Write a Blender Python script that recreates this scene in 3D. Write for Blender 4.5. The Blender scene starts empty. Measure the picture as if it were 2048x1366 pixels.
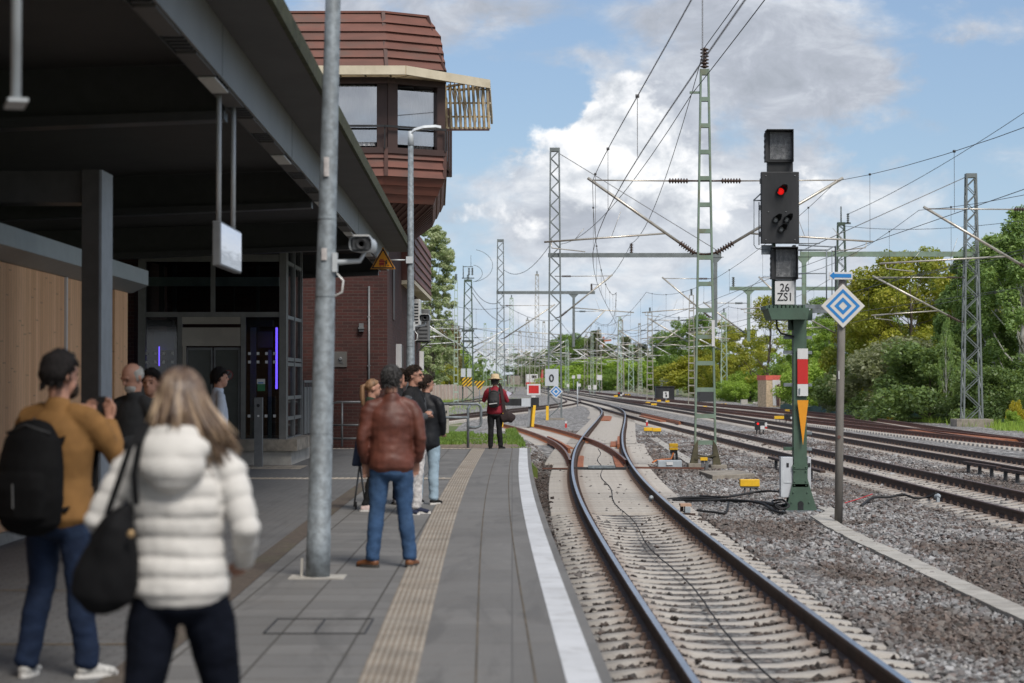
import bpy, bmesh, math, random
import numpy as np
from mathutils import Vector, Matrix, noise as mnoise
random.seed(7)
RNG = np.random.default_rng(11)
S = bpy.context.scene
COL = S.collection
PI = math.pi

# ---------------------------------------------------------------- camera
FPX, HOR = 4153.0, 760.0
TILT = math.atan((HOR - 683.0) / FPX)
CAMZ = 1.65
cam_d = bpy.data.cameras.new('camera'); cam = bpy.data.objects.new('camera', cam_d); COL.objects.link(cam)
cam.location = (0, 0, CAMZ)
cam.rotation_euler = (PI / 2 + TILT, 0, 0)
cam_d.sensor_width = 36.0
cam_d.lens = FPX / 2048 * 36.0
cam_d.clip_start = 0.1; cam_d.clip_end = 8000
cam_d.dof.use_dof = True
cam_d.dof.focus_distance = 52
cam_d.dof.aperture_fstop = 2.6
S.camera = cam

# ---------------------------------------------------------------- light, sky, exposure
SUN_EL, SUN_AZ = math.radians(50), math.radians(154)     # azimuth clockwise from the view direction (+Y)
sun_d = bpy.data.lights.new('sun', 'SUN'); sun = bpy.data.objects.new('sun', sun_d); COL.objects.link(sun)
sun_dir = Vector((math.sin(SUN_AZ) * math.cos(SUN_EL), math.cos(SUN_AZ) * math.cos(SUN_EL), math.sin(SUN_EL)))
sun.rotation_euler = sun_dir.to_track_quat('Z', 'Y').to_euler()
sun_d.energy = 2.7; sun_d.angle = math.radians(22); sun_d.color = (1.0, 0.95, 0.88)
S.view_settings.view_transform = 'Standard'
S.view_settings.look = 'None'
S.view_settings.gamma = 1.0
S.view_settings.exposure = 0.30
S.view_settings.use_curve_mapping = False
S.cycles.use_denoising = True
S.cycles.max_bounces = 8
S.cycles.transparent_max_bounces = 12
S.cycles.sample_clamp_indirect = 6.0

class NT:
    """small helper to write node trees"""
    def __init__(s, tree): s.t = tree; s.n = tree.nodes; s.l = tree.links
    def new(s, typ, **kw):
        n = s.n.new(typ)
        for k, v in kw.items(): setattr(n, k, v)
        return n
    def put(s, sock, v):
        if v is None: return
        if hasattr(v, 'is_linked'): s.l.new(v, sock)
        else:
            if isinstance(v, (tuple, list)) and len(v) == 3 and sock.type == 'RGBA': v = (*v, 1)
            sock.default_value = v
    def math(s, op, a, b=None, c=None, clamp=False):
        n = s.new('ShaderNodeMath', operation=op, use_clamp=clamp)
        for i, v in enumerate((a, b, c)): s.put(n.inputs[i], v)
        return n.outputs[0]
    def mix(s, fac, a, b, blend='MIX'):
        n = s.new('ShaderNodeMix', data_type='RGBA', blend_type=blend)
        s.put(n.inputs[0], fac); s.put(n.inputs[6], a); s.put(n.inputs[7], b)
        return n.outputs[2]
    def noise(s, vec, scale=5, detail=4, rough=0.55, dist=0.0, out=0):
        n = s.new('ShaderNodeTexNoise'); s.put(n.inputs['Vector'], vec)
        s.put(n.inputs['Scale'], scale); s.put(n.inputs['Detail'], detail); s.put(n.inputs['Roughness'], rough); s.put(n.inputs['Distortion'], dist)
        return n.outputs[out]
    def ramp(s, fac, stops):
        n = s.new('ShaderNodeValToRGB'); s.put(n.inputs[0], fac)
        el = n.color_ramp.elements
        while len(el) < len(stops): el.new(0.5)
        for e, (p, c) in zip(el, stops):
            e.position = p; e.color = (*c, 1) if len(c) == 3 else c
        return n.outputs[0]
    def smooth(s, x, a, b):
        n = s.new('ShaderNodeMapRange', interpolation_type='SMOOTHSTEP'); s.put(n.inputs[0], x)
        s.put(n.inputs[1], a); s.put(n.inputs[2], b)
        return n.outputs[0]
    def mapping(s, vec, scale=(1, 1, 1), loc=(0, 0, 0)):
        n = s.new('ShaderNodeMapping'); s.put(n.inputs[0], vec); n.inputs[3].default_value = scale; n.inputs[1].default_value = loc
        return n.outputs[0]

def build_world():
    w = bpy.data.worlds.new('World'); S.world = w; w.use_nodes = True
    t = NT(w.node_tree); t.n.clear()
    out = t.new('ShaderNodeOutputWorld'); bg = t.new('ShaderNodeBackground')
    sky = t.new('ShaderNodeTexSky', sky_type='NISHITA'); sky.sun_disc = False
    sky.sun_elevation = SUN_EL; sky.sun_rotation = SUN_AZ; sky.air_density = 1.0; sky.dust_density = 0.6; sky.ozone_density = 3.0
    tc = t.new('ShaderNodeTexCoord'); d = tc.outputs['Generated']
    sep = t.new('ShaderNodeSeparateXYZ'); t.put(sep.inputs[0], d)
    # u, v: tangent of bearing and of height in front of the platform end
    yy = t.math('MAXIMUM', sep.outputs[1], 0.15)
    u = t.math('DIVIDE', sep.outputs[0], yy); v = t.math('DIVIDE', sep.outputs[2], yy)
    # ragged edges: warp u, v by noise
    wv = t.mapping(d, (9, 9, 14))
    n1 = t.noise(wv, 1.6, 8, 0.6, 0.0, 1)
    sn = t.new('ShaderNodeSeparateXYZ'); t.put(sn.inputs[0], n1)
    uw = t.math('ADD', u, t.math('MULTIPLY', t.math('SUBTRACT', sn.outputs[0], 0.5), 0.085))
    vw = t.math('ADD', v, t.math('MULTIPLY', t.math('SUBTRACT', sn.outputs[1], 0.5), 0.055))
    def blob(px, py, rx, ry, amp):
        a = t.math('DIVIDE', t.math('SUBTRACT', uw, (px - 1024) / FPX), rx / FPX)
        b = t.math('DIVIDE', t.math('SUBTRACT', vw, (HOR - py) / FPX), ry / FPX)
        r = t.math('ADD', t.math('MULTIPLY', a, a), t.math('MULTIPLY', b, b))
        return t.math('MULTIPLY', t.math('POWER', 2.718, t.math('MULTIPLY', r, -1.0)), amp)
    def total(lst):
        s = blob(*lst[0])
        for q in lst[1:]: s = t.math('ADD', s, blob(*q))
        return s
    fb = t.noise(t.mapping(d, (7, 7, 16)), 1.5, 9, 0.6, 0.3)
    fb2 = t.noise(t.mapping(d, (15, 15, 26), (3.1, 1.7, 0.4)), 2.0, 10, 0.66, 0.5)
    base = t.math('MULTIPLY', t.math('SUBTRACT', fb, 0.5), 2.3)
    # pale veil low over the horizon
    low = t.math('MULTIPLY', t.math('SUBTRACT', 1.0, t.smooth(v, 0.0, 0.10)), 0.35)
    dens = t.math('ADD', t.math('ADD', base, low), total([
        (1230, 320, 140, 150, 1.25), (1170, 420, 240, 100, 0.5), (1440, 420, 210, 120, 0.75), (1580, 110, 250, 130, 1.35), (1400, 250, 80, 100, .5),
        (1000, 450, 150, 90, 0.35), (1800, 420, 170, 100, 0.35), (930, 20, 220, 70, 0.6), (1960, 30, 120, 40, 0.35), (1150, 120, 70, 45, 0.35),
        (1010, 130, 70, 40, 0.3), (1620, 360, 150, 60, 0.35), (1180, 560, 300, 60, 0.3), (700, 90, 160, 120, 0.45),
        (1960, 170, 130, 110, -0.85), (1110, 70, 140, 50, -0.45), (985, 230, 130, 90, -1.0), (1120, 210, 70, 60, -.5), (1770, 290, 140, 45, -0.5), (1600, 560, 200, 60, -0.35), (1010, 340, 60, 30, 0.2), (1470, 250, 50, 90, -0.3), (940, 610, 60, 60, -0.25)]))
    behind = t.math('MULTIPLY', t.smooth(t.math('MULTIPLY', sep.outputs[1], -1.0), -0.80, -0.2), 0.55)
    dens = t.math('ADD', dens, behind)
    cov = t.smooth(dens, 0.02, 0.62)
    bright = t.math('ADD', t.math('ADD', t.math('MULTIPLY', t.math('SUBTRACT', fb2, 0.5), 1.7), 0.45), total([
        (1215, 250, 120, 110, 0.35), (1310, 310, 120, 90, 0.25), (1130, 350, 110, 60, 0.25), (1010, 440, 120, 50, 0.25), (1400, 390, 110, 50, 0.3), (1150, 450, 230, 40, -0.25),
        (1590, 140, 280, 120, -0.30), (1200, 570, 420, 110, .30), (1750, 420, 200, 70, .2), (930, 30, 260, 90, -0.2), (1220, 410, 150, 30, -0.2), (1420, 470, 150, 40, 0.2), (1800, 410, 120, 60, 0.2), (1700, 20, 200, 30, 0.15)]))
    ccol = t.ramp(bright, [(0.0, (0.34, 0.365, 0.41)), (0.30, (0.41, 0.435, 0.49)), (0.62, (0.55, 0.58, 0.63)), (1.0, (0.78, 0.79, 0.805))])
    blue = t.mix(1.0, sky.outputs[0], (0.98, 1.0, 1.06), 'MULTIPLY')
    sc = t.new('ShaderNodeVectorMath', operation='SCALE'); t.put(sc.inputs[0], blue); sc.inputs[3].default_value = 0.080
    # haze of the clear sky low down
    hz = t.math('SUBTRACT', 1.0, t.smooth(v, 0.0, 0.13))
    clear = t.mix(t.math('ADD', t.math('MULTIPLY', hz, 0.55), 0.25), sc.outputs[0], (0.40, 0.53, 0.71))
    col = t.mix(t.math('MULTIPLY', cov, 0.94), clear, ccol)
    # one crisp sunlit cumulus in front of the softer cloud
    fb3 = t.noise(t.mapping(d, (16, 16, 20), (0.7, 2.2, 5.1)), 1.7, 11, 0.60, 0.25)
    fb4 = t.noise(t.mapping(d, (16, 16, 20), (0.78, 2.2, 5.22)), 1.7, 11, 0.60, 0.25)      # the same billows seen a little towards the sun
    dc = t.math('ADD', total([(1225, 235, 85, 80, 0.95), (1300, 290, 105, 80, 0.75), (1165, 320, 95, 60, 0.75), (1240, 370, 170, 70, 0.75), (1400, 395, 110, 50, 0.7), (985, 450, 120, 36, 0.6), (1790, 395, 110, 36, .5), (1640, 372, 70, 34, .45)]), t.math('MULTIPLY', t.math('SUBTRACT', fb3, 0.5), 1.5))
    covc = t.smooth(dc, 0.37, 0.66)
    lit = t.math('ADD', t.math('ADD', t.math('MULTIPLY', t.math('SUBTRACT', fb3, fb4), 4.2), t.math('MULTIPLY', t.math('SUBTRACT', fb2, 0.5), 0.9)), t.math('ADD', 0.62, total([(1225, 240, 130, 90, 0.32), (1240, 420, 230, 45, -0.30), (1185, 235, 35, 30, -.25)])))
    ccum = t.ramp(lit, [(0.0, (0.46, 0.49, 0.54)), (0.4, (0.60, 0.63, 0.67)), (0.75, (0.77, 0.785, 0.81)), (1.0, (0.87, 0.875, 0.88))])
    col = t.mix(t.math('MULTIPLY', covc, 0.95), col, ccum)
    up = t.smooth(sep.outputs[2], -0.02, 0.0)
    col = t.mix(up, (0.16, 0.155, 0.15), col)
    t.put(bg.inputs[0], col); bg.inputs[1].default_value = 1.0
    t.l.new(bg.outputs[0], out.inputs[0])
build_world()

# ---------------------------------------------------------------- helpers
def at(px, py, z):
    """where the sight line of a point in the photo meets height z"""
    a, b = (px - 1024) / FPX, (683 - py) / FPX
    ca, sa = math.cos(TILT), math.sin(TILT)
    d = Vector((a, ca - b * sa, sa + b * ca))
    k = (z - CAMZ) / d.z
    return Vector((d.x * k, d.y * k, z))
def pd(px, py, y):
    """point of the photo at distance y along the platform"""
    a, b = (px - 1024) / FPX, (683 - py) / FPX
    ca, sa = math.cos(TILT), math.sin(TILT)
    d = Vector((a, ca - b * sa, sa + b * ca))
    k = y / d.y
    return Vector((d.x * k, y, CAMZ + d.z * k))

WORLD = {}
def thing(name, label, cat, loc=(0, 0, 0), rz=0.0, group=None):
    o = bpy.data.objects.new(name, None); COL.objects.link(o)
    o.empty_display_size = 0.2
    o.location = loc; o.rotation_euler = (0, 0, rz)
    tag(o, label, cat, group)
    WORLD[o.name] = (Vector(loc), rz)
    return o
def tag(o, label=None, cat=None, group=None, kind=None):
    if label: o['label'] = label
    if cat: o['category'] = cat
    if group: o['group'] = group
    if kind: o['kind'] = kind
    return o
def kids(o): return [c for c in bpy.data.objects if c.parent == o]
def copy_thing(src, loc=None, rz=None, label=None, group=None, tree=None):
    def rec(o, par):
        c = o.copy(); COL.objects.link(c)
        if par is not None: c.parent = par
        for ch in o.children: rec(ch, c)
        return c
    r = rec(src, None)
    if loc is not None: r.location = loc
    if rz is not None: r.rotation_euler = (0, 0, rz)
    if label: r['label'] = label
    if group: r['group'] = group
    return r

class MB:
    """collects shapes and links them as ONE mesh object"""
    def __init__(s): s.v = []; s.f = []; s.m = []; s.sm = []
    def add(s, vs, fs, mi=0, smooth=False):
        o = len(s.v); s.v.extend([tuple(p) for p in vs])
        for f in fs: s.f.append([i + o for i in f]); s.m.append(mi); s.sm.append(smooth)
    def box(s, c, sz, rz=0.0, mi=0, M=None):
        hx, hy, hz = sz[0] / 2, sz[1] / 2, sz[2] / 2
        pts = [Vector((x, y, z)) for z in (-hz, hz) for y in (-hy, hy) for x in (-hx, hx)]
        R = M if M is not None else Matrix.Rotation(rz, 3, 'Z')
        pts = [R @ p + Vector(c) for p in pts]
        s.add(pts, [(0, 2, 3, 1), (4, 5, 7, 6), (0, 1, 5, 4), (2, 6, 7, 3), (0, 4, 6, 2), (1, 3, 7, 5)], mi)
    def span(s, a, b, mi=0):
        s.box([(a[i] + b[i]) / 2 for i in range(3)], [abs(b[i] - a[i]) for i in range(3)], 0, mi)
    def bar(s, p, q, w, h=None, mi=0, up=(0, 0, 1)):
        p, q = Vector(p), Vector(q); h = w if h is None else h
        z = (q - p); L = z.length
        if L < 1e-6: return
        z.normalize(); upv = Vector(up)
        if abs(z.dot(upv)) > 0.98: upv = Vector((0, 1, 0))
        x = z.cross(upv).normalized(); y = x.cross(z)
        M = Matrix((x, z, y)).transposed()
        s.box((p + q) / 2, (w, L, h), 0, mi, M)
    def tube(s, pts, r, seg=8, mi=0, caps=True, smooth=True):
        pts = [Vector(p) for p in pts]; n = len(pts)
        rs = r if isinstance(r, (list, tuple)) else [r] * n
        o = len(s.v); prev = None
        for i, p in enumerate(pts):
            t = (pts[min(i + 1, n - 1)] - pts[max(i - 1, 0)]).normalized()
            a = prev if prev is not None else (Vector((0, 0, 1)) if abs(t.z) < 0.9 else Vector((1, 0, 0)))
            x = (a - t * a.dot(t))
            if x.length < 1e-4: x = t.orthogonal()
            x.normalize(); y = t.cross(x); prev = x
            for k in range(seg):
                g = 2 * PI * k / seg
                s.v.append(tuple(p + (x * math.cos(g) + y * math.sin(g)) * rs[i]))
        for i in range(n - 1):
            for k in range(seg):
                k2 = (k + 1) % seg
                s.f.append([o + i * seg + k, o + i * seg + k2, o + (i + 1) * seg + k2, o + (i + 1) * seg + k]); s.m.append(mi); s.sm.append(smooth)
        if caps:
            s.f.append([o + k for k in range(seg)][::-1]); s.m.append(mi); s.sm.append(False)
            s.f.append([o + (n - 1) * seg + k for k in range(seg)]); s.m.append(mi); s.sm.append(False)
    def lathe(s, base, axis, prof, seg=16, mi=0, smooth=True):
        """prof: (distance along axis, radius)"""
        ax = Vector(axis).normalized(); x = ax.orthogonal().normalized(); y = ax.cross(x); base = Vector(base)
        o = len(s.v)
        for (h, r) in prof:
            for k in range(seg):
                g = 2 * PI * k / seg
                s.v.append(tuple(base + ax * h + (x * math.cos(g) + y * math.sin(g)) * r))
        for i in range(len(prof) - 1):
            for k in range(seg):
                k2 = (k + 1) % seg
                s.f.append([o + i * seg + k, o + i * seg + k2, o + (i + 1) * seg + k2, o + (i + 1) * seg + k]); s.m.append(mi); s.sm.append(smooth)
        s.f.append([o + k for k in range(seg)][::-1]); s.m.append(mi); s.sm.append(False)
        s.f.append([o + (len(prof) - 1) * seg + k for k in range(seg)]); s.m.append(mi); s.sm.append(False)
    def prism(s, poly, off, mi=0):
        """poly: 3-D points of a flat outline; off: extrusion vector"""
        n = len(poly); a = [Vector(p) for p in poly]; b = [p + Vector(off) for p in a]
        s.add(a + b, [list(range(n))[::-1], list(range(n, 2 * n))] + [[i, (i + 1) % n, n + (i + 1) % n, n + i] for i in range(n)], mi)
    def build(s, name, mats, parent=None, label=None, local=False, smooth=None, bevel=0.0):
        me = bpy.data.meshes.new(name)
        vs = s.v
        if parent is not None and not local and parent.name in WORLD:
            L, rz = WORLD[parent.name]; c_, s_ = math.cos(-rz), math.sin(-rz)
            vs = [((x - L.x) * c_ - (y - L.y) * s_, (x - L.x) * s_ + (y - L.y) * c_, z - L.z) for x, y, z in s.v]
        me.from_pydata(vs, [], s.f)
        if not isinstance(mats, (list, tuple)): mats = [mats]
        for m in mats: me.materials.append(m)
        me.polygons.foreach_set('material_index', s.m)
        me.polygons.foreach_set('use_smooth', s.sm if smooth is None else [smooth] * len(s.f))
        bm = bmesh.new(); bm.from_mesh(me); bmesh.ops.recalc_face_normals(bm, faces=bm.faces)
        if bevel > 0:
            bmesh.ops.remove_doubles(bm, verts=bm.verts, dist=1e-5)
            es = [e for e in bm.edges if len(e.link_faces) == 2 and e.calc_face_angle(0) > 0.5]
            bmesh.ops.bevel(bm, geom=es, offset=bevel, segments=2, affect='EDGES', profile=0.6)
        bm.to_mesh(me); bm.free()
        me.update()
        o = bpy.data.objects.new(name, me); COL.objects.link(o)
        if parent is not None:
            o.parent = parent
            if parent.name in WORLD: WORLD[o.name] = WORLD[parent.name]
        if label: o['label'] = label
        return o

def np_mesh(name, V, Fc, mats, parent=None, smooth=False, mi=None):
    """V (n,3), Fc (m,k) arrays -> mesh object, quick"""
    me = bpy.data.meshes.new(name); n, m, k = len(V), len(Fc), Fc.shape[1]
    if parent is not None and parent.name in WORLD:
        L, rz = WORLD[parent.name]; V = V - np.array(L)
        c_, s_ = math.cos(-rz), math.sin(-rz); V = np.stack([V[:, 0] * c_ - V[:, 1] * s_, V[:, 0] * s_ + V[:, 1] * c_, V[:, 2]], 1)
    me.vertices.add(n); me.vertices.foreach_set('co', np.asarray(V, dtype=np.float32).ravel())
    me.loops.add(m * k); me.loops.foreach_set('vertex_index', np.asarray(Fc, dtype=np.int32).ravel())
    me.polygons.add(m); me.polygons.foreach_set('loop_start', np.arange(0, m * k, k, dtype=np.int32))
    me.polygons.foreach_set('use_smooth', np.full(m, smooth))
    for q in (mats if isinstance(mats, (list, tuple)) else [mats]): me.materials.append(q)
    if mi is not None: me.polygons.foreach_set('material_index', np.asarray(mi, dtype=np.int32))
    me.update(calc_edges=True); me.validate()
    o = bpy.data.objects.new(name, me); COL.objects.link(o)
    if parent is not None:
        o.parent = parent
        if parent.name in WORLD: WORLD[o.name] = WORLD[parent.name]
    return o

# ---------------------------------------------------------------- materials
def mat(name, col, rough=0.6, metal=0.0, var=0.18, scale=6.0, bump=0.0, bscale=40.0, dirt=None, dscale=2.0, damt=0.5, spec=0.5, coord='Object', stretch=(1, 1, 1)):
    m = bpy.data.materials.new(name); m.use_nodes = True
    t = NT(m.node_tree); b = t.n['Principled BSDF']
    tc = t.new('ShaderNodeTexCoord'); vec = tc.outputs[coord]
    if stretch != (1, 1, 1): vec = t.mapping(vec, stretch)
    c = col
    if var > 0:
        n = t.noise(vec, scale, 5, 0.6)
        lo = tuple(max(0, x * (1 - var)) for x in col); hi = tuple(min(1, x * (1 + var)) for x in col)
        c = t.mix(t.smooth(n, 0.3, 0.7), lo, hi)
    if dirt:
        n2 = t.noise(vec, dscale, 6, 0.65, 0.4)
        c = t.mix(t.math('MULTIPLY', t.smooth(n2, 0.48, 0.68), damt), c, dirt)
    t.put(b.inputs['Base Color'], c)
    b.inputs['Roughness'].default_value = rough; b.inputs['Metallic'].default_value = metal
    b.inputs['Specular IOR Level'].default_value = spec
    if bump > 0:
        bn = t.new('ShaderNodeBump'); bn.inputs['Strength'].default_value = bump; bn.inputs['Distance'].default_value = 0.02
        t.put(bn.inputs['Height'], t.noise(vec, bscale, 4, 0.6)); t.put(b.inputs['Normal'], bn.outputs[0])
    return m
def emit(name, col, s):
    m = bpy.data.materials.new(name); m.use_nodes = True
    b = m.node_tree.nodes['Principled BSDF']
    b.inputs['Base Color'].default_value = (*col, 1); b.inputs['Emission Color'].default_value = (*col, 1); b.inputs['Emission Strength'].default_value = s
    return m

M = {}
M['galv'] = mat('galvanised steel', (0.185, 0.212, 0.232), 0.62, 0.15, 0.3, 14, 0.1, 60, (0.125, 0.135, 0.14), 5, 0.45)
M['lamp_grey'] = mat('lamp housing', (0.55, 0.58, 0.6), 0.5, 0.2, 0.08)
M['steel_grey'] = mat('grey painted mast steel', (0.155, 0.175, 0.178), 0.55, 0.1, 0.15, 3)
M['steel_green'] = mat('green painted mast steel', (0.17, 0.235, 0.18), 0.6, 0.0, 0.16, 2.0, 0, 40, (0.16, 0.12, 0.06), 2.5, 0.45)
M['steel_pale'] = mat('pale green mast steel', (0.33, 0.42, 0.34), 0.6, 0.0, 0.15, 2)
M['steel_dark'] = mat('dark green mast steel', (0.055, 0.085, 0.062), 0.6, 0.0, 0.2, 2)
M['steel_worn'] = mat('weathered mast steel', (0.30, 0.29, 0.25), 0.65, 0.0, 0.25, 2, 0, 40, (0.2, 0.12, 0.07), 2, 0.5)
M['sig_green'] = mat('signal post green', (0.062, 0.108, 0.076), 0.5, 0.0, 0.12, 4, 0, 40, (0.05, 0.07, 0.05), 3, 0.5)
M['alu'] = mat('aluminium tube', (0.55, 0.52, 0.46), 0.4, 0.6, 0.12, 5, 0, 40, (0.35, 0.24, 0.16), 4, 0.4)
M['alu_white'] = mat('bright aluminium tube', (0.75, 0.75, 0.73), 0.4, 0.3, 0.06)
M['insul'] = mat('brown insulator', (0.07, 0.045, 0.035), 0.3, 0, 0.1)
M['insul_g'] = mat('grey insulator', (0.07, 0.085, 0.08), 0.35, 0, 0.1)
M['wire'] = mat('copper wire weathered', (0.07, 0.07, 0.072), 0.6, 0.2, 0.1)
M['wire_lt'] = mat('copper wire light', (0.17, 0.165, 0.165), 0.6, 0.2, 0.1)
M['conc'] = mat('concrete', (0.40, 0.38, 0.345), 0.85, 0, 0.14, 5, 0.25, 60, (0.23, 0.21, 0.19), 1.3, 0.6)
M['conc_old'] = mat('old concrete', (0.27, 0.24, 0.20), 0.9, 0, 0.2, 5, 0.3, 40, (0.13, 0.115, 0.10), 2, 0.7)
M['white'] = mat('white sign face', (0.62, 0.62, 0.62), 0.5, 0, 0.06, 3, 0, 40, (0.42, 0.41, 0.39), 3, 0.35, stretch=(1, 1, .4))
M['sign_grey'] = mat('pale grey sign face', (0.50, 0.53, 0.56), 0.5, 0, 0.05)
M['red'] = mat('red sign face', (0.52, 0.02, 0.018), 0.5, 0, 0.12, 3, 0, 40, (0.36, 0.03, 0.025), 3, 0.4, stretch=(1, 1, .4))
M['blue'] = mat('blue sign face', (0.02, 0.20, 0.52), 0.45, 0, 0.05)
M['orange'] = mat('orange sign face', (0.72, 0.29, 0.012), 0.5, 0, 0.08, 3, 0, 40, (0.55, 0.21, 0.015), 3, 0.4)
M['yellow'] = mat('yellow cover', (0.78, 0.46, 0.02), 0.45, 0, 0.08, 8, 0, 40, (0.5, 0.3, 0.05), 4, 0.4)
M['black'] = mat('black enamel', (0.014, 0.015, 0.017), 0.55, 0, 0.35, 3, 0, 40, (0.04, 0.04, 0.042), 2.2, 0.5, stretch=(1, 1, .3))
M['black_m'] = mat('black rubber', (0.018, 0.018, 0.019), 0.75, 0, 0.2)
M['grey_box'] = mat('grey cabinet', (0.36, 0.40, 0.43), 0.5, 0, 0.1, 3)
M['lt_box'] = mat('light grey cabinet', (0.52, 0.54, 0.57), 0.5, 0, 0.06, 3, 0, 40, (0.38, 0.38, 0.38), 2, 0.4)
M['rust'] = mat('rusty steel', (0.125, 0.052, 0.034), 0.8, 0, 0.35, 8, 0.2, 60, (0.10, 0.045, 0.03), 4, 0.6)
M['rust_or'] = mat('orange rusty steel', (0.30, 0.105, 0.045), 0.8, 0, 0.35, 6, 0.2, 60, (0.15, 0.06, 0.035), 3, 0.6)
M['rust_dk'] = mat('dark brown rail steel', (0.060, 0.036, 0.027), 0.7, 0.1, 0.3, 5, 0.15, 60, (0.10, 0.05, 0.03), 3, 0.6)
M['rail_top'] = mat('polished rail head', (0.42, 0.44, 0.48), 0.3, 0.9, 0.12, 3)
M['rail_dull'] = mat('dull rail head', (0.20, 0.14, 0.12), 0.5, 0.4, 0.2, 3)
M['dark_metal'] = mat('dark grey painted steel', (0.045, 0.047, 0.05), 0.45, 0.2, 0.1)
M['mid_metal'] = mat('grey painted steel', (0.17, 0.175, 0.18), 0.45, 0.3, 0.1)
M['stainless'] = mat('brushed stainless steel', (0.42, 0.40, 0.37), 0.32, 0.85, 0.08, 3)
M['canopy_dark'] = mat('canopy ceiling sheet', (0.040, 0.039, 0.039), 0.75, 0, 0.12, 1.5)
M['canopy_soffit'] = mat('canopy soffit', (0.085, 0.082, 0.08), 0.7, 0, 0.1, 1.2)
M['canopy_beam'] = mat('canopy beam paint', (0.17, 0.168, 0.16), 0.5, 0.1, 0.08, 1.5)
M['moss'] = mat('mossy roof edge', (0.045, 0.05, 0.022), 0.95, 0, 0.5, 9, 0.4, 30, (0.09, 0.085, 0.06), 6, 0.7)
M['hold_white'] = mat('white edge paint', (0.55, 0.56, 0.58), 0.7, 0, 0.10, 1.2, 0, 40, (0.34, 0.335, 0.33), 4, 0.45)
# ================================================================ GROUND, PLATFORM, TRACKS
RAILZ = -0.50          # rail head
SLZ = -0.672           # top of a sleeper under the rail
BAL = -0.715           # ballast surface

def curve_fn(pts, w=9.0):
    """centre line x(y) through measured points, smoothed"""
    ys = np.array([p[0] for p in pts], float); xs = np.array([p[1] for p in pts], float)
    g = np.arange(ys[0] - 40, ys[-1] + 40, 0.5)
    f = np.interp(g, ys, xs)
    s0 = (xs[1] - xs[0]) / (ys[1] - ys[0]); s1 = (xs[-1] - xs[-2]) / (ys[-1] - ys[-2])
    f = np.where(g < ys[0], xs[0] + s0 * (g - ys[0]), np.where(g > ys[-1], xs[-1] + s1 * (g - ys[-1]), f))
    k = np.exp(-0.5 * (np.arange(-3 * w, 3 * w + 0.1, 0.5) / w) ** 2); k /= k.sum()
    pad = len(k) // 2
    fs = np.convolve(np.pad(f, pad, mode='reflect', reflect_type='odd'), k, mode='valid')
    return lambda y: float(np.interp(y, g, fs))

C_MAIN = curve_fn([(-10, 2.35), (5, 2.18), (14.7, 2.06), (22.3, 1.985), (30.9, 1.95), (36.6, 1.95), (43.1, 2.04), (49.6, 2.165), (62.9, 2.63), (71.4, 3.03), (85.9, 3.81), (108.9, 5.16), (135, 6.62), (150, 7.25), (165, 7.62), (182, 7.72), (200, 7.6), (215, 7.42)], 5)
C_T2 = curve_fn([(-10, 9.6), (34, 9.1), (50, 9.03), (60, 8.87), (71, 8.62), (89, 8.42), (122, 7.95), (154, 7.75), (182, 7.72), (203, 7.55), (270, 7.0), (350, 6.4), (450, 5.4), (600, 4.5)], 7)
C_T3 = curve_fn([(-10, 13.6), (50, 13.3), (80, 13.05), (104, 12.95), (131, 12.7), (180, 12.2), (240, 11.6), (330, 10.8), (450, 9.4), (600, 8.0)], 9)
C_T4 = curve_fn([(20, 23.5), (45, 20.6), (60, 19.2), (71, 18.3), (85, 17.7), (106, 16.95), (121, 16.3), (140, 15.75), (163, 14.95), (186, 13.9), (215, 12.5), (240, 11.7), (260, 11.4)], 8)
C_T5 = curve_fn([(74, 18.2), (86, 18.35), (100, 19.1), (115, 19.75), (130, 20.0), (160, 19.3), (195, 18.0), (250, 16.3), (330, 14.9), (450, 13.2), (600, 12)], 6)
C_L1 = curve_fn([(60, -30), (120, -14), (160, -8.0), (220, -4.2), (290, -1.5), (400, -0.3), (600, 0.3)], 14)
C_L2 = curve_fn([(60, -13), (100, -6.6), (130, -3.0), (148, -.4), (165, 2.1), (183, 4.2), (205, 6.0), (230, 6.9), (262, 7.1)], 8)
C_STUB = curve_fn([(46, 2.10), (53, 2.27), (58.5, 2.37), (65.5, 2.40), (73, 2.28), (82, 1.86), (92, 1.22), (100, .55), (108, -.25)], 3)

EDGE = curve_fn([(-12, 0.78), (0, 0.62), (11.3, 0.485), (20.2, 0.365), (28.7, 0.30), (37.3, 0.29), (50, 0.365)], 4)
PEND = 50.2

def strip_mesh(name, f0, f1, y0, y1, z, m, parent=None, step=1.0, thick=0.0, kind=None):
    n = max(2, int((y1 - y0) / step)); mb = MB()
    for i in range(n):
        a, b = y0 + (y1 - y0) * i / n, y0 + (y1 - y0) * (i + 1) / n
        q = [(f0(a), a, z), (f1(a), a, z), (f1(b), b, z), (f0(b), b, z)]
        o = len(mb.v)
        if thick:
            mb.prism(q, (0, 0, -thick))
        else: mb.add(q, [(0, 1, 2, 3)])
    o = mb.build(name, m, parent)
    if kind: o['kind'] = kind
    return o

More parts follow.
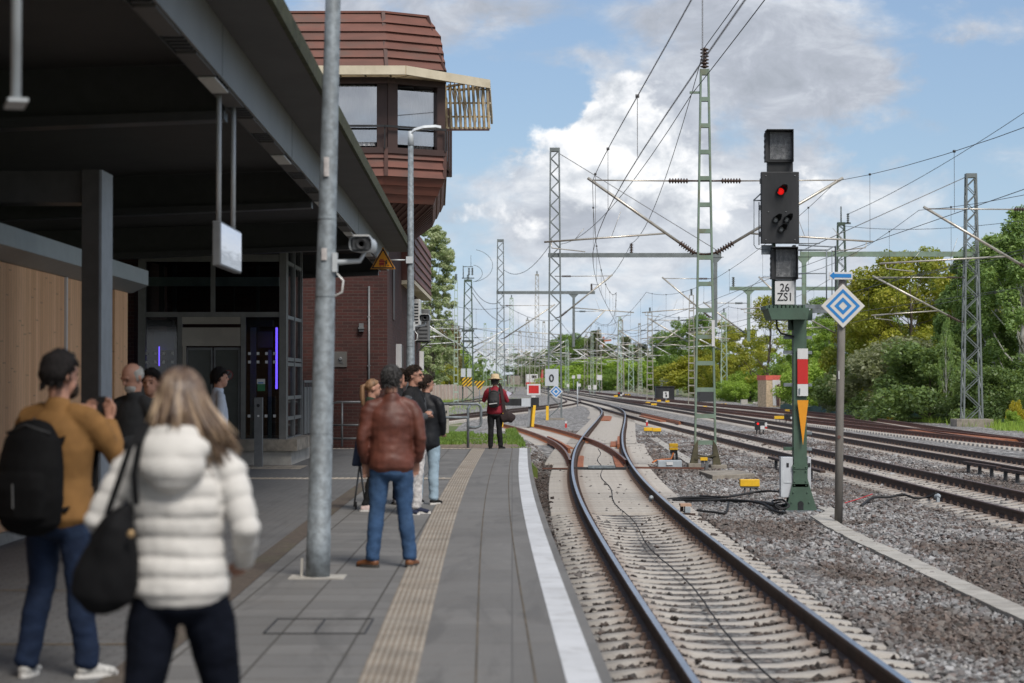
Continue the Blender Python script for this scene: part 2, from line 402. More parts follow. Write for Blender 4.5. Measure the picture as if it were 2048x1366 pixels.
# ---- materials of the ground
def mat_slabs(name, col, sx, sy, joint, off=0.5, jw=0.012, var=0.12, warm=(0.13, 0.105, 0.085)):
    m = bpy.data.materials.new(name); m.use_nodes = True; t = NT(m.node_tree); b = t.n['Principled BSDF']
    tc = t.new('ShaderNodeTexCoord'); v = tc.outputs['Object']
    br = t.new('ShaderNodeTexBrick'); t.put(br.inputs['Vector'], v); br.offset = off
    br.inputs['Color1'].default_value = (0.1, 0.1, 0.1, 1); br.inputs['Color2'].default_value = (0.9, 0.9, 0.9, 1); br.inputs['Mortar'].default_value = (0, 0, 0, 1)
    br.inputs['Scale'].default_value = 1.0; br.inputs['Brick Width'].default_value = sx; br.inputs['Row Height'].default_value = sy
    br.inputs['Mortar Size'].default_value = jw; br.inputs['Mortar Smooth'].default_value = 0.3; br.inputs['Bias'].default_value = 0.0
    n1 = t.noise(v, 0.7, 6, 0.65, 0.5); n2 = t.noise(v, 55, 3, 0.6); n3 = t.noise(v, 3.0, 6, 0.7, 0.8)
    c = t.mix(br.outputs['Color'], tuple(x * (1 - var) for x in col), tuple(x * (1 + var) for x in col))
    c = t.mix(t.math('MULTIPLY', t.smooth(n1, 0.42, 0.7), 0.55), c, tuple(x * 0.72 for x in col))
    c = t.mix(t.math('MULTIPLY', t.smooth(n3, 0.5, 0.75), 0.30), c, warm)
    c = t.mix(t.math('MULTIPLY', t.smooth(n2, 0.35, 0.75), 0.3), c, tuple(x * 1.3 for x in col))
    vo = t.new('ShaderNodeTexVoronoi'); t.put(vo.inputs['Vector'], v); vo.inputs['Scale'].default_value = 2.6; vo.inputs['Randomness'].default_value = 1.0
    c = t.mix(t.math('MULTIPLY', t.math('LESS_THAN', vo.outputs['Distance'], .055), .45), c, tuple(x * .5 for x in col))
    n4 = t.noise(t.mapping(v, (1.0, .18, 1)), 1.6, 6, .7, 1.2)
    c = t.mix(t.math('MULTIPLY', t.smooth(n4, .50, .66), .6), c, tuple(x * .62 for x in col))
    c = t.mix(t.math('MULTIPLY', t.math('SUBTRACT', 1.0, t.smooth(n4, .28, .42)), .35), c, tuple(x * 1.35 for x in col))
    c = t.mix(br.outputs['Fac'], c, joint)
    t.put(b.inputs['Base Color'], c); b.inputs['Roughness'].default_value = 0.78
    bp = t.new('ShaderNodeBump'); bp.inputs['Strength'].default_value = 0.25; bp.inputs['Distance'].default_value = 0.01
    t.put(bp.inputs['Height'], t.math('SUBTRACT', n2, br.outputs['Fac'])); t.put(b.inputs['Normal'], bp.outputs[0])
    return m
M['slab'] = mat_slabs('platform paving slabs', (0.158, 0.154, 0.149), 0.5, 0.5, (0.065, 0.06, 0.052), 0.0, 0.010, 0.2)
M['slab_edge'] = mat_slabs('platform edge slabs', (0.160, 0.154, 0.147), 40.0, 1.0, (0.10, 0.095, 0.09), 0.0, 0.006)
M['slab_small'] = mat_slabs('block paving', (0.125, 0.124, 0.124), 0.21, 0.105, (0.05, 0.048, 0.045), 0.5, 0.005)
M['slab_far'] = mat_slabs('brick path', (0.22, 0.16, 0.12), 0.4, 0.2, (0.09, 0.09, 0.05), 0.5, 0.015)
M['tact'] = mat('tactile paving', (0.225, 0.185, 0.145), 0.8, 0, 0.22, 2.5, 0, 40, (0.27, 0.245, 0.215), 1.3, 0.5)
M['tact_b'] = mat('tactile blister paving', (0.31, 0.275, 0.23), 0.8, 0, 0.2, 2.5, 0, 40, (0.24, 0.195, 0.15), 0.8, .6)
M['joint'] = mat('sand joint', (0.10, 0.078, 0.052), 0.95, 0, 0.4, 3, 0, 40, (0.05, 0.05, 0.045), 1.0, 0.7)
M['drain'] = mat('dirty brown gutter stones', (0.085, 0.066, 0.052), 0.9, 0, 0.3, 14, 0.4, 40, (0.10, 0.10, 0.055), 1.2, 0.45)
M['cover'] = mat('steel cover joint', (0.05, 0.05, 0.052), 0.6, 0.3)

def mat_ballast(name, cols, sc=16.0, bump=0.9, patch=None):
    m = bpy.data.materials.new(name); m.use_nodes = True; t = NT(m.node_tree); b = t.n['Principled BSDF']
    tc = t.new('ShaderNodeTexCoord'); v = tc.outputs['Object']
    vo = t.new('ShaderNodeTexVoronoi'); t.put(vo.inputs['Vector'], v); vo.inputs['Scale'].default_value = sc
    sp = t.new('ShaderNodeSeparateColor'); t.put(sp.inputs[0], vo.outputs['Color'])
    c = t.ramp(sp.outputs[0], [(i / (len(cols) - 1), q) for i, q in enumerate(cols)])
    n = t.noise(v, 0.35, 6, 0.65, 0.6)
    if patch: c = t.mix(t.math('MULTIPLY', t.smooth(n, 0.45, 0.65), 0.75), c, t.mix(0.65, c, patch, 'MIX'))
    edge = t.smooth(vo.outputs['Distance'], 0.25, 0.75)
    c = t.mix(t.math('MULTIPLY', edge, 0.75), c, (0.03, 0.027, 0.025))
    t.put(b.inputs['Base Color'], c); b.inputs['Roughness'].default_value = 0.9
    bp = t.new('ShaderNodeBump'); bp.inputs['Strength'].default_value = bump; bp.inputs['Distance'].default_value = 0.04
    t.put(bp.inputs['Height'], t.math('MULTIPLY', vo.outputs['Distance'], -1.0)); t.put(b.inputs['Normal'], bp.outputs[0])
    return m
STONES = [(0.11, 0.085, 0.075), (0.19, 0.19, 0.19), (0.27, 0.27, 0.265), (0.15, 0.115, 0.10), (0.36, 0.355, 0.345), (0.10, 0.10, 0.10), (0.30, 0.27, 0.25)]
M['ballast'] = mat_ballast('track ballast', STONES, 15, 0.9, (0.10, 0.075, 0.06))
M['ballast_far'] = mat_ballast('clean grey ballast', [(0.14, 0.13, 0.12), (0.30, 0.295, 0.29), (0.52, 0.51, 0.50), (0.20, 0.18, 0.165), (0.42, 0.41, 0.40)], 5.5, 0.9, (0.26, 0.235, 0.215))
def mat_soil():
    m = bpy.data.materials.new('grass and soil'); m.use_nodes = True; t = NT(m.node_tree); b = t.n['Principled BSDF']
    v = t.new('ShaderNodeTexCoord').outputs['Object']
    n = t.noise(v, 0.11, 6, 0.65); n2 = t.noise(v, 2.2, 6, 0.7)
    c = t.mix(t.smooth(n2, 0.3, 0.7), (0.05, 0.085, 0.018), (0.12, 0.15, 0.03))
    c = t.mix(t.smooth(n, 0.47, 0.6), c, t.mix(n2, (0.22, 0.18, 0.13), (0.34, 0.30, 0.24)))
    t.put(b.inputs['Base Color'], c); b.inputs['Roughness'].default_value = 0.95
    return m
M['soil'] = mat_soil()

# ---- ground: one sheet to the horizon
mb = MB(); mb.add([(-3000, -200, -0.83), (3000, -200, -0.83), (3000, 6000, -0.83), (-3000, 6000, -0.83)], [(0, 1, 2, 3)])
g = mb.build('ground', M['soil']); g['kind'] = 'structure'

# ---- ballast bed (gently uneven)
def bed(name, x0f, x1f, y0, y1, sx, sy, m, z=BAL, amp=0.03, inner=None):
    ys = np.arange(y0, y1 + sy, sy); nx = int(round((x1f(y0) - x0f(y0)) / sx)) + 1
    V = []
    for y in ys:
        a, b = x0f(y), x1f(y)
        for i in range(nx):
            x = a + (b - a) * i / (nx - 1)
            e = min(i, nx - 1 - i) * (b - a) / (nx - 1)
            h = mnoise.noise((x * 0.5, y * 0.35, 1.3)) * amp + mnoise.noise((x * 2.3, y * 1.7, 4.3)) * amp * 0.5
            zz = z + h - (0.12 * max(0, 1 - e / 0.5) if e < 0.5 else 0)
            if inner: zz += inner(x, y)
            V.append((x, y, zz))
    V = np.array(V); ny = len(ys)
    I = np.arange(ny * nx).reshape(ny, nx)
    F = np.stack([I[:-1, :-1].ravel(), I[:-1, 1:].ravel(), I[1:, 1:].ravel(), I[1:, :-1].ravel()], 1)
    o = np_mesh(name, V, F, m, smooth=True); o['kind'] = 'structure'
    return o
def dip(x, y):   # the bed sinks a little between the tracks and never rises over the sleepers
    best = 9
    for c in (C_MAIN, C_T2, C_T3):
        best = min(best, abs(x - c(y)))
    if 58 < y < 110: best = min(best, abs(x - C_STUB(y)))
    return -0.035 if best < 1.5 else -0.05 * min(1, max(0, (best - 1.5) / 1.0)) + 0.0
bed('ballast', lambda y: 0.3, lambda y: 15.6, -6, 64, 0.3, 0.4, M['ballast'], BAL + 0.01, 0.02, dip)
bed('ballast', lambda y: -3.0 if y < 130 else -7, lambda y: 24.5, 64, 330, 0.5, 1.0, M['ballast_far'], BAL + 0.01, 0.02, dip)
bed('ballast', lambda y: 15.6, lambda y: 24.5, 30, 64, 0.5, 0.8, M['ballast_far'], BAL + 0.01, 0.02, dip)
bed('ballast', lambda y: -14, lambda y: 23, 330, 700, 1.0, 4.0, M['ballast_far'], BAL, 0.01)

# ---- platform
mb = MB(); ys = np.arange(-12, PEND + 0.01, 1.0)
ys[-1] = PEND
prof = [(EDGE(y) + 0.02, y) for y in ys]
L = [(x, y, 0.0) for x, y in prof]
top = [(-16, ys[-1], 0), (-16, ys[0], 0)]
mb.prism(L + top, (0, 0, -0.82))
p = mb.build('platform', M['slab']); p['kind'] = 'structure'
# edge slabs: a band of long slabs beside the track
sm = strip_mesh('platform_edge_paving', lambda y: EDGE(y) - 1.01, lambda y: EDGE(y) + 0.07, -12, PEND - 0.01, 0.006, M['slab_edge'], None, 1.0, 0.09, 'structure')
strip_mesh('platform_edge_line', lambda y: EDGE(y) - 0.185, lambda y: EDGE(y), -12, PEND - 0.03, 0.010, M['hold_white'], None, 1.0, 0, 'structure')
strip_mesh('platform_joint', lambda y: EDGE(y) - 0.358, lambda y: EDGE(y) - 0.347, -12, PEND - 0.02, 0.0095, M['joint'], None, 1.0, 0, 'structure')
strip_mesh('platform_joint', lambda y: EDGE(y) - 0.684, lambda y: EDGE(y) - 0.673, -12, PEND - 0.02, 0.0095, M['joint'], None, 1.0, 0, 'structure')
# tactile guide strip with real ribs
mb = MB()
def sweep_rib(mb, off, w, y0, y1, z0, z1, step=0.30, gap=0.012, mi=0):
    y = y0
    while y < y1 - 0.01:
        b = min(y + step, y1) - gap
        x0, x1 = EDGE(y) + off, EDGE(b) + off
        mb.add([(x0 - w / 2, y, z0), (x0 + w / 2, y, z0), (x1 + w / 2, b, z0), (x1 - w / 2, b, z0),
                (x0 - w / 3.2, y, z1), (x0 + w / 3.2, y, z1), (x1 + w / 3.2, b, z1), (x1 - w / 3.2, b, z1)],
               [(4, 5, 6, 7), (0, 1, 5, 4), (1, 2, 6, 5), (2, 3, 7, 6), (3, 0, 4, 7)], mi)
        y += step
tp = strip_mesh('tactile_strip', lambda y: EDGE(y) - 1.32, lambda y: EDGE(y) - 1.005, -12, PEND - 0.02, 0.007, M['tact'], None, 1.0, 0.02, 'structure')
for k in range(8): sweep_rib(mb, -1.30 + k * 0.0395, 0.024, 2, PEND - 0.1, 0.006, 0.013)
r = mb.build('tactile_ribs', M['tact_b'], tp)
# rows of blister paving across the platform
for (ya, yb, xl) in ((34.5, 35.05, -7.5), (49.55, 49.95, -5.0)):
    mb = MB(); mb.add([(xl, ya, 0.005), (EDGE(ya) - 1.325, ya, 0.005), (EDGE(yb) - 1.325, yb, 0.005), (xl, yb, 0.005)], [(0, 1, 2, 3)])
    x = xl + 0.05
    while x < EDGE(ya) - 1.38:
        n = int((yb - ya) / 0.1)
        for k in range(n):
            y = ya + 0.05 + k * 0.1
            mb.add([(x - .03, y - .03, .005), (x + .03, y - .03, .005), (x + .03, y + .03, .005), (x - .03, y + .03, .005), (x - .018, y - .018, .013), (x + .018, y - .018, .013), (x + .018, y + .018, .013), (x - .018, y + .018, .013)],
                   [(4, 5, 6, 7), (0, 1, 5, 4), (1, 2, 6, 5), (2, 3, 7, 6), (3, 0, 4, 7)])
        x += 0.1
    o = mb.build('tactile_field', M['tact_b']); o['kind'] = 'structure'
mb = MB()
for k in range(5):
    for j in range(3): mb.box((-4.9 + k * 0.22, 38.6 + j * 0.55, 0.006), (0.2, 0.35, 0.012))
o = mb.build('tactile_field', M['tact_b']); o['kind'] = 'structure'
# brown gutter strip and block paving under the canopy
strip_mesh('gutter_strip', lambda y: EDGE(y) - 2.74, lambda y: EDGE(y) - 2.52, -12, 33.5, 0.006, M['drain'], None, 1.0, 0, 'structure')
for _py in (1182, 1290):
    _d = 1.65 * FPX / (_py - HOR); strip_mesh('paving_joint', lambda y: -6.5, lambda y: EDGE(y) - 2.76, _d, _d + .03, .008, mat('ochre joint', (.20, .13, .05), .9), None, 1.0, 0, 'structure')
strip_mesh('covered_paving', lambda y: -15.5, lambda y: EDGE(y) - 2.74, -12, PEND - 0.1, 0.004, M['slab_small'], None, 1.0, 0, 'structure')
# access covers in the paving
def cover_frame(name, x0, y0, x1, y1, w=0.012):
    mb = MB()
    for a, b in (((x0, y0), (x1, y0 + w)), ((x0, y1 - w), (x1, y1)), ((x0, y0 + w), (x0 + w, y1 - w)), ((x1 - w, y0 + w), (x1, y1 - w)), (((x0 + x1) / 2 - w / 2, y0 + w), ((x0 + x1) / 2 + w / 2, y1 - w))):
        mb.span((a[0], a[1], 0.001), (b[0], b[1], 0.0075))
    o = mb.build(name, M['cover']); tag(o, 'flush cover frame let into the grey platform slabs near the lamp post', 'access cover'); return o
cover_frame('access_cover', -1.62, 13.52, -0.95, 14.35)
# ramp and path beyond the platform end
mb = MB(); mb.prism([(-3.0, PEND + 0.01, -0.02), (0.30, PEND + 0.01, -0.02), (0.05, 58, -0.10), (-3.0, 58, -0.10)], (0, 0, -0.5))
o = mb.build('path', M['slab_far']); o['kind'] = 'structure'
mb = MB(); mb.prism([(-3.05, 58.01, -0.105), (0.05, 58.01, -0.105), (-.2, 74, -0.26), (-3.05, 74, -0.26)], (0, 0, -0.5)); mb.prism([(-3.05, 74.01, -.262), (-.2, 74.01, -.262), (-.4, 80, -.83), (-3.05, 80, -.83)], (0, 0, -.2))
mb.prism([(0.05, PEND + 0.02, -0.03), (0.62, PEND + 0.02, -0.5), (0.3, 74, -0.75), (-.2, 74, -0.27)], (0, 0, -0.3))
o = mb.build('embankment', M['soil']); o['kind'] = 'structure'

# ================================================================ RAILWAY TRACKS
RAIL_PROF = [(-.075, 0), (.075, 0), (.075, .012), (.012, .030), (.010, .125), (.034, .135), (.036, .163), (.028, .172), (-.028, .172), (-.036, .163), (-.034, .135), (-.010, .125), (-.012, .030), (-.075, .012)]
def rail_mesh(f, off, y0, y1, top, side, parent, name='rail', step=None, z0=RAILZ - .172):
    mb = MB(); ys = [y0]
    while ys[-1] < y1: ys.append(min(y1, ys[-1] + (0.8 if ys[-1] < 70 else 1.6 if ys[-1] < 220 else 6.0)))
    n = len(RAIL_PROF); V = []
    for y in ys:
        t = (f(y + .25) - f(y - .25)) / .5; L = math.hypot(1, t); nx, ny = 1 / L, -t / L
        for (a, h) in RAIL_PROF:
            V.append((f(y) + nx * (off + a), y + ny * (off + a), z0 + h))
    F, MI = [], []
    for i in range(len(ys) - 1):
        for k in range(n):
            k2 = (k + 1) % n
            F.append((i * n + k, i * n + k2, (i + 1) * n + k2, (i + 1) * n + k)); MI.append(0 if k == 7 else 1)
    o = np_mesh(name, np.array(V), np.array(F), [top, side], parent, mi=MI)
    me = o.data
    sm = np.zeros(len(F), bool); me.polygons.foreach_set('use_smooth', sm)
    return o

def mat_sleeper(stain=True):
    m = bpy.data.materials.new('concrete sleeper'); m.use_nodes = True; t = NT(m.node_tree); b = t.n['Principled BSDF']
    v = t.new('ShaderNodeTexCoord').outputs['Object']; oi = t.new('ShaderNodeObjectInfo')
    n = t.noise(v, 9, 5, 0.65); n2 = t.noise(v, 70, 3, 0.6)
    c = t.mix(t.smooth(n, 0.3, 0.75), (0.44, 0.412, 0.378), (0.345, 0.318, 0.288))
    c = t.mix(t.math('MULTIPLY', t.smooth(n2, 0.55, 0.75), 0.5), c, (0.2, 0.165, 0.14))
    c = t.mix(t.math('MULTIPLY', oi.outputs['Random'], 0.4), c, (0.27, 0.245, 0.22))
    if stain:
        sp = t.new('ShaderNodeSeparateXYZ'); t.put(sp.inputs[0], v)
        dd = t.math('ABSOLUTE', t.math('SUBTRACT', t.math('ABSOLUTE', sp.outputs[0]), .7535))
        k = t.math('MULTIPLY', t.math('SUBTRACT', 1.0, t.smooth(dd, .06, .34)), t.math('ADD', .35, n))
        c = t.mix(t.math('MULTIPLY', k, .75), c, (.17, .105, .075))
    t.put(b.inputs['Base Color'], c); b.inputs['Roughness'].default_value = 0.9
    return m
M['sleeper'] = mat_sleeper(); M['sleeper_far'] = mat_sleeper(False)
def sleeper_mb(mb, kind, x=0, y=0, z=0, tx=1, ty=0, half=1.3, clips=True):
    """one sleeper across (tx,ty); kind 'b' shaped monobloc or 's' long flat switch bearer"""
    def P(a, l, h): return (x + tx * a - ty * l, y + ty * a + tx * l, z + h)
    if kind == 'b':
        st = [(-1.3, .115, -.045), (-1.0, .12, -.012), (-.90, .125, 0), (-.60, .125, 0), (-.45, .11, -.028), (-.2, .10, -.055), (0, .10, -.060), (.2, .10, -.055), (.45, .11, -.028), (.60, .125, 0), (.90, .125, 0), (1.0, .12, -.012), (1.3, .115, -.045)]
    else:
        st = [(-half, .14, -.01), (-half + .02, .15, 0), (half - .02, .15, 0), (half, .14, -.01)]
    o = len(mb.v)
    for (a, w, h) in st:
        mb.v += [P(a, -w - .025, -.2), P(a, -w, h - .016), P(a, -w + .022, h), P(a, w - .022, h), P(a, w, h - .016), P(a, w + .025, -.2)]
    for i in range(len(st) - 1):
        for k in range(5):
            mb.f.append([o + i * 6 + k, o + i * 6 + k + 1, o + (i + 1) * 6 + k + 1, o + (i + 1) * 6 + k]); mb.m.append(0); mb.sm.append(True)
    mb.f.append([o + k for k in range(6)]); mb.m.append(0); mb.sm.append(False)
    mb.f.append([o + (len(st) - 1) * 6 + k for k in range(6)][::-1]); mb.m.append(0); mb.sm.append(False)
    if clips:
        for s in (-.7535, .7535):
            for d in (-.10, .10):
                a0, a1 = s + d - .035, s + d + .035
                pts = [P(a0, -.06, 0.0), P(a1, -.06, 0.0), P(a1, .06, 0.0), P(a0, .06, 0.0), P(a0 + .01, -.045, .042), P(a1 - .01, -.045, .042), P(a1 - .01, .045, .042), P(a0 + .01, .045, .042)]
                mb.add(pts, [(4, 5, 6, 7), (0, 1, 5, 4), (1, 2, 6, 5), (2, 3, 7, 6), (3, 0, 4, 7)], 1)
                c = P(s + d, 0, .042); mb.box((c[0], c[1], c[2] + .012), (.035, .035, .026), 0, 1)

def track(label, f, y0, y1, top, side, clipm, zones, nmax=100, sl0=None):
    """zones: list of (ya, yb, kind, spacing, half)"""
    root = thing('railway_track', label, 'railway track', (f(y0 + 1), y0 + 1, RAILZ - .172), 0, None)
    for s in (-.7535, .7535): rail_mesh(f, s, y0, y1, top, side, root)
    proto = {}; cnt = 0; rest = MB()
    for (ya, yb, kind, sp, half) in zones:
        y = ya
        while y < yb:
            t = (f(y + .5) - f(y - .5)); L = math.hypot(1, t); tx, ty = 1 / L, -t / L
            if cnt < nmax and y > 13:
                key = (kind, half)
                if key not in proto:
                    mb = MB(); sleeper_mb(mb, kind, half=half); ob = mb.build('sleeper', [M['sleeper'], clipm], root, local=True); proto[key] = ob
                else:
                    ob = proto[key].copy(); COL.objects.link(ob); ob.parent = root
                ob.location = (f(y) - root.location.x, y - root.location.y, 0); ob.rotation_euler = (0, 0, math.atan2(ty, tx)); cnt += 1
            else: sleeper_mb(rest, kind, f(y), y, SLZ, tx, ty, half, clips=y < 150)
            y += sp
    if rest.v:
        o = rest.build('sleepers', [M['sleeper_far'], clipm], root); o['kind'] = 'stuff'
    return root
MAIN = track('curving main track with polished rails right beside the white platform edge line', C_MAIN, -6, 200, M['rail_top'], M['rust_dk'], M['rust_dk'],
      [(-6, 36.6, 'b', .6, 1.3), (36.8, 58, 's', .6, 1.3), (58, 76, 's', .6, 1.55), (76, 128, 's', .62, 1.3), (128, 168, 's', .62, 1.6)])
T2 = track('second straight track with pale sleepers, just beyond the red and white signal post', C_T2, 18, 600, M['rail_dull'], M['rust_dk'], M['rust_dk'],
      [(18, 110, 'b', .6, 1.3), (110, 205, 's', .62, 1.4), (205, 420, 'b', 1.2, 1.3)])
T3 = track('third straight track with dark brown rails between two grey ballast beds', C_T3, 35, 600, M['rail_dull'], M['rust_dk'], M['rust_dk'],
      [(35, 200, 'b', .6, 1.3), (200, 420, 'b', 1.2, 1.3)])
T4 = track('rusty track whose rails run closest to the tall lattice mast at the trees', C_T4, 40, 245, M['rail_dull'], M['rust'], M['rust'],
      [(40, 160, 's', .6, 1.3), (160, 240, 'b', 1.2, 1.3)])
T5 = track('farthest track along the trees, splitting off the rusty track', C_T5, 76, 600, M['rail_dull'], M['rust'], M['rust'],
      [(92, 200, 's', .6, 1.3), (200, 420, 'b', 1.2, 1.3)])
TL1 = track('curved siding running past the pale pink wall', C_L1, 75, 600, M['rail_dull'], M['rust_dk'], M['rust_dk'], [(100, 300, 'b', .7, 1.3)], 40)
TL2 = track('track crossing behind the buffer stop to join the second track', C_L2, 75, 262, M['rail_dull'], M['rust_dk'], M['rust_dk'], [(100, 262, 's', .65, 1.3)], 60)
TS = track('short rusty stub track curving left from the switch to the buffer stop', C_STUB, 56, 104.5, M['rail_dull'], M['rust_or'], M['rust_or'], [(76.3, 103.5, 's', .6, 1.35)])

# switch fittings: tongues, rods, guard rails (parts of the main track and of the stub)
mb = MB(); mb.bar((C_MAIN(54) - .72, 54.0, SLZ + .03), (C_MAIN(54) + .72, 54.0, SLZ + .03), .07, .06); mb.bar((C_MAIN(54) - .35, 54.0, SLZ + .065), (C_MAIN(54) + .35, 54.0, SLZ + .065), .16, .07, 1)
mb.bar((C_MAIN(54) + .8, 54.2, SLZ + .04), (5.0, 54.2, SLZ + .02), .05, .05, 2); mb.bar((C_MAIN(54) - .8, 54.1, SLZ + .02), (C_MAIN(54) - 1.55, 54.1, SLZ + .02), .14, .03, 2)
mb.build('switch_rod', [M['dark_metal'], M['galv'], M['rust']], MAIN)
def guard_plate(f, off, ya, yb, w, parent, name='guard_rail', h=.16):
    mb = MB(); n = 6; pts = []
    for i in range(n + 1):
        y = ya + (yb - ya) * i / n; pts.append((f(y) + off, y))
    for i in range(n):
        (x0, a), (x1, b) = pts[i], pts[i + 1]
        mb.prism([(x0 - w / 2, a, SLZ), (x0 + w / 2, a, SLZ), (x0 + w / 4, a, SLZ + h), (x0 - w / 2, a, SLZ + h)], (x1 - x0, b - a, 0))
    return mb.build(name, M['rust_or'], parent)
guard_plate(C_MAIN, .62, 70, 80, .10, MAIN); guard_plate(C_MAIN, .50, 72, 77, .34, MAIN, h=.05)
guard_plate(C_MAIN, -.35, 118, 132, .55, MAIN, h=.05); guard_plate(C_T2, .45, 115, 132, .6, T2, h=.07); guard_plate(C_T2, .58, 108, 135, .12, T2)
guard_plate(C_STUB, -.55, 66, 80, .10, TS); guard_plate(C_STUB, -.40, 70, 73, .4, TS, h=.05)
guard_plate(C_MAIN, -.55, 55, 63, .16, MAIN, h=.03); guard_plate(C_MAIN, .5, 55, 63, .22, MAIN, h=.03)
guard_plate(C_T4, .35, 77, 92, .9, T4, h=.12)

# ---- ballast stones: uncountable, one object per area
def stone_templates(n=14):
    out = []
    for i in range(n):
        bm = bmesh.new()
        for k in range(11):
            v = Vector((RNG.normal(), RNG.normal(), RNG.normal())).normalized() * RNG.uniform(.75, 1.0)
            bm.verts.new((v.x * RNG.uniform(.75, 1.05), v.y * RNG.uniform(.6, .95), v.z * RNG.uniform(.5, .8)))
        r = bmesh.ops.convex_hull(bm, input=bm.verts)
        bmesh.ops.delete(bm, geom=[v for v in bm.verts if not v.link_faces], context='VERTS')
        bmesh.ops.triangulate(bm, faces=bm.faces)
        bm.verts.index_update()
        out.append((np.array([v.co[:] for v in bm.verts]), np.array([[v.index for v in f.verts] for f in bm.faces]))); bm.free()
    return out
TPL = stone_templates()
def mat_stone(dark=1.0):
    m = bpy.data.materials.new('crushed stone'); m.use_nodes = True; t = NT(m.node_tree); b = t.n['Principled BSDF']
    geo = t.new('ShaderNodeNewGeometry'); v = t.new('ShaderNodeTexCoord').outputs['Object']
    big = t.noise(t.mapping(v, (1, .55, 1)), 0.30, 5, 0.6, 0.7); sm = t.noise(v, 45, 4, 0.6)
    cols = [(0.09, 0.068, 0.062), (0.19, 0.19, 0.192), (0.28, 0.28, 0.285), (0.15, 0.105, 0.09), (0.42, 0.42, 0.425), (0.11, 0.11, 0.112), (0.34, 0.33, 0.32)]
    br = [(0.06, 0.045, 0.038), (0.11, 0.08, 0.068), (0.13, 0.12, 0.115), (0.09, 0.062, 0.05), (0.20, 0.17, 0.15), (0.065, 0.06, 0.055), (0.16, 0.12, 0.10)]
    q = len(cols); rnd = geo.outputs['Random Per Island']
    c1 = t.ramp(rnd, [((i + .5) / q, x) for i, x in enumerate(cols)]); c2 = t.ramp(rnd, [((i + .5) / q, x) for i, x in enumerate(br)])
    c = t.mix(t.math('MULTIPLY', t.smooth(big, 0.46, 0.56), 0.9), c1, c2)
    c = t.mix(t.math('MULTIPLY', t.smooth(sm, 0.4, 0.7), 0.25), c, (0.10, 0.085, 0.075))
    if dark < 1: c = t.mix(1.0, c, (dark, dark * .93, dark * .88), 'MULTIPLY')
    t.put(b.inputs['Base Color'], c); b.inputs['Roughness'].default_value = 0.9
    return m
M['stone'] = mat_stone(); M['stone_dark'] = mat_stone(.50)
def scatter_stones(name, pts, size, m=None):
    if m is None:      # the stones inside the track take the darker, browner stone colour
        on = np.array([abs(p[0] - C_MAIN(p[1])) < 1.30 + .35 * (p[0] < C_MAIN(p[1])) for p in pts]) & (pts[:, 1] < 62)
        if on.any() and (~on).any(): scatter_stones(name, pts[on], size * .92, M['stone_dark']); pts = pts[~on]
    Vs, Fs, o = [], [], 0; n = len(pts)
    which = RNG.integers(0, len(TPL), n)
    for k, (tv, tf) in enumerate(TPL):
        idx = np.where(which == k)[0]; m_ = len(idx)
        if not m_: continue
        a = RNG.uniform(0, 2 * PI, m_); bt = RNG.normal(0, .5, m_); s = size * RNG.lognormal(-.08, .32, m_)
        ca, sa, cb, sb = np.cos(a), np.sin(a), np.cos(bt), np.sin(bt)
        R = np.zeros((m_, 3, 3)); R[:, 0, 0] = ca; R[:, 0, 1] = -sa * cb; R[:, 0, 2] = sa * sb; R[:, 1, 0] = sa; R[:, 1, 1] = ca * cb; R[:, 1, 2] = -ca * sb; R[:, 2, 1] = sb; R[:, 2, 2] = cb
        P = np.einsum('nij,vj->nvi', R, tv) * s[:, None, None] + pts[idx][:, None, :]
        Vs.append(P.reshape(-1, 3)); Fs.append((tf[None] + (np.arange(m_) * len(tv))[:, None, None] + o).reshape(-1, 3)); o += m_ * len(tv)
    ob = np_mesh(name, np.concatenate(Vs), np.concatenate(Fs), m or M['stone']); ob['kind'] = 'stuff'
    tag(ob, 'crushed grey and brown ballast stones between the tracks', None)
    return ob
def stone_points(x0f, x1f, y0, y1, per_m2):
    area_n = int(per_m2 * (y1 - y0) * 1.0); out = []
    ys = RNG.uniform(y0, y1, int(per_m2 * (y1 - y0) * 14)); xs = RNG.uniform(0, 14, len(ys))
    lo = np.array([x0f(y) for y in ys]); hi = np.array([x1f(y) for y in ys])
    xs = xs + 0.3; k = (xs > lo) & (xs < hi); xs, ys = xs[k], ys[k]
    cm = np.array([C_MAIN(y) for y in ys]); c2 = np.array([C_T2(y) for y in ys])
    dm, d2 = np.abs(xs - cm), np.abs(xs - c2)
    z = np.full(len(xs), BAL - 0.012) + RNG.normal(0, .012, len(xs))
    # keep rails and most of the sleeper tops clear: stones lie in the cribs
    keep = np.ones(len(xs), bool)
    for d_, ytop in ((dm, 36.6), (d2, 200)):
        on = d_ < 1.32
        # distance to the next sleeper of the regular spacing
        ph = ((ys - (-6 if ytop == 36.6 else 18)) / 0.6); fr = np.abs(ph - np.round(ph)) * 0.6
        inn = on & (ys < ytop)
        z = np.where(inn, SLZ - 0.040 + np.interp(d_, [0, .2, .45, .6, .9, 1.0, 1.3], [-.06, -.055, -.028, 0, 0, -.012, -.045]) + RNG.normal(0, .010, len(xs)), z)
        keep &= ~(inn & (fr < 0.135) & (RNG.uniform(0, 1, len(xs)) > 0.010))
        z = np.where(inn & (fr < 0.13), SLZ - .005, z)
        keep &= ~(on & (np.abs(d_ - .7535) < .10))
        keep &= ~(on & (ys >= ytop) & (RNG.uniform(0, 1, len(xs)) > 0.010))
        z = np.where(on & (ys >= ytop), SLZ - .014, z)
    return np.stack([xs, ys, z], 1)[keep]
half = lambda y: 0.2466 * y + 1.6
pts = stone_points(lambda y: EDGE(y) + .12, lambda y: min(half(y), 12.4), 12.2, 27, 430); scatter_stones('ballast_stones', pts, .042)
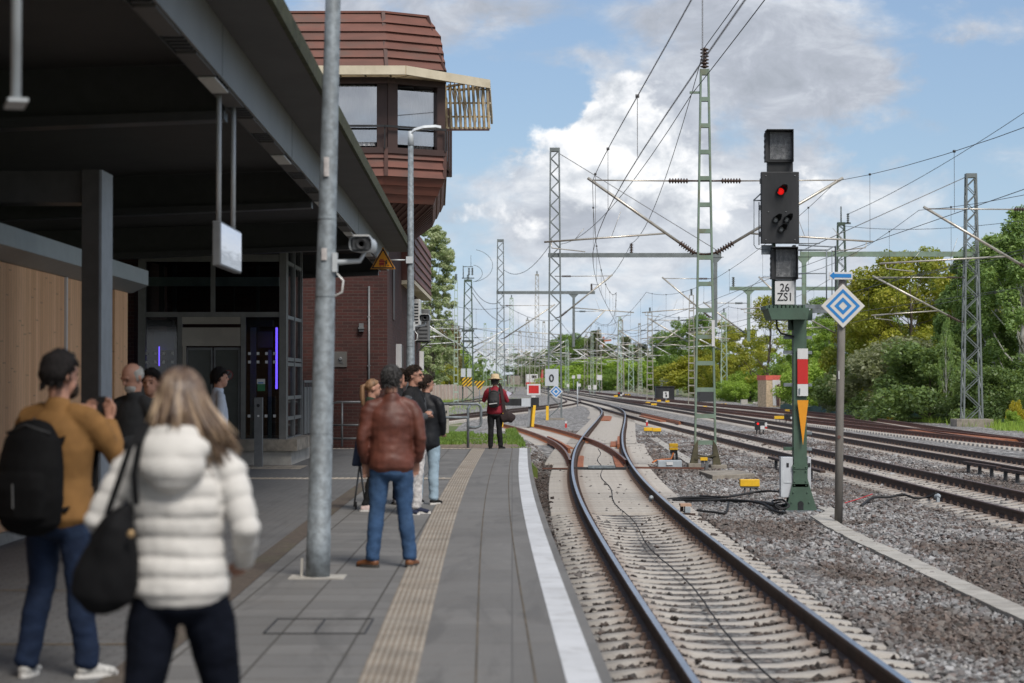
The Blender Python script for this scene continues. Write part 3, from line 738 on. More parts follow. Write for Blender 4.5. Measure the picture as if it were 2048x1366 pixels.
pts = stone_points(lambda y: EDGE(y) + .12, lambda y: min(half(y), 12.4), 27, 46, 290); scatter_stones('ballast_stones', pts, .045)
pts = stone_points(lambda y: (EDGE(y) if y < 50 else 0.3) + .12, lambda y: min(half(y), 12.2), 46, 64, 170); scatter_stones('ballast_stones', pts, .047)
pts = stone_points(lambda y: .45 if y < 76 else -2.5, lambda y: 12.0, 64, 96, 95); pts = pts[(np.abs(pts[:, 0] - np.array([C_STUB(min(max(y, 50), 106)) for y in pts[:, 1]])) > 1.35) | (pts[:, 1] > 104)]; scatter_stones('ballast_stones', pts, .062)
# ================================================================ BUILDINGS AND CANOPY
def mat_brick(name, c1, c2, mortar):
    m = bpy.data.materials.new(name); m.use_nodes = True; t = NT(m.node_tree); b = t.n['Principled BSDF']
    v = t.new('ShaderNodeTexCoord').outputs['Object']; sp = t.new('ShaderNodeSeparateXYZ'); t.put(sp.inputs[0], v)
    cb = t.new('ShaderNodeCombineXYZ'); t.put(cb.inputs[0], t.math('ADD', sp.outputs[0], sp.outputs[1])); t.put(cb.inputs[1], sp.outputs[2])
    br = t.new('ShaderNodeTexBrick'); t.put(br.inputs['Vector'], cb.outputs[0]); br.inputs['Scale'].default_value = 1
    br.inputs['Brick Width'].default_value = .25; br.inputs['Row Height'].default_value = .077; br.inputs['Mortar Size'].default_value = .007
    br.inputs['Color1'].default_value = (*c1, 1); br.inputs['Color2'].default_value = (*c2, 1); br.inputs['Mortar'].default_value = (*mortar, 1)
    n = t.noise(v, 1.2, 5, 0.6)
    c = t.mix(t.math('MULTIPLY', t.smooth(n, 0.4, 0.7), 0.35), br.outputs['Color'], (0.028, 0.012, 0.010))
    t.put(b.inputs['Base Color'], c); b.inputs['Roughness'].default_value = .85
    bp = t.new('ShaderNodeBump'); bp.inputs['Strength'].default_value = .4; bp.inputs['Distance'].default_value = .01; bp.invert = True
    t.put(bp.inputs['Height'], br.outputs['Fac']); t.put(b.inputs['Normal'], bp.outputs[0])
    return m
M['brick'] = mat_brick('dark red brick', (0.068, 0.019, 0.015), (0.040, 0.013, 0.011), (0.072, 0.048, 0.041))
M['clad'] = mat('red brown metal cladding', (0.150, 0.055, 0.038), 0.6, 0, 0.2, 0.9, 0, 40, (0.105, 0.062, 0.048), 0.7, 0.75, stretch=(1, 1, 4))
M['clad_dk'] = mat('dark brown cladding', (0.085, 0.04, 0.032), 0.6, 0, 0.15, 2)
M['cream'] = mat('cream sunshade', (0.60, 0.53, 0.40), 0.65, 0, 0.08, 2, 0, 40, (0.40, 0.33, 0.22), 1.5, 0.4)
M['slat'] = mat('weathered cream slats', (0.35, 0.27, 0.16), 0.7, 0, 0.25, 5, 0, 40, (0.12, 0.085, 0.05), 4, 0.6)
M['winframe'] = mat('dark brown window frame', (0.05, 0.026, 0.022), 0.5, 0, 0.1)
M['curtain'] = mat('white net curtain', (0.85, 0.85, 0.85), 0.9, 0, 0.15, 14, stretch=(6, 6, .2))
def mat_glass(name, col=(0.02, 0.025, 0.03), rough=0.03, alpha=0.35, spec=0.9):
    m = bpy.data.materials.new(name); m.use_nodes = True; t = NT(m.node_tree); t.n.remove(t.n['Principled BSDF'])
    out = t.n['Material Output']; tr = t.new('ShaderNodeBsdfTransparent'); tr.inputs[0].default_value = (*[0.55 + c for c in col], 1)
    gl = t.new('ShaderNodeBsdfGlossy'); gl.inputs['Roughness'].default_value = rough; gl.inputs[0].default_value = (1, 1, 1, 1)
    fr = t.new('ShaderNodeFresnel'); fr.inputs[0].default_value = 1.5
    mx = t.new('ShaderNodeMixShader'); t.put(mx.inputs[0], t.math('ADD', t.math('MULTIPLY', fr.outputs[0], spec), alpha - .3, clamp=True)); t.l.new(tr.outputs[0], mx.inputs[1]); t.l.new(gl.outputs[0], mx.inputs[2]); t.l.new(mx.outputs[0], out.inputs[0])
    return m
M['glass'] = mat_glass('window glass', (0.1, 0.11, 0.12), 0.02, 0.70)
M['glass_dk'] = mat_glass('lift glass', (0.1, 0.115, 0.11), 0.05, 0.33, 0.4)
M['room'] = mat('dark interior', (0.03, 0.03, 0.032), 0.8, 0, 0.1)
M['wood'] = None
def mat_boards():
    m = bpy.data.materials.new('larch boards'); m.use_nodes = True; t = NT(m.node_tree); b = t.n['Principled BSDF']
    v = t.new('ShaderNodeTexCoord').outputs['Object']; sp = t.new('ShaderNodeSeparateXYZ'); t.put(sp.inputs[0], v)
    k = t.math('DIVIDE', sp.outputs[1], .118); fl = t.math('FLOOR', k); fr = t.math('FRACT', k)
    wn = t.new('ShaderNodeTexWhiteNoise', noise_dimensions='1D'); t.put(wn.inputs['W'], fl)
    cb = t.new('ShaderNodeCombineXYZ'); t.put(cb.inputs[0], t.math('MULTIPLY', fl, 3.7)); t.put(cb.inputs[1], t.math('MULTIPLY', sp.outputs[1], 40)); t.put(cb.inputs[2], t.math('MULTIPLY', sp.outputs[2], 2.2))
    g = t.noise(cb.outputs[0], 1.2, 5, 0.6, 1.0)
    c = t.mix(wn.outputs[0], (0.86, 0.51, 0.27), (0.68, 0.36, 0.17))
    c = t.mix(t.math('MULTIPLY', t.smooth(g, 0.4, 0.7), .5), c, (0.52, 0.27, 0.135))
    zz = t.math('FRACT', t.math('ADD', t.math('DIVIDE', sp.outputs[2], 1.15), t.math('MULTIPLY', wn.outputs[0], 0.9)))
    c = t.mix(t.math('MULTIPLY', t.math('LESS_THAN', zz, .006), .75), c, (0.06, 0.03, 0.02))
    gap = t.math('LESS_THAN', fr, .06)
    c = t.mix(t.math('MULTIPLY', gap, .75), c, (0.10, 0.055, 0.03))
    t.put(b.inputs['Base Color'], c); b.inputs['Roughness'].default_value = .7
    return m
M['wood'] = mat_boards()

CE = lambda y: -1.675 - .0145 * y          # line of the canopy edge
def oblique(mb, x0, x1, z0, z1, y0, y1, mi=0, slope=0.0):
    """a long box that follows the slight turn of the canopy"""
    def q(x, y, z): return (CE(y) + x, y, z)
    mb.add([q(x0, y0, z0 + slope * 0), q(x1, y0, z0), q(x1, y0, z1), q(x0, y0, z1), q(x0, y1, z0), q(x1, y1, z0), q(x1, y1, z1), q(x0, y1, z1)],
           [(0, 1, 2, 3), (7, 6, 5, 4), (0, 4, 5, 1), (1, 5, 6, 2), (2, 6, 7, 3), (3, 7, 4, 0)], mi)
Y0C, Y1C = -8, 48.5
canopy = thing('platform_canopy', 'dark flat platform canopy roof with pale edge girder and mossy rim', 'canopy', (CE(20), 20, 4.8))
mb = MB()
def q(x, y, z): return (CE(y) + x, y, z)
# ceiling falling away from the track, and the deck above it
mb.add([q(-.52, Y0C, 4.60), q(-13, Y0C, 4.18), q(-13, Y1C, 4.18), q(-.52, Y1C, 4.60), q(-.52, Y0C, 4.78), q(-13, Y0C, 4.4), q(-13, Y1C, 4.4), q(-.52, Y1C, 4.78)],
       [(0, 1, 2, 3), (4, 7, 6, 5), (0, 4, 5, 1), (2, 6, 7, 3), (1, 5, 6, 2)])
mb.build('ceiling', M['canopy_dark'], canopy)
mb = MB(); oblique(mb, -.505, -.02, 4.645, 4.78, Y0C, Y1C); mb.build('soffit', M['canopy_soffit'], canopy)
mb = MB(); oblique(mb, -.018, 0.03, 4.635, 4.81, Y0C, Y1C); 
mb.build('roof_edge', M['moss'], canopy)
mb = MB(); oblique(mb, -.53, -.507, 4.19, 4.70, Y0C, Y1C)
for k in range(7):
    y = 4.6 + 6.4 * k; oblique(mb, -.507, -.5045, 4.20, 4.64, y, y + .012, 1)
mb.build('girder', [M['canopy_beam'], M['dark_metal']], canopy)
mb = MB()
y = -2.0
while y < 47:
    oblique(mb, -.69, -.532, 4.17, 4.20, y, y + 1.15, 0); oblique(mb, -.68, -.535, 4.24, 4.26, y + 1.15, y + 2.0, 1)
    for j in range(5): oblique(mb, -.68, -.535, 4.18, 4.20, y + 1.2 + j * .16, y + 1.26 + j * .16, 1)
    y += 2.0
oblique(mb, -.70, -.692, 4.17, 4.55, Y0C, Y1C, 1)
mb.build('service_channel', [M['canopy_soffit'], M['dark_metal']], canopy)
M['lampglass'] = mat('unlit lamp diffuser', (0.55, 0.55, 0.52), .5, 0, .03)
for yl in (11.2, 17.2, 23.2, 29.2, 35.2, 41.2):
    mb = MB(); oblique(mb, -.685, -.54, 4.155, 4.168, yl, yl + .9); mb.build('light_panel', M['lampglass'], canopy)
for yb in (-.4, 9.4, 19.2, 29.0, 38.2, 47.6):
    mb = MB(); a = yb - .14; b = yb + .14
    for (u, v, w0, w1) in ((a, b, 0, .05), (a + .11, b - .11, .05, .5)):
        mb.add([q(-.70, u, 4.05 + w0), q(-.70, v, 4.05 + w0), q(-.70, v, 4.05 + w1 + .03), q(-.70, u, 4.05 + w1 + .03), q(-12.9, u, 3.55 + w0), q(-12.9, v, 3.55 + w0), q(-12.9, v, 3.60 + w1 + .08), q(-12.9, u, 3.60 + w1 + .08)],
               [(0, 1, 2, 3), (7, 6, 5, 4), (0, 4, 5, 1), (1, 5, 6, 2), (2, 6, 7, 3), (3, 7, 4, 0)])
    mb.build('cross_beam', M['dark_metal'], canopy)
for yc in (20.6, 39.9):
    col = MB(); xr = CE(yc) - 2.13
    if yc > 30: continue
    col.box((xr - .085, yc + .3, 1.87), (.17, .6, 3.74)); 
    col.build('column', mat('column paint', (.075, .072, .07), .55, .1, .1), canopy)
    mb = MB(); mb.span((xr - .0, yc + .02, 0), (xr + .025, yc + .58, 3.74)); mb.build('column_lit_face', mat('column paint lit face', (.30, .32, .35), .5, .1, .1), canopy)  # thin sheet over the right face; its daylight is put into the paler colour
    mb = MB(); mb.span((xr - 5.0, yc + .08, 3.42), (xr - .172, yc + .5, 3.735)); mb.build('portal_beam', mat('portal paint', (.075, .072, .07), .55, .1, .1), canopy)

# ---- timber kiosk under the canopy
kiosk = thing('timber_kiosk', 'kiosk clad in upright pale wooden boards with grey roof band', 'kiosk', (-6, 22, 0))
KX = lambda y: -4.83 - .0145 * y
def kq(dx, y, z): return (KX(y) + dx, y, z)
def kbox(mb, x0, x1, y0, y1, z0, z1, mi=0):
    mb.add([kq(x0, y0, z0), kq(x1, y0, z0), kq(x1, y1, z0), kq(x0, y1, z0), kq(x0, y0, z1), kq(x1, y0, z1), kq(x1, y1, z1), kq(x0, y1, z1)],
           [(0, 1, 2, 3), (4, 7, 6, 5), (0, 4, 5, 1), (1, 5, 6, 2), (2, 6, 7, 3), (3, 7, 4, 0)], mi)
mb = MB(); kbox(mb, -3.0, 0, 8, 24.0, .12, 2.84); kbox(mb, -3.0, 0, 24.06, 26.6, .12, 2.84); kbox(mb, -3, -.35, 26.6, 27.3, .12, 2.84, 1); kbox(mb, -3.0, 0, 27.3, 28.3, .12, 2.84)
mb.build('wall', [M['wood'], M['room']], kiosk)
mb = MB(); kbox(mb, -.01, .03, 24.0, 24.06, .12, 2.84)
mb.build('corner_trim', M['white'], kiosk)
mb = MB()
for (a, b) in (((-3.2, 2.86), (0.02, 2.86)),):
    mb.add([kq(-3.2, 7.8, 2.845), kq(.02, 7.8, 2.845), kq(.24, 7.8, 2.95), kq(.24, 7.8, 3.15), kq(-3.2, 7.8, 3.2), kq(-3.2, 28.55, 2.845), kq(.02, 28.55, 2.845), kq(.24, 28.55, 2.95), kq(.24, 28.55, 3.15), kq(-3.2, 28.55, 3.2)],
           [(0, 1, 2, 3, 4), (9, 8, 7, 6, 5), (0, 5, 6, 1), (1, 6, 7, 2), (2, 7, 8, 3), (3, 8, 9, 4)])
M['roofband'] = mat('grey roof band', (0.22, 0.24, 0.245), .4, .2, .06)
mb.build('roof', M['roofband'], kiosk)
mb = MB(); kbox(mb, -3, .05, 8, 28.3, 0, .118); mb.build('plinth', M['conc'], kiosk)

# ---- lift shaft of steel and glass
LD = 40.3
lift = thing('lift_shaft', 'dark steel and glass lift shaft with violet light strips and closed doors', 'lift', (-5.9, LD + 1.5, 0))
def fr(px0, py0, px1, py1, y, th, mb, mi=0):
    """box with its front face on the given photo rectangle at distance y"""
    a, b = pd(px0, py1, y), pd(px1, py0, y)
    mb.span((a.x, y, a.z), (b.x, y + th, b.z), mi)
mb = MB()
for (x0, x1) in ((275, 291), (558, 573)): fr(x0, 458, x1, 925, LD, .2, mb)
fr(291, 509, 558, 523, LD + .02, .14, mb); fr(291, 624, 558, 634, LD + .02, .16, mb); fr(421, 523, 430, 624, LD + .03, .1, mb); fr(291, 458, 558, 470, LD + .02, .14, mb)
fr(354, 634, 364, 925, LD + .03, .14, mb); fr(481, 634, 491, 925, LD + .03, .14, mb); fr(291, 470, 296, 509, LD + .03, .1, mb)
fr(491, 877, 558, 884, LD + .03, .1, mb); fr(291, 877, 354, 884, LD + .03, .1, mb)
M['lift_metal'] = mat('lift frame paint', (.17, .17, .165), .5, .2, .1); mb.build('frame', M['lift_metal'], lift)
mb = MB()
xr = pd(573, 700, LD).x
for yy in (LD + .2, LD + 1.55, LD + 3.0):
    mb.span((xr - .12, yy, .5), (xr, yy + .1, 4.5))
for py in (523, 633, 718, 728, 796, 838, 880):
    z = pd(573, py, LD).z; mb.span((xr - .09, LD + .3, z - .035), (xr - .012, LD + 3.0, z + .035))
mb.build('side_frame', M['mid_metal'], lift)
mb = MB()
for k in range(9): fr(296, 472 + k * 4.2, 558, 474.6 + k * 4.2, LD + .06, .03, mb)
mb.build('louvre', M['dark_metal'], lift)
mb = MB(); fr(364, 655, 481, 692, LD + .04, .06, mb); fr(364, 634, 481, 648, LD + .04, .06, mb); mb.build('door_header', M['stainless'], lift)
for (x0, x1) in ((372, 425), (427, 480)):
    mb = MB(); fr(x0, 695, x0 + 4, 925, LD + .10, .04, mb); fr(x1 - 4, 695, x1, 925, LD + .10, .04, mb); fr(x0 + 4, 695, x1 - 4, 700, LD + .10, .04, mb); fr(x0 + 4, 915, x1 - 4, 925, LD + .10, .04, mb)
    fr(x0 + 4, 700, x1 - 4, 915, LD + .12, .01, mb, 1)
    mb.build('door_leaf', [M['mid_metal'], mat('dark door glass', (.075, .085, .082), .15, 0, .05)], lift)
mb = MB(); fr(364, 692, 372, 925, LD + .06, .06, mb); mb.build('door_frame', M['stainless'], lift)
mb = MB()
fr(291, 523, 421, 624, LD + .08, .012, mb); fr(430, 523, 558, 624, LD + .08, .012, mb); fr(291, 634, 354, 877, LD + .08, .012, mb); fr(491, 634, 558, 877, LD + .08, .012, mb)
mb.span((xr - .06, LD + .3, .55), (xr - .045, LD + 3.0, 4.45))
mb.build('glass', M['glass_dk'], lift)
mb = MB()
fr(291, 554, 558, 572, LD + .6, .1, mb, 1); fr(318, 530, 328, 624, LD + .7, .1, mb); fr(345, 530, 352, 624, LD + .9, .08, mb); fr(512, 530, 518, 700, LD + .8, .08, mb); fr(466, 560, 469, 624, LD + 1, .08, mb)
fr(500, 655, 512, 880, LD + .5, .06, mb, 1); fr(515, 663, 545, 695, LD + .5, .06, mb, 2); fr(308, 663, 348, 700, LD + .5, .06, mb, 2); fr(536, 700, 543, 880, LD + .5, .06, mb, 1)
fr(291, 640, 345, 652, LD + .4, .3, mb); fr(495, 640, 545, 652, LD + .4, .3, mb)
mb.span((-7.2, LD + 3.02, .5), (xr - .15, LD + 3.06, 4.5), 3)
mb.build('shaft_machinery', [M['dark_metal'], mat('greenish shaft beam', (.28, .36, .35), .5, 0, .1), M['mid_metal'], M['brick']], lift)
M['violet'] = emit('violet light strip', (0.16, 0.09, 0.98), 2.6)
mb = MB(); fr(550.8, 655, 555.2, 778, LD + .2, .03, mb); mb.build('light_strip', M['violet'], lift)
mb = MB(); fr(317, 693, 319.2, 732, LD + .35, .03, mb); mb.build('light_strip', M['violet'], lift)
mb = MB()
for row, cols in ((707, (294, 311, 328, 345, 499, 516, 533, 549)), (724, (294, 311, 328, 345, 499, 516, 533, 549)), (832, (498, 532, 549))):
    for c in cols: mb = MB(); fr(c - 2.7, row - 2.8, c + 2.7, row + 2.8, LD + .072, .004, mb); mb.build('safety_square', M['white'], lift)
mb = MB(); fr(514, 758, 530, 768, LD + .07, .006, mb); fr(515, 768, 530, 782, LD + .07, .006, mb, 1); fr(516, 764.5, 527, 767, LD + .066, .004, mb, 2)
mb.build('notice', [M['white'], mat('green notice', (.03, .16, .07), .5), M['blue']], lift)
c = pd(456, 750, LD + .095); mb = MB()
for k in range(20):
    a, b = 2 * PI * k / 20, 2 * PI * (k + 1) / 20
    mb.add([(c.x + math.cos(a) * .078, c.y, c.z + math.sin(a) * .078), (c.x + math.cos(b) * .078, c.y, c.z + math.sin(b) * .078), (c.x + math.cos(b) * .1, c.y, c.z + math.sin(b) * .1), (c.x + math.cos(a) * .1, c.y, c.z + math.sin(a) * .1)], [(0, 1, 2, 3)], 0)
    mb.add([(c.x, c.y + .002, c.z), (c.x + math.cos(a) * .078, c.y + .002, c.z + math.sin(a) * .078), (c.x + math.cos(b) * .078, c.y + .002, c.z + math.sin(b) * .078)], [(0, 1, 2)], 1)
mb.bar((c.x - .06, c.y - .003, c.z - .06), (c.x + .06, c.y - .003, c.z + .06), .004, .016, 0); mb.bar((c.x - .05, c.y - .001, c.z + .005), (c.x + .05, c.y - .001, c.z + .02), .003, .018, 2)
mb.build('no_smoking_sign', [mat('faded red', (.20, .05, .05), .5), mat('grey sticker', (.16, .16, .16), .5), M['black']], lift)
mb = MB(); mb.span((-7.45, LD - .12, .28), (xr + .22, LD + 3.2, .5), 0); mb.span((-7.4, LD - .02, 0), (xr + .1, LD + 5.2, .278), 1)
mb.build('plinth', [M['conc_old'], M['conc']], lift)
# call post in front of the lift
cp = thing('call_post', 'grey steel call post with round button before the lift', 'call post', (-4.75, 39.3, 0))
mb = MB(); a = pd(508, 934, 39.3); b = pd(525, 795, 39.3); mb.span((a.x, 39.3, 0), (b.x, 39.42, b.z)); mb.build('post', M['mid_metal'], cp, bevel=.008)
mb = MB(); c = pd(516.5, 811, 39.3); mb.lathe((c.x, 39.302, c.z), (0, -1, 0), [(0, .032), (.008, .032), (.012, .02)], 14); mb.build('button', M['black'], cp)
mb = MB(); c = pd(516.5, 832, 39.3); mb.lathe((c.x, 39.302, c.z), (0, -1, 0), [(0, .022), (.01, .022), (.014, .012)], 12); mb.build('button', M['alu_white'], cp)

shw = thing('shade_wall', 'added brick block that darkens the gap left of the lift under the canopy', 'wall', (-12, 45, 0)); mb = MB(); mb.span((-14.5, 41.2, 0), (-7.5, 50.85, 4.1)); mb.build('wall', M['brick'], shw)  # added block; keeps light out of the gap between kiosk and lift
# ---- brick ground floor and signal box tower above it
BY = 50.9
tower = thing('signal_box_tower', 'red brown signal box tower with cream sunshade over a dark brick ground floor', 'signal box', (-6, 55, 0))
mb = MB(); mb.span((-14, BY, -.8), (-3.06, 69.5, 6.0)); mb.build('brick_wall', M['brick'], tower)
for nm_, a_, b_ in (('door', (-3.058, 56.2, -.6), (-3.0, 57.4, 2.6)), ('window', (-3.058, 62.5, 1.2), (-3.02, 64.3, 2.8)), ('window', (-3.058, 53.0, 3.2), (-3.035, 53.8, 4.6))):
    mb = MB(); mb.span(a_, b_); mb.build(nm_, M['winframe'], tower)
for (y, z0, z1) in ((54.7, 1.95, 2.6), (68.6, 1.95, 2.6)):
    mb = MB(); mb.span((-3.058, y, z0), (-2.93, y + .5, z1)); mb.build('light_panel', M['white'], tower)
mb = MB(); mb.span((-3.058, 57.5, 4.42), (-2.72, 69.4, 5.9), 0)
for k in range(6): mb.prism([(-2.718, 57.5, 4.45 + k * .24), (-2.68, 57.5, 4.45 + k * .24), (-2.718, 57.5, 4.66 + k * .24)], (0, 11.9, 0), 0)
mb.span((-3.058, 57.4, 4.30), (-2.69, 69.4, 4.41), 1)
mb.build('side_cladding', [M['clad'], M['cream']], tower)
mb = MB(); c = pd(738, 700, BY); mb.tube([(c.x, BY - .03, -.1), (c.x, BY - .03, 3.95)], .028, 8)
for z in (.8, 2.0, 3.2): mb.box((c.x, BY - .03, z), (.08, .05, .03))
mb.build('downpipe', M['mid_metal'], tower)
mb = MB(); a, b = pd(665, 734, BY), pd(694, 703, BY); mb.span((a.x, BY - .03, a.z), (b.x, BY - .004, b.z)); c = pd(681, 718, BY)
mb.lathe((c.x, BY - .03, c.z), (0, -1, 0), [(0, .05), (.04, .05), (.05, .03)], 10, 1); mb.bar((c.x - .05, BY - .04, c.z - .05), (c.x + .06, BY - .04, c.z - .09), .03, .03, 1)
mb.build('water_tap_panel', [M['stainless'], M['mid_metal']], tower)
mb = MB(); c = pd(723, 655, BY); mb.box((c.x, BY - .06, c.z), (.11, .11, .2)); mb.box((c.x, BY - .08, c.z - .02), (.14, .14, .04)); mb.build('wall_lamp', M['mid_metal'], tower)

P0 = [(-9.6, 49.8), (-3.02, 49.8), (-1.64, 50.6), (-1.92, 58.2), (-3.0, 59.2), (-9.6, 59.2)]
def inset(P, d, dx=0):
    cx, cy = -6.0, 54.5
    return [(x - d * (1 if x > cx else -1) * (1 if x > -5 else 0), y - d * (1 if y > cy else -1)) for x, y in P]
def clad_ring(mb, lo, zl, hi, zh, n, lip=.045, mi=0):
    m_ = len(lo)
    for i in range(n):
        t0, t1 = i / n, (i + 1) / n
        A = [(lo[k][0] + (hi[k][0] - lo[k][0]) * t0, lo[k][1] + (hi[k][1] - lo[k][1]) * t0) for k in range(m_)]
        B = [(lo[k][0] + (hi[k][0] - lo[k][0]) * t1, lo[k][1] + (hi[k][1] - lo[k][1]) * t1) for k in range(m_)]
        za, zb = zl + (zh - zl) * t0, zl + (zh - zl) * t1
        A2 = inset(A, -lip)
        for k in range(m_):
            j = (k + 1) % m_
            mb.add([(*A2[k], za), (*A2[j], za), (*B[j], zb), (*B[k], zb)], [(0, 1, 2, 3)], mi)
            mb.add([(*A2[k], za), (*A2[j], za), (*A[j], za + .004), (*A[k], za + .004)], [(3, 2, 1, 0)], mi)
Ptop = [(-9.6, 50.15), (-3.12, 50.1), (-2.06, 50.75), (-2.3, 57.6), (-3.1, 58.6), (-9.6, 58.6)]
Pmid = [(-9.6, 49.9), (-3.06, 49.9), (-1.78, 50.68), (-2.02, 58.0), (-3.05, 59.0), (-9.6, 59.0)]
mb = MB(); clad_ring(mb, P0, 9.2, Pmid, 10.05, 4); clad_ring(mb, Pmid, 10.05, Ptop, 10.52, 2)
mb.add([(*p, 10.53) for p in Ptop], [tuple(range(6))]); mb.prism([(*p, 10.53) for p in inset(Ptop, -.03)], (0, 0, .05))
mb.build('upper_cladding', M['clad'], tower)
mb = MB()
for (a, b) in ((P0[1], Ptop[1]), (P0[2], Ptop[2])): mb.bar((a[0], a[1] - .05, 9.2), (b[0], b[1] - .04, 10.55), .09, .05)
for z0, z1 in ((6.55, 7.2),): 
    for a in (P0[1], P0[2]): mb.bar((a[0], a[1] - .05, z0), (a[0], a[1] - .05, z1), .09, .05)
mb.build('corner_strips', M['clad_dk'], tower)
mb = MB(); P1 = inset(P0, .32); P2 = inset(P0, 1.1)
clad_ring(mb, P0, 6.55, P0, 7.2, 3); clad_ring(mb, P1, 5.95, P0, 6.55, 3, .03)
mb.build('lower_cladding', M['clad'], tower)
mb = MB()
for k in range(6):
    j = (k + 1) % 6
    n = 9
    for i in range(n):
        t0, t1 = i / n, (i + 1) / n - .006
        def L(a, b, t): return (a[0] + (b[0] - a[0]) * t, a[1] + (b[1] - a[1]) * t)
        a0, a1, b0, b1 = L(P1[k], P1[j], t0), L(P1[k], P1[j], t1), L(P2[k], P2[j], t0), L(P2[k], P2[j], t1)
        mb.add([(*a0, 5.95), (*a1, 5.95), (*b1, 5.3), (*b0, 5.3)], [(0, 1, 2, 3)])
        mb.bar((*a1, 5.945), (*b1, 5.295), .04, .05)
mb.add([(*p, 5.3) for p in P2], [tuple(range(6))[::-1]])
mb.build('soffit', M['clad_dk'], tower)
# window band
Pw = inset(P0, .10)
mb = MB()
mb.prism([(*p, 7.1) for p in inset(P0, -.06)], (0, 0, .14)); mb.prism([(*p, 8.78) for p in inset(P0, -.02)], (0, 0, .46))
def post(x, y, w=.16, z0=7.2, z1=8.8, d=.16): mb.box((x, y, (z0 + z1) / 2), (w, d, z1 - z0))
for x in (-9.5, -7.6, -5.35, -3.12): post(x, 49.95, .34 if x < -3.2 else .26)
f2a, f2b = Vector((-3.02, 49.9)), Vector((-1.64, 50.70)); dirv = (f2b - f2a).normalized(); ang = math.atan2(dirv.y, dirv.x)
for t_, w_ in ((.13, .26), (1.45, .22)):
    p_ = f2a + dirv * t_; mb.box((p_.x, p_.y, 8.0), (w_, .16, 1.6), ang)
for y_ in (52.6, 54.6, 56.6): post(-1.72, y_, .16, d=.3)
mb.build('window_frame', M['winframe'], tower)
mb = MB()
for (x0, x1) in ((-7.43, -5.52), (-5.18, -3.26)):
    mb = MB(); mb.span((x0, 49.94, 7.38), (x1, 49.955, 8.72)); mb.build('pane', M['glass'], tower)
p_ = f2a + dirv * .79; mb = MB(); mb.box((p_.x, p_.y + .03, 8.0), (1.1, .015, 1.32), ang); mb.build('pane', M['glass'], tower)
mb = MB(); mb.span((-1.73, 51.0, 7.3), (-1.715, 58, 8.7)); mb.build('pane', M['glass'], tower)
mb = MB()
def wavy(x0, x1, y, z0, z1, n=30):
    for i in range(n):
        a, b = x0 + (x1 - x0) * i / n, x0 + (x1 - x0) * (i + 1) / n
        d0, d1 = .03 * math.sin(i * 1.9), .03 * math.sin((i + 1) * 1.9)
        mb.add([(a, y + d0, z0), (b, y + d1, z0), (b, y + d1, z1), (a, y + d0, z1)], [(0, 1, 2, 3)])
wavy(-4.35, -3.3, 50.0, 7.3, 8.75); mb.build('curtain', M['curtain'], tower); mb = MB(); wavy(-2.5, -1.95, 50.85, 7.3, 8.75, 22)
mb.build('curtain', M['curtain'], tower)
mb = MB(); mb.span((-9.4, 53, 7.25), (-1.85, 53.1, 8.75)); mb.span((-9.4, 50.2, 8.72), (-2.4, 53, 8.76)); mb.build('room', M['room'], tower)
mb = MB(); mb.bar((-9.6, 49.66, 7.74), (-3.05, 49.66, 7.74), .03, .05); mb.bar((-3.05, 49.66, 7.74), (-1.6, 50.5, 7.74), .03, .05)
for p_ in ((-5.3, 49.68), (-3.05, 49.7), (-1.62, 50.5)): mb.bar((p_[0], p_[1], 7.2), (p_[0], p_[1], 7.76), .03)
mb.build('window_rail', M['black'], tower)
# sunshade: cream fascia with an open slat grid, and a slat screen at its end
Q = [(-9.8, 49.0), (-2.52, 49.0), (-.57, 51.3), (-.57, 58.5)]
mb = MB()
for i in range(3):
    a, b = Vector(Q[i]), Vector(Q[i + 1]); mb.bar((a.x, a.y, 8.98), (b.x, b.y, 8.98), .06, .21, 0)
for k in range(9):
    t_ = (k + 1) / 10
    pts = [(-9.8, 49.0 + .8 * t_), (-2.52 - .5 * t_, 49.0 + .8 * t_), (-.6 - 1.02 * t_, 51.3 + (-.7) * t_), (-.6 - 1.02 * t_, 58.5)]
    for i in range(3): mb.bar((*pts[i], 8.97), (*pts[i + 1], 8.97), .012, .09, 1)
for k in range(12):
    x = -9.5 + k * .6
    if x < -2.6: mb.bar((x, 49.04, 8.94), (x, 49.9, 8.94), .04, .05, 1)
for k in range(5):
    a = Vector((-2.3 + k * .42, 49.3 + k * .5)); mb.bar((a.x, a.y, 8.94), (a.x - .75, a.y + .9, 8.94), .04, .05, 1)
mb.build('sunshade', [M['cream'], M['slat']], tower)
mb = MB()
for k in range(10):
    x = -1.64 + k * .116; mb.box((x, 51.34, 8.43), (.065, .028, 1.1), 0, 0, Matrix.Rotation(math.radians(35), 3, 'Z') @ Matrix.Rotation(math.radians(-3), 3, 'Y'))
for z in (8.86, 8.52, 8.18, 7.90):
    mb.box((-1.1, 51.40, z), (1.14, .03, .045), 0, 1)
mb.bar((-.57, 51.4, 7.86), (-.57, 51.4, 8.9), .03, .04, 2); mb.bar((-1.70, 51.4, 7.86), (-1.70, 51.4, 8.9), .07, .04, 2); mb.bar((-1.7, 51.38, 7.85), (-.56, 51.38, 7.85), .05, .04, 2)
mb.build('slat_screen', [M['slat'], M['cream'], M['clad_dk']], tower)
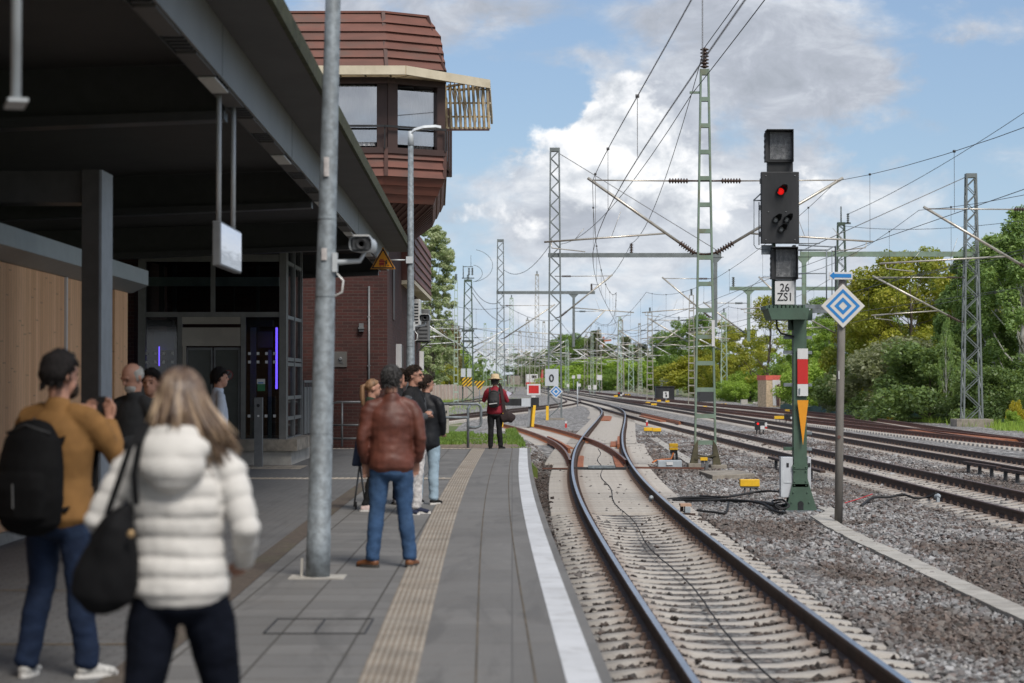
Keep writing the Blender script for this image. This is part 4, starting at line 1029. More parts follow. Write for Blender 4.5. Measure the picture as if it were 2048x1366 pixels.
# air conditioners on the side wall
for k, (px0, py0, px1, py1, y, lab) in enumerate(((826, 598, 840, 652, 61.0, 'white air conditioner high on the brick side wall'), (838, 618, 858, 682, 66.0, 'dark grilled air conditioner on brackets, lower on the brick side wall'))):
    a, b = pd(px0, py1, y), pd(px1, py0, y)
    t_ = thing('air_conditioner', lab, 'air conditioner', (a.x, y, a.z), 0, 'air conditioners on the brick side wall')
    mb = MB(); mb.span((-3.05, y, a.z), (b.x, y + .9, b.z)); mb.build('casing', M['alu_white'] if k == 0 else M['mid_metal'], t_, bevel=.02)
    mb = MB(); 
    for j in range(7): mb.span((-2.96, y - .012, a.z + .08 + j * (b.z - a.z - .16) / 7), (b.x - .05, y - .004, a.z + .12 + j * (b.z - a.z - .16) / 7))
    mb.build('grille', M['dark_metal'], t_)
    mb = MB(); mb.bar((-3.05, y + .1, a.z - .02), (b.x + .05, y + .1, a.z - .02), .05); mb.bar((-3.05, y + .1, a.z - .35), (b.x, y + .1, a.z - .03), .035); mb.build('bracket', M['dark_metal'], t_)

# ================================================================ PLATFORM FURNITURE
LEAN = .025
def lamp_post(label, x, y, top, arm, base_extra=True):
    t_ = thing('lamp_post', label, 'lamp post', (x, y, 0), 0, 'lamp posts along the platform')
    mb = MB(); prof = [(0, .102), (.35, .101), (.352, .098), (1.2, .094), (1.203, .092), (2.1, .087), (2.103, .085), (3.0, .077), (3.003, .0755), (4.2, .069), (4.203, .0675), (top, .055)]
    mb.lathe((x, y, 0), (LEAN if base_extra else 0, 0, 1), prof, 20); mb.build('pole', M['galv'], t_)
    for z in (1.2, 2.1, 2.35, 3.0, 4.2):
        mb = MB(); mb.lathe((x + LEAN * z * (1 if base_extra else 0), y, z - .015), (0, 0, 1), [(0, .10 - .0085 * z), (.005, .104 - .0085 * z), (.025, .104 - .0085 * z), (.03, .10 - .0085 * z)], 18); mb.build('band', M['galv'], t_)
    xt = x + (LEAN * top if base_extra else 0)
    mb = MB(); mb.lathe((xt, y, top - .22), (0, 0, 1), [(0, .065), (.2, .06), (.3, .05)], 14); mb.build('collar', M['lamp_grey'], t_)
    mb = MB(); pts = [(0, 0), (.10, .10), (.30, .155), (.55, .17), (.66, .155)]; ws = [.05, .075, .10, .105, .04]
    o = len(mb.v)
    for (a, h), w in zip(pts, ws):
        mb.v += [(xt + a - .03, y - w, top + h - .02), (xt + a - .03, y + w, top + h - .02), (xt + a - .03, y + w * .7, top + h + .035), (xt + a - .03, y - w * .7, top + h + .035)]
    for i in range(4):
        for k in range(4):
            mb.f.append([o + i * 4 + k, o + i * 4 + (k + 1) % 4, o + (i + 1) * 4 + (k + 1) % 4, o + (i + 1) * 4 + k]); mb.m.append(0); mb.sm.append(False)
    mb.f.append([o + 3, o + 2, o + 1, o]); mb.m.append(0); mb.sm.append(False); mb.f.append([o + 16, o + 17, o + 18, o + 19]); mb.m.append(0); mb.sm.append(False)
    mb.build('lamp_head', M['lamp_grey'], t_)
    mb = MB(); mb.box((x, y, .004), (.46, .34, .012)); 
    if base_extra: mb.bar((x - .135, y, 0), (x - .13, y, .16), .02)
    mb.build('base_plate', M['conc'] if base_extra else M['galv'], t_)
    return t_
pA = at(633, 1155, 0)
lampA = lamp_post('tall spotted galvanised lamp post standing behind the white jacketed woman, top out of view', pA.x + .01, pA.y, 6.9, 1)
for z, h in ((3.35, .16), (2.65, .10)):
    mb = MB(); n = 5
    for i in range(n):
        a0, a1 = -PI / 2 - .35 + .5 * i / n, -PI / 2 - .35 + .5 * (i + 1) / n; r = .0885 if z > 3 else .092
        cx = pA.x + .01 + LEAN * z
        mb.add([(cx + math.cos(a0) * r, pA.y + math.sin(a0) * r, z), (cx + math.cos(a1) * r, pA.y + math.sin(a1) * r, z), (cx + math.cos(a1) * r, pA.y + math.sin(a1) * r, z + h), (cx + math.cos(a0) * r, pA.y + math.sin(a0) * r, z + h)], [(0, 1, 2, 3)])
    mb.build('sticker', mat('pale sticker', (.5, .47, .46), .6, 0, .15, 20), lampA)
LB = 43.0
pB = pd(821, 750, LB)
lampB = lamp_post('slimmer lamp post with curved lamp head in front of the tower', pB.x, LB, pd(820, 270, LB).z, 1, False)

def cctv(label, c, y, sc, pole, tilt=0):
    t_ = thing('security_camera', label, 'security camera', c, 0, 'security cameras on lamp posts')
    mb = MB(); w, h, l = .235 * sc, .165 * sc, .42 * sc
    rings = []
    for (d, k) in ((-.06, 1.0), (0, 1.0), (l * .7, .92), (l, .8)):
        ring = []
        for i in range(16):
            a = 2 * PI * i / 16; ex = 2 / 3.4
            ring.append((c.x + .5 * w * k * math.copysign(abs(math.cos(a)) ** ex, math.cos(a)) + .10 * d, c.y + d, c.z + .5 * h * k * math.copysign(abs(math.sin(a)) ** ex, math.sin(a))))
        rings.append(ring)
    o = 0
    for r_ in rings: mb.v += r_
    for j in range(3):
        for i in range(16):
            i2 = (i + 1) % 16; mb.f.append([j * 16 + i, j * 16 + i2, (j + 1) * 16 + i2, (j + 1) * 16 + i]); mb.m.append(0); mb.sm.append(True)
    mb.f.append([48 + i for i in range(16)]); mb.m.append(0); mb.sm.append(False)
    mb.build('housing', M['lamp_grey'], t_)
    mb = MB(); mb.box((c.x, c.y + .06, c.z + .52 * h), (w * .72, .3 * sc, .010)); mb.build('sun_hood', M['alu_white'], t_)
    mb = MB(); mb.lathe((c.x, c.y - .03, c.z), (0, -1, 0), [(0, .062 * sc), (.012, .062 * sc), (.012, .045 * sc), (.004, .03 * sc)], 18, 0); mb.box((c.x, c.y - .028, c.z), (w * .78, .012, h * .74), 0, 1); mb.build('lens', [M['black'], M['dark_metal']], t_)
    mb = MB(); mb.tube([(pole[0], pole[1], c.z - .19 * sc), (c.x - .02, c.y + .08, c.z - .17 * sc), (c.x + .02, c.y + .1, c.z - .08 * sc)], [.028 * sc, .024 * sc, .02 * sc], 8); mb.box((pole[0], pole[1] - .0, c.z - .19 * sc), (.04, .10, .20 * sc)); mb.build('bracket', M['lamp_grey'], t_)
    mb = MB(); mb.tube([(pole[0] + .01, pole[1], c.z - .30 * sc), (pole[0] + .07, pole[1] - .02, c.z - .38 * sc), (pole[0] + .06, pole[1], c.z - .5 * sc), (pole[0] - .02, pole[1], c.z - .55 * sc)], .009, 6); mb.build('cable', M['alu_white'], t_)
    return t_
c = pd(724, 489, pA.y); cctv('white security camera pointing this way on the spotted lamp post', Vector((c.x, pA.y - .05, c.z)), pA.y, .80, (pA.x + LEAN * 2.7 + .085, pA.y - .02))
c = pd(850, 636, LB); cctv('small security camera on the lamp post beside the air conditioners', Vector((c.x, LB - .05, c.z)), LB, .9, (pB.x + .075, LB))
# warning triangle on an arm
ws = thing('warning_sign', 'yellow triangular warning sign on an arm of the slimmer lamp post', 'sign', pd(766, 520, LB - .1))
tri = [pd(766, 494, LB - .12), pd(741, 538, LB - .12), pd(791, 538, LB - .12)]
def tri_in(k): 
    g_ = (tri[0] + tri[1] + tri[2]) / 3; return [g_ + (p - g_) * k for p in tri]
mb = MB(); mb.prism([tuple(p) for p in tri], (0, .03, 0)); mb.build('backing', M['orange'], ws)
mb = MB()
for (ka, kb, mi_) in ((.93, .76, 0),):
    A, B = tri_in(ka), tri_in(kb)
    for i in range(3):
        j = (i + 1) % 3; mb.add([tuple(A[i] + Vector((0, -.004, 0))), tuple(A[j] + Vector((0, -.004, 0))), tuple(B[j] + Vector((0, -.004, 0))), tuple(B[i] + Vector((0, -.004, 0)))], [(0, 1, 2, 3)], 0)
g_ = (tri[0] + tri[1] + tri[2]) / 3; yy = g_.y - .006
def r2(x0, z0, x1, z1, mi=0): mb.add([(g_.x + x0, yy, g_.z + z0), (g_.x + x1, yy, g_.z + z0), (g_.x + x1, yy, g_.z + z1), (g_.x + x0, yy, g_.z + z1)], [(0, 1, 2, 3)], mi)
r2(-.08, -.07, .03, -.02, 1); r2(-.08, -.01, .03, .03, 1); r2(-.06, .035, .01, .05, 1); r2(-.07, -.1, -.04, -.08, 1); r2(0, -.1, .03, -.08, 1)
r2(.05, -.05, .085, .0, 0); r2(.06, .005, .085, .03, 0); r2(.05, -.10, .065, -.05, 0); r2(.085, -.08, .13, -.065, 0); r2(.02, .0, .06, .012, 0)
mb.build('pictogram', [M['black'], mat('dark red print', (.33, .03, .02), .5)], ws)
mb = MB(); a = pd(786, 520, LB - .05); mb.tube([(a.x - .1, LB - .07, a.z), (pB.x - .05, LB - .02, a.z)], .016, 8); mb.box((pB.x - .02, LB - .04, a.z), (.14, .12, .14)); mb.build('arm', M['lamp_grey'], ws)

# hanging departure display under the girder
disp = thing('departure_display', 'small hanging platform display with glowing pale screen under the canopy', 'display', (CE(18.8) - .62, 18.8, 2.65))
xd = -2.56
mb = MB(); mb.span((xd - .07, 18.2, 2.655), (xd, 19.62, 3.05)); mb.build('casing', M['mid_metal'], disp, bevel=.01)
M['screen'] = None
def mat_screen():
    m = bpy.data.materials.new('pale display screen'); m.use_nodes = True; t = NT(m.node_tree); b = t.n['Principled BSDF']
    v = t.new('ShaderNodeTexCoord').outputs['Generated']; sp = t.new('ShaderNodeSeparateXYZ'); t.put(sp.inputs[0], v)
    n = t.noise(t.mapping(v, (1, 2.0, 7)), 2.0, 3, .5)
    c = t.ramp(t.math('ADD', t.math('MULTIPLY', sp.outputs[2], .7), t.math('MULTIPLY', n, .45)), [(0.15, (.36, .40, .47)), (.35, (.22, .24, .28)), (.55, (.52, .56, .64)), (1, (.38, .46, .62))])
    b.inputs['Base Color'].default_value = (.02, .02, .02, 1); t.put(b.inputs['Emission Color'], c); b.inputs['Emission Strength'].default_value = .62; b.inputs['Roughness'].default_value = .2
    return m
M['screen'] = mat_screen()
mb = MB(); mb.span((xd + .001, 18.24, 2.675), (xd + .006, 19.58, 3.03)); mb.build('screen', M['screen'], disp)
for y in (18.35, 19.3):
    mb = MB(); mb.tube([(xd - .035, y, 3.04), (xd - .035, y, 4.19)], .022, 8); mb.build('rod', M['lamp_grey'], disp)
hr = thing('hanging_rod', 'grey hanging rod with small end plate, close under the canopy', 'hanger', (-2.3, 9.5, 4.2))
a = pd(32, 205, 9.5); mb = MB(); mb.tube([(a.x, 9.5, a.z), (a.x, 9.5, 4.3)], .024, 10); mb.build('rod', M['lamp_grey'], hr)
mb = MB(); mb.box((a.x, 9.5, a.z - .005), (.09, .3, .016), .3); mb.build('end_plate', M['lamp_grey'], hr)

# railings beyond the platform
def railing(label, tubes, posts, r=.024, m='galv'):
    t_ = thing('railing', label, 'railing', tubes[0][0])
    for tb in tubes:
        mb = MB(); mb.tube(tb, r, 8); mb.build('rail', M[m], t_)
    for pp in posts:
        mb = MB(); mb.tube(pp, r, 8); mb.build('post', M[m], t_)
    return t_
def P_(px, py, y): return tuple(pd(px, py, y))
railing('bent galvanised tube railing with looped end behind the man in the hat',
        [[P_(870, 808, 51.5), P_(925, 808, 51.5), P_(955, 808, 51.5), P_(961, 812, 51.5), P_(962, 820, 51.5), P_(962, 845, 51.5), P_(960, 852, 51.5), P_(952, 855, 51.5), P_(937, 855, 51.5)], [P_(870, 835, 51.5), P_(936, 835, 51.5)]],
        [[P_(936, 898, 51.5), P_(936, 818, 51.5), P_(940, 810, 51.5)]], .034)
railing('grey tube railing before the brick wall beside the lift',
        [[P_(663, 890, 48.5), P_(663, 815, 48.5), P_(667, 806, 48.5), P_(675, 804, 48.5), P_(760, 804, 48.5)], [P_(663, 850, 48.5), P_(760, 850, 48.5)], [P_(660, 877, 48.5), P_(760, 877, 48.5)]],
        [[P_(684, 893, 48.5), P_(684, 804, 48.5)], [P_(735, 893, 48.5), P_(735, 804, 48.5)]], .026, 'mid_metal')
t_ = thing('railing', 'grey railing with upright filled panels next to the lift', 'railing', (-4.4, 44.5, 0))
for k in range(3):
    mb = MB(); y0 = 44.1 + k * .62; x0 = -4.42
    mb.span((x0, y0, .5), (x0 + .02, y0 + .52, 1.5)); mb.build('panel', M['mid_metal'], t_)
mb = MB(); mb.bar((-4.41, 43.9, 1.62), (-4.41, 46, 1.62), .05); mb.bar((-4.41, 43.9, .42), (-4.41, 46, .42), .05)
for k in range(4): mb.bar((-4.41, 43.95 + k * .62, .28), (-4.41, 43.95 + k * .62, 1.6), .045)
mb.build('frame', M['mid_metal'], t_)
t_ = thing('concrete_cabinet', 'pale concrete service box on the grass behind the railing', 'service box', pd(884, 853, 70)); mb = MB()
a, b = pd(868, 853, 70), pd(897, 811, 70); mb.span((a.x, 70, a.z - .3), (b.x, 70.6, b.z)); mb.build('box', M['conc'], t_, bevel=.012)
mb = MB(); mb.span((a.x + .02, 69.99, a.z + .3), (b.x - .02, 69.998, a.z + .312)); mb.span((b.x - .09, 69.985, b.z - .25), (b.x - .05, 69.998, b.z - .17)); mb.build('hatch', M['dark_metal'], t_)
# ================================================================ MASTS, OVERHEAD LINE, SIGNALS
def lattice(root, h, wb, wt, m, style='zig', z0=-.8, dep=None, simple=False, found=True, yaw=0):
    """tapered lattice mast in the root's own frame; legs, lacing, cap, foundation are parts"""
    lx = root.location; dep = dep if dep else .8
    def W(z): return wb + (wt - wb) * (z - z0) / (h - z0)
    leg = max(.05, wt * .17)
    mbL = []
    lac = MB()
    if style == 'ladder':
        for s in (-1, 1):
            mb = MB(); D = .16
            mb.add([(s * wb / 2 - leg / 2, -D / 2, z0 - lx.z), (s * wb / 2 + leg / 2, -D / 2, z0 - lx.z), (s * wb / 2 + leg / 2, D / 2, z0 - lx.z), (s * wb / 2 - leg / 2, D / 2, z0 - lx.z),
                    (s * wt / 2 - leg / 2, -D / 2, h - lx.z), (s * wt / 2 + leg / 2, -D / 2, h - lx.z), (s * wt / 2 + leg / 2, D / 2, h - lx.z), (s * wt / 2 - leg / 2, D / 2, h - lx.z)],
                   [(0, 3, 2, 1), (4, 5, 6, 7), (0, 1, 5, 4), (1, 2, 6, 5), (2, 3, 7, 6), (3, 0, 4, 7)])
            mbL.append(mb)
        z = z0 + .6; st = (h - z0) / 15
        while z < h - .1:
            w = W(z) - leg
            bt = lac if simple else MB()
            for y in (-.072, .072): bt.box((0, y, z - lx.z), (w, .012, min(.12, st * .16)))
            if not simple: bt.box((0, 0, z - lx.z), (w, .132, .01)); bt.build('batten', m, root, local=True)
            z += st
        lac.box((0, 0, h - lx.z - .03), (wt * .8, .14, .05))
    else:
        ar = W
        D = lambda z: W(z) * dep
        for sx in (-1, 1):
            for sy in (-1, 1):
                mb = MB(); a = leg
                def c4(w, d, z): return [(sx * w / 2 - a / 2, sy * d / 2 - a / 2, z - lx.z), (sx * w / 2 + a / 2, sy * d / 2 - a / 2, z - lx.z), (sx * w / 2 + a / 2, sy * d / 2 + a / 2, z - lx.z), (sx * w / 2 - a / 2, sy * d / 2 + a / 2, z - lx.z)]
                mb.add(c4(wb, wb * dep, z0) + c4(wt, wt * dep, h), [(0, 3, 2, 1), (4, 5, 6, 7), (0, 1, 5, 4), (1, 2, 6, 5), (2, 3, 7, 6), (3, 0, 4, 7)])
                mbL.append(mb)
        z = z0 + .15; s = 1
        while z < h - .25:
            st = max(.38, W(z) * .85); z2 = min(h - .15, z + st)
            for sy in (-1, 1):
                lac.bar((-s * (W(z) - leg) / 2, sy * D(z) / 2, z - lx.z), (s * (W(z2) - leg) / 2, sy * D(z2) / 2, z2 - lx.z), leg * .55, leg * .3, 0, (0, 1, 0))
            for sx in (-1, 1):
                lac.bar((sx * W(z) / 2, -s * (D(z) - leg) / 2, z - lx.z), (sx * W(z2) / 2, s * (D(z2) - leg) / 2, z2 - lx.z), leg * .3, leg * .55, 0, (1, 0, 0))
            z = z2; s = -s
        lac.box((0, 0, h - lx.z - .06), (wt + leg, wt * dep + leg, .22))
    if simple:
        for mb in mbL: 
            o = len(lac.v); lac.v += mb.v; lac.f += [[i + o for i in f] for f in mb.f]; lac.m += mb.m; lac.sm += mb.sm
        lac.build('lattice', m, root, local=True)
    else:
        for mb in mbL: mb.build('leg', m, root, local=True)
        lac.build('cap' if style == 'ladder' else 'lacing', m, root, local=True)
    if found:
        mb = MB(); mb.box((0, 0, z0 - lx.z - .1), (wb + .35, max(.5, wb * .8 + .3), .4)); mb.build('foundation', M['conc_old'], root, local=True, bevel=.02)
def insul(mb, p, q, r=.07, n=7, mi=0):
    p, q = Vector(p), Vector(q); L = (q - p).length; prof = [(0, r * .4)]
    for i in range(n):
        a = L * (i + .15) / n; prof += [(a, r * .45), (a + L / n * .25, r), (a + L / n * .45, r), (a + L / n * .7, r * .45)]
    prof.append((L, r * .4)); mb.lathe(p, q - p, prof, 10, mi)
def cantilever(root, xm, y, s, reach, zt=6.95, zl=5.0, over=1.15, tube=None, simple=False, r=.032, regz=None):
    """swivel arm from the mast at (xm, y): tie, slanted tube, registration tube, steady arm (world coordinates)"""
    tube = tube or M['alu']; a = xm + s * .22; tip = xm + s * reach
    regz = regz if regz else zl + .33
    t0 = MB(); pt, pl, tp = Vector((a, y, zt)), Vector((a, y, zl)), Vector((tip - s * .0, y, zt + .02))
    def on(k): return pl + (tp - pl) * k
    t0.tube([on(.16), on(1.03)], r * 1.25, 6 if simple else 8)
    t0.tube([pt + Vector((s * .75, 0, 0)), tp - Vector((s * .05, 0, 0))], r * .6, 6)
    k0 = (regz - zl) / (zt - zl) * 1.0
    p0 = on(k0 + .12); p1 = Vector((tip + s * over, y, regz - .05 + .02 * reach)); p0.z = p0.z
    t0.tube([p0, p1], r * .8, 6)
    t0.tube([p1 + Vector((-s * .18, 0, -.02)), p1 + Vector((-s * .2, 0, -.16)), p1 + Vector((-s * 1.1, 0, -.26))], r * .5, 5)
    for k in (.45, .75):
        t0.tube([p0 + (p1 - p0) * k, p0 + (p1 - p0) * k + Vector((-s * .25, 0, .62 * (1 - k) * 2))], .007, 4)
    arm = t0.build('cantilever_arm', tube, root)
    ins = MB()
    insul(ins, on(.02), on(.16), .085 if not simple else .10); ins.tube([(xm, y, zl), tuple(on(.03))], .03, 6); ins.build('insulator', M['insul'] if not simple else M['insul_g'], arm); ins = MB()
    insul(ins, pt + Vector((s * .22, 0, 0)), pt + Vector((s * .75, 0, 0)), .075 if not simple else .09)
    ins.tube([(xm, y, zt), (a + s * .22, y, zt)], .025, 6)
    ins.build('insulator', M['insul'] if not simple else M['insul_g'], arm)
    return Vector((tip, y, zt))

MG = 'overhead line masts'
def mast(label, x, y, h, wb, wt, m, style='zig', z0=-.8, simple=False, arms=(), cat='mast', **kw):
    t_ = thing('catenary_mast', label, cat, (x, y, z0), 0, MG)
    lattice(t_, h, wb, wt, m, style, z0, simple=simple, **kw)
    for a in arms: cantilever(t_, x + a.get('dx', 0), y + a.get('dy', 0), a['s'], a['r'], a.get('zt', 6.95), a.get('zl', 5.0), a.get('over', 1.1), a.get('tube'), simple, a.get('w', .032))
    return t_
# nearest mast with battened legs
X1, Y1 = 5.16, 55.5
m1 = mast('tall green ladder-like mast left of the red signal, with arms to both sides', X1, Y1, 9.98, .56, .20, M['steel_green'], 'ladder', -.62, False,
          [dict(s=-1, r=3.05, zt=6.98, zl=5.0, over=1.25), dict(s=1, r=3.6, zt=6.98, zl=5.0, over=.9)], found=False)
mb = MB()
for s in (-1, 1):
    mb.prism([(X1 + s * .20, Y1 - .1, -.62), (X1 + s * .42, Y1 - .1, -.62), (X1 + s * .30, Y1 - .1, -.1), (X1 + s * .20, Y1 - .1, .05)], (0, .2, 0))
mb.bar((X1 - .28, Y1 - .1, -.45), (X1 + .28, Y1 - .1, -.35), .05); mb.bar((X1 - .28, Y1 + .1, -.35), (X1 + .28, Y1 + .1, -.45), .05)
mb.build('foot', mat('mossy mast foot', (.075, .066, .038), .8, 0, .3, 6), m1)
mb = MB(); mb.box((X1 - .30, Y1, -.72), (.34, .6, .3)); mb.box((X1 + .34, Y1, -.74), (.42, .6, .26)); mb.build('foundation', M['conc_old'], m1, bevel=.015)
mb = MB(); insul(mb, (X1, Y1, 10.0), (X1, Y1, 10.55), .12, 6); mb.build('top_insulator', M['insul'], m1); mb = MB(); mb.box((X1 - .25, Y1, 9.35), (.3, .06, .06)); mb.build('cable_bracket', M['steel_green'], m1)
mb = MB(); mb.span((X1 + .17, Y1 - .11, 2.55), (X1 + .25, Y1 - .095, 3.25)); mb.build('mast_plate', M['white'], m1)

def cross_arm(root, x0, x1, y, z, m, drops, tie_top=None):
    mb = MB(); mb.span((min(x0, x1), y - .10, z - .13), (max(x0, x1), y + .10, z + .13)); mb.build('cross_arm', m, root)
    for (xd, zb) in drops:
        mb = MB(); mb.span((xd - .11, y - .1, zb), (xd + .11, y + .1, z - .45)); mb.prism([(xd - .11, y - .1, z - .45), (xd + .11, y - .1, z - .45), (xd + .42, y - .1, z - .135), (xd - .42, y - .1, z - .135)], (0, .2, 0)); mb.span((xd - .5, y - .13, z - .135), (xd + .5, y + .13, z - .10))
        mb.build('drop_post', m, root)
    if tie_top:
        mb = MB(); mb.tube([tie_top, (x1, y, z + .14)], .022, 5); mb.build('tie_rod', M['wire_lt'], root)
# lattice mast at the buffer stop with a long arm over the tracks
m2 = mast('grey lattice mast behind the buffer stop carrying a sign with a zero', 2.6, 126, 15.7, .80, .52, M['steel_grey'], 'zig', -.75, False, [dict(s=1, r=3.4, zt=7.95, zl=5.4, over=1.4, w=.04)])
cross_arm(m2, 2.2, 12.7, 126, 9.23, M['steel_grey'], [(12.35, 4.85)], (2.9, 126, 15.4))
cantilever(m2, 12.3, 126, -1, 3.1, 7.8, 5.4, 1.3, None, False, .04)
mb = MB(); a, b = pd(1090, 772, 125.4), pd(1117, 738, 125.4); mb.span((a.x, 125.4, a.z), (b.x, 125.44, b.z)); mb.build('sign_plate', M['sign_grey'], m2, bevel=.008)
def text(s, p, size, m, parent, name='lettering', rot=(PI / 2, 0, 0), off=.004, ext=.002, sx=1.0):
    cu = bpy.data.curves.new('txt', 'FONT'); cu.body = s; cu.size = size; cu.align_x = 'CENTER'; cu.align_y = 'CENTER'; cu.extrude = ext; cu.offset = off
    o = bpy.data.objects.new('txt', cu); COL.objects.link(o); o.rotation_euler = rot; o.location = p; o.scale = (sx, 1, 1)
    bpy.context.view_layer.update()
    me = bpy.data.meshes.new_from_object(o.evaluated_get(bpy.context.evaluated_depsgraph_get())); me.transform(o.matrix_world)
    bpy.data.objects.remove(o); bpy.data.curves.remove(cu)
    L = WORLD[parent.name][0]; me.transform(Matrix.Translation(-L)); me.materials.clear(); me.materials.append(m)
    n = bpy.data.objects.new(name, me); COL.objects.link(n); n.parent = parent; WORLD[n.name] = WORLD[parent.name]; return n
c = pd(1103, 757, 125.38); text('0', c, .62, M['black'], m2, off=.012)
mb = MB(); a = pd(1094, 846, 124); mb.span((a.x - .06, 124, -.75), (a.x + .1, 124.1, .1)); o = mb.build('yellow_marker_post', M['yellow']); tag(o, 'yellow marker post at the foot of the mast with the zero sign', 'marker post')

def diamond(root, c, y, hd, m_out, rings, th=.02):
    mb = MB(); mb.prism([(c.x - hd, y, c.z), (c.x, y, c.z - hd), (c.x + hd, y, c.z), (c.x, y, c.z + hd)], (0, th, 0)); mb.build('plate', m_out, root, bevel=.006)
    mb = MB()
    for (k0, k1) in rings:
        A = [(c.x - hd * k0, y - .003, c.z), (c.x, y - .003, c.z - hd * k0), (c.x + hd * k0, y - .003, c.z), (c.x, y - .003, c.z + hd * k0)]
        B = [(c.x - hd * k1, y - .003, c.z), (c.x, y - .003, c.z - hd * k1), (c.x + hd * k1, y - .003, c.z), (c.x, y - .003, c.z + hd * k1)]
        for i in range(4): mb.add([A[i], A[(i + 1) % 4], B[(i + 1) % 4], B[i]], [(0, 1, 2, 3)])
    mb.build('blue_rings', M['blue'], root)
ds = thing('block_marker_sign', 'small blue and white diamond sign fixed to the zero sign mast', 'sign', pd(1112, 783, 125.3)); diamond(ds, pd(1112, 783, 125.3), 125.3, .42, M['white'], [(.8, .55), (.3, 0)])

m4 = mast('grey lattice mast behind the man in the hat, with long arm to the right', -1.0, 180, 13.8, .74, .50, M['steel_grey'], 'zig', -.75, False, [dict(s=1, r=4.6, zt=8.1, zl=5.2, over=.8, w=.045)])
cross_arm(m4, -1.35, 7.2, 180, 9.23, M['steel_grey'], [(5.35, 4.5)], None)
cantilever(m4, 5.4, 180, 1, 2.6, 7.6, 5.2, 1.2, None, True, .045)
mb = MB(); insul(mb, (6.9, 180, 9.36), (6.9, 180, 10.0), .12, 6); mb.build('top_insulator', M['insul'], m4)
m3 = mast('big grey lattice mast on a concrete block before the dark trees on the right', 23.9, 108, 12.35, .98, .48, M['steel_grey'], 'zig', -.75, False, [dict(s=-1, r=4.7, zt=6.98, zl=4.64, over=.2, w=.042, dx=-.3)], found=False)
mb = MB(); mb.box((23.9, 108, -.68), (1.9, 1.6, .62)); mb.build('foundation', M['conc_old'], m3, bevel=.03)
cross_arm(m3, 24.3, 15.0, 108, 8.2, M['steel_green'], [(15.2, 4.6)], (23.6, 108, 12.2))
cantilever(m3, 15.2, 108, -1, 2.3, 6.95, 5.0, 1.0, None, False, .036)
m6 = mast('dark lattice mast with lightning rod right behind the blue diamond sign', 23.8, 150, 13.0, 1.05, .46, M['steel_dark'], 'zig', -.8, False, [dict(s=-1, r=4.0, zt=6.95, zl=4.9, over=.6, w=.045)])
cross_arm(m6, 24.2, 15.75, 150, 8.26, M['steel_green'], [(17.1, 4.45)], None)
cantilever(m6, 17.1, 150, -1, 3.2, 7.2, 5.0, 1.2, None, True, .045)
mb = MB(); mb.tube([(23.8, 150, 13), (23.8, 150, 14.2)], .05, 6); mb.box((24.0, 150, 12.98), (1.0, .1, .12)); mb.build('lightning_rod', M['insul_g'], m6)
for p_, q_, r_ in (((24.3, 150, 13.0), (24.3, 150, 13.7), .11), ((16.0, 150, 8.4), (16.0, 150, 9.1), .12)):
    mb = MB(); insul(mb, p_, q_, r_, 5); mb.build('insulator', M['insul_g'], m6)
# out at the right edge: the arm of a mast that stands beyond the picture
m7 = mast('ladder mast beyond the right edge whose arm reaches over the third track', 16.95, 66, 9.6, .52, .2, M['steel_green'], 'ladder', -.7, False, [dict(s=-1, r=3.75, zt=7.08, zl=5.0, over=1.5, w=.036)])

def single(label, px, pyt, pxb, y, wpx, m, style, arms, z0=-.78):
    x = (pxb - 1024) / FPX * y; h = CAMZ + (HOR - pyt) / FPX * y; w = wpx / FPX * y
    t_ = mast(label, x, y, h, w, w * .62, m, style, z0, True, [dict(s=s, r=r, zt=7.0, zl=5.0, over=.9, w=.05, tube=tb) for (s, r, tb) in arms])
    mb = MB(); insul(mb, (x, y, h), (x, y, h + .55), .13, 5); mb.build('top_insulator', M['insul_g'], t_)
    return t_
AL, AW = M['alu'], M['alu_white']
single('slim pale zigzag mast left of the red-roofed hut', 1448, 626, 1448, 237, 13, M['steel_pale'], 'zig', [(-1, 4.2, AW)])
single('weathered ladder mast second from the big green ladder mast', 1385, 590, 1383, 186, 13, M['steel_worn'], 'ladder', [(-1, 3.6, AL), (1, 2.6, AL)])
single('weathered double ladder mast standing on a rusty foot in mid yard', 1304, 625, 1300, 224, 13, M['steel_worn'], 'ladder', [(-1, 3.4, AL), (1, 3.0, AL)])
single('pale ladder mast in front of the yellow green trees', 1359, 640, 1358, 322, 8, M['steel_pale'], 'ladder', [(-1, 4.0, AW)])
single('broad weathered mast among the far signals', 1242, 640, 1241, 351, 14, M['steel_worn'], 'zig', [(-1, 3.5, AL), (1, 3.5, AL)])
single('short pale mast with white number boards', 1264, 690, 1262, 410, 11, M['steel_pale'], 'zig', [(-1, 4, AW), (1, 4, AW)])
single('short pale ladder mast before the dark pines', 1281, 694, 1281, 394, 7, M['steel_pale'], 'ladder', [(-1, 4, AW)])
single('weathered mast carrying a white square board', 1199, 660, 1198, 371, 11, M['steel_worn'], 'zig', [(-1, 3.6, AL), (1, 3.6, AL)])
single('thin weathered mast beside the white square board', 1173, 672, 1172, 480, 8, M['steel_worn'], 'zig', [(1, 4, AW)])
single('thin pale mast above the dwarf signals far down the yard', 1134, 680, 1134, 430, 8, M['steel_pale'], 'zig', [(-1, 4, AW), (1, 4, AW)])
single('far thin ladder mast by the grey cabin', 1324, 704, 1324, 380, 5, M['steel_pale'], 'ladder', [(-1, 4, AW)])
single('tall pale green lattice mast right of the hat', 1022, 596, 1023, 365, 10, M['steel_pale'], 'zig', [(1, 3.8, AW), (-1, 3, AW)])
single('tall grey lattice mast with two crossbars left of the zero sign', 1074, 549, 1074, 330, 10, M['steel_worn'], 'zig', [(1, 4.5, AL), (-1, 4, AL)])
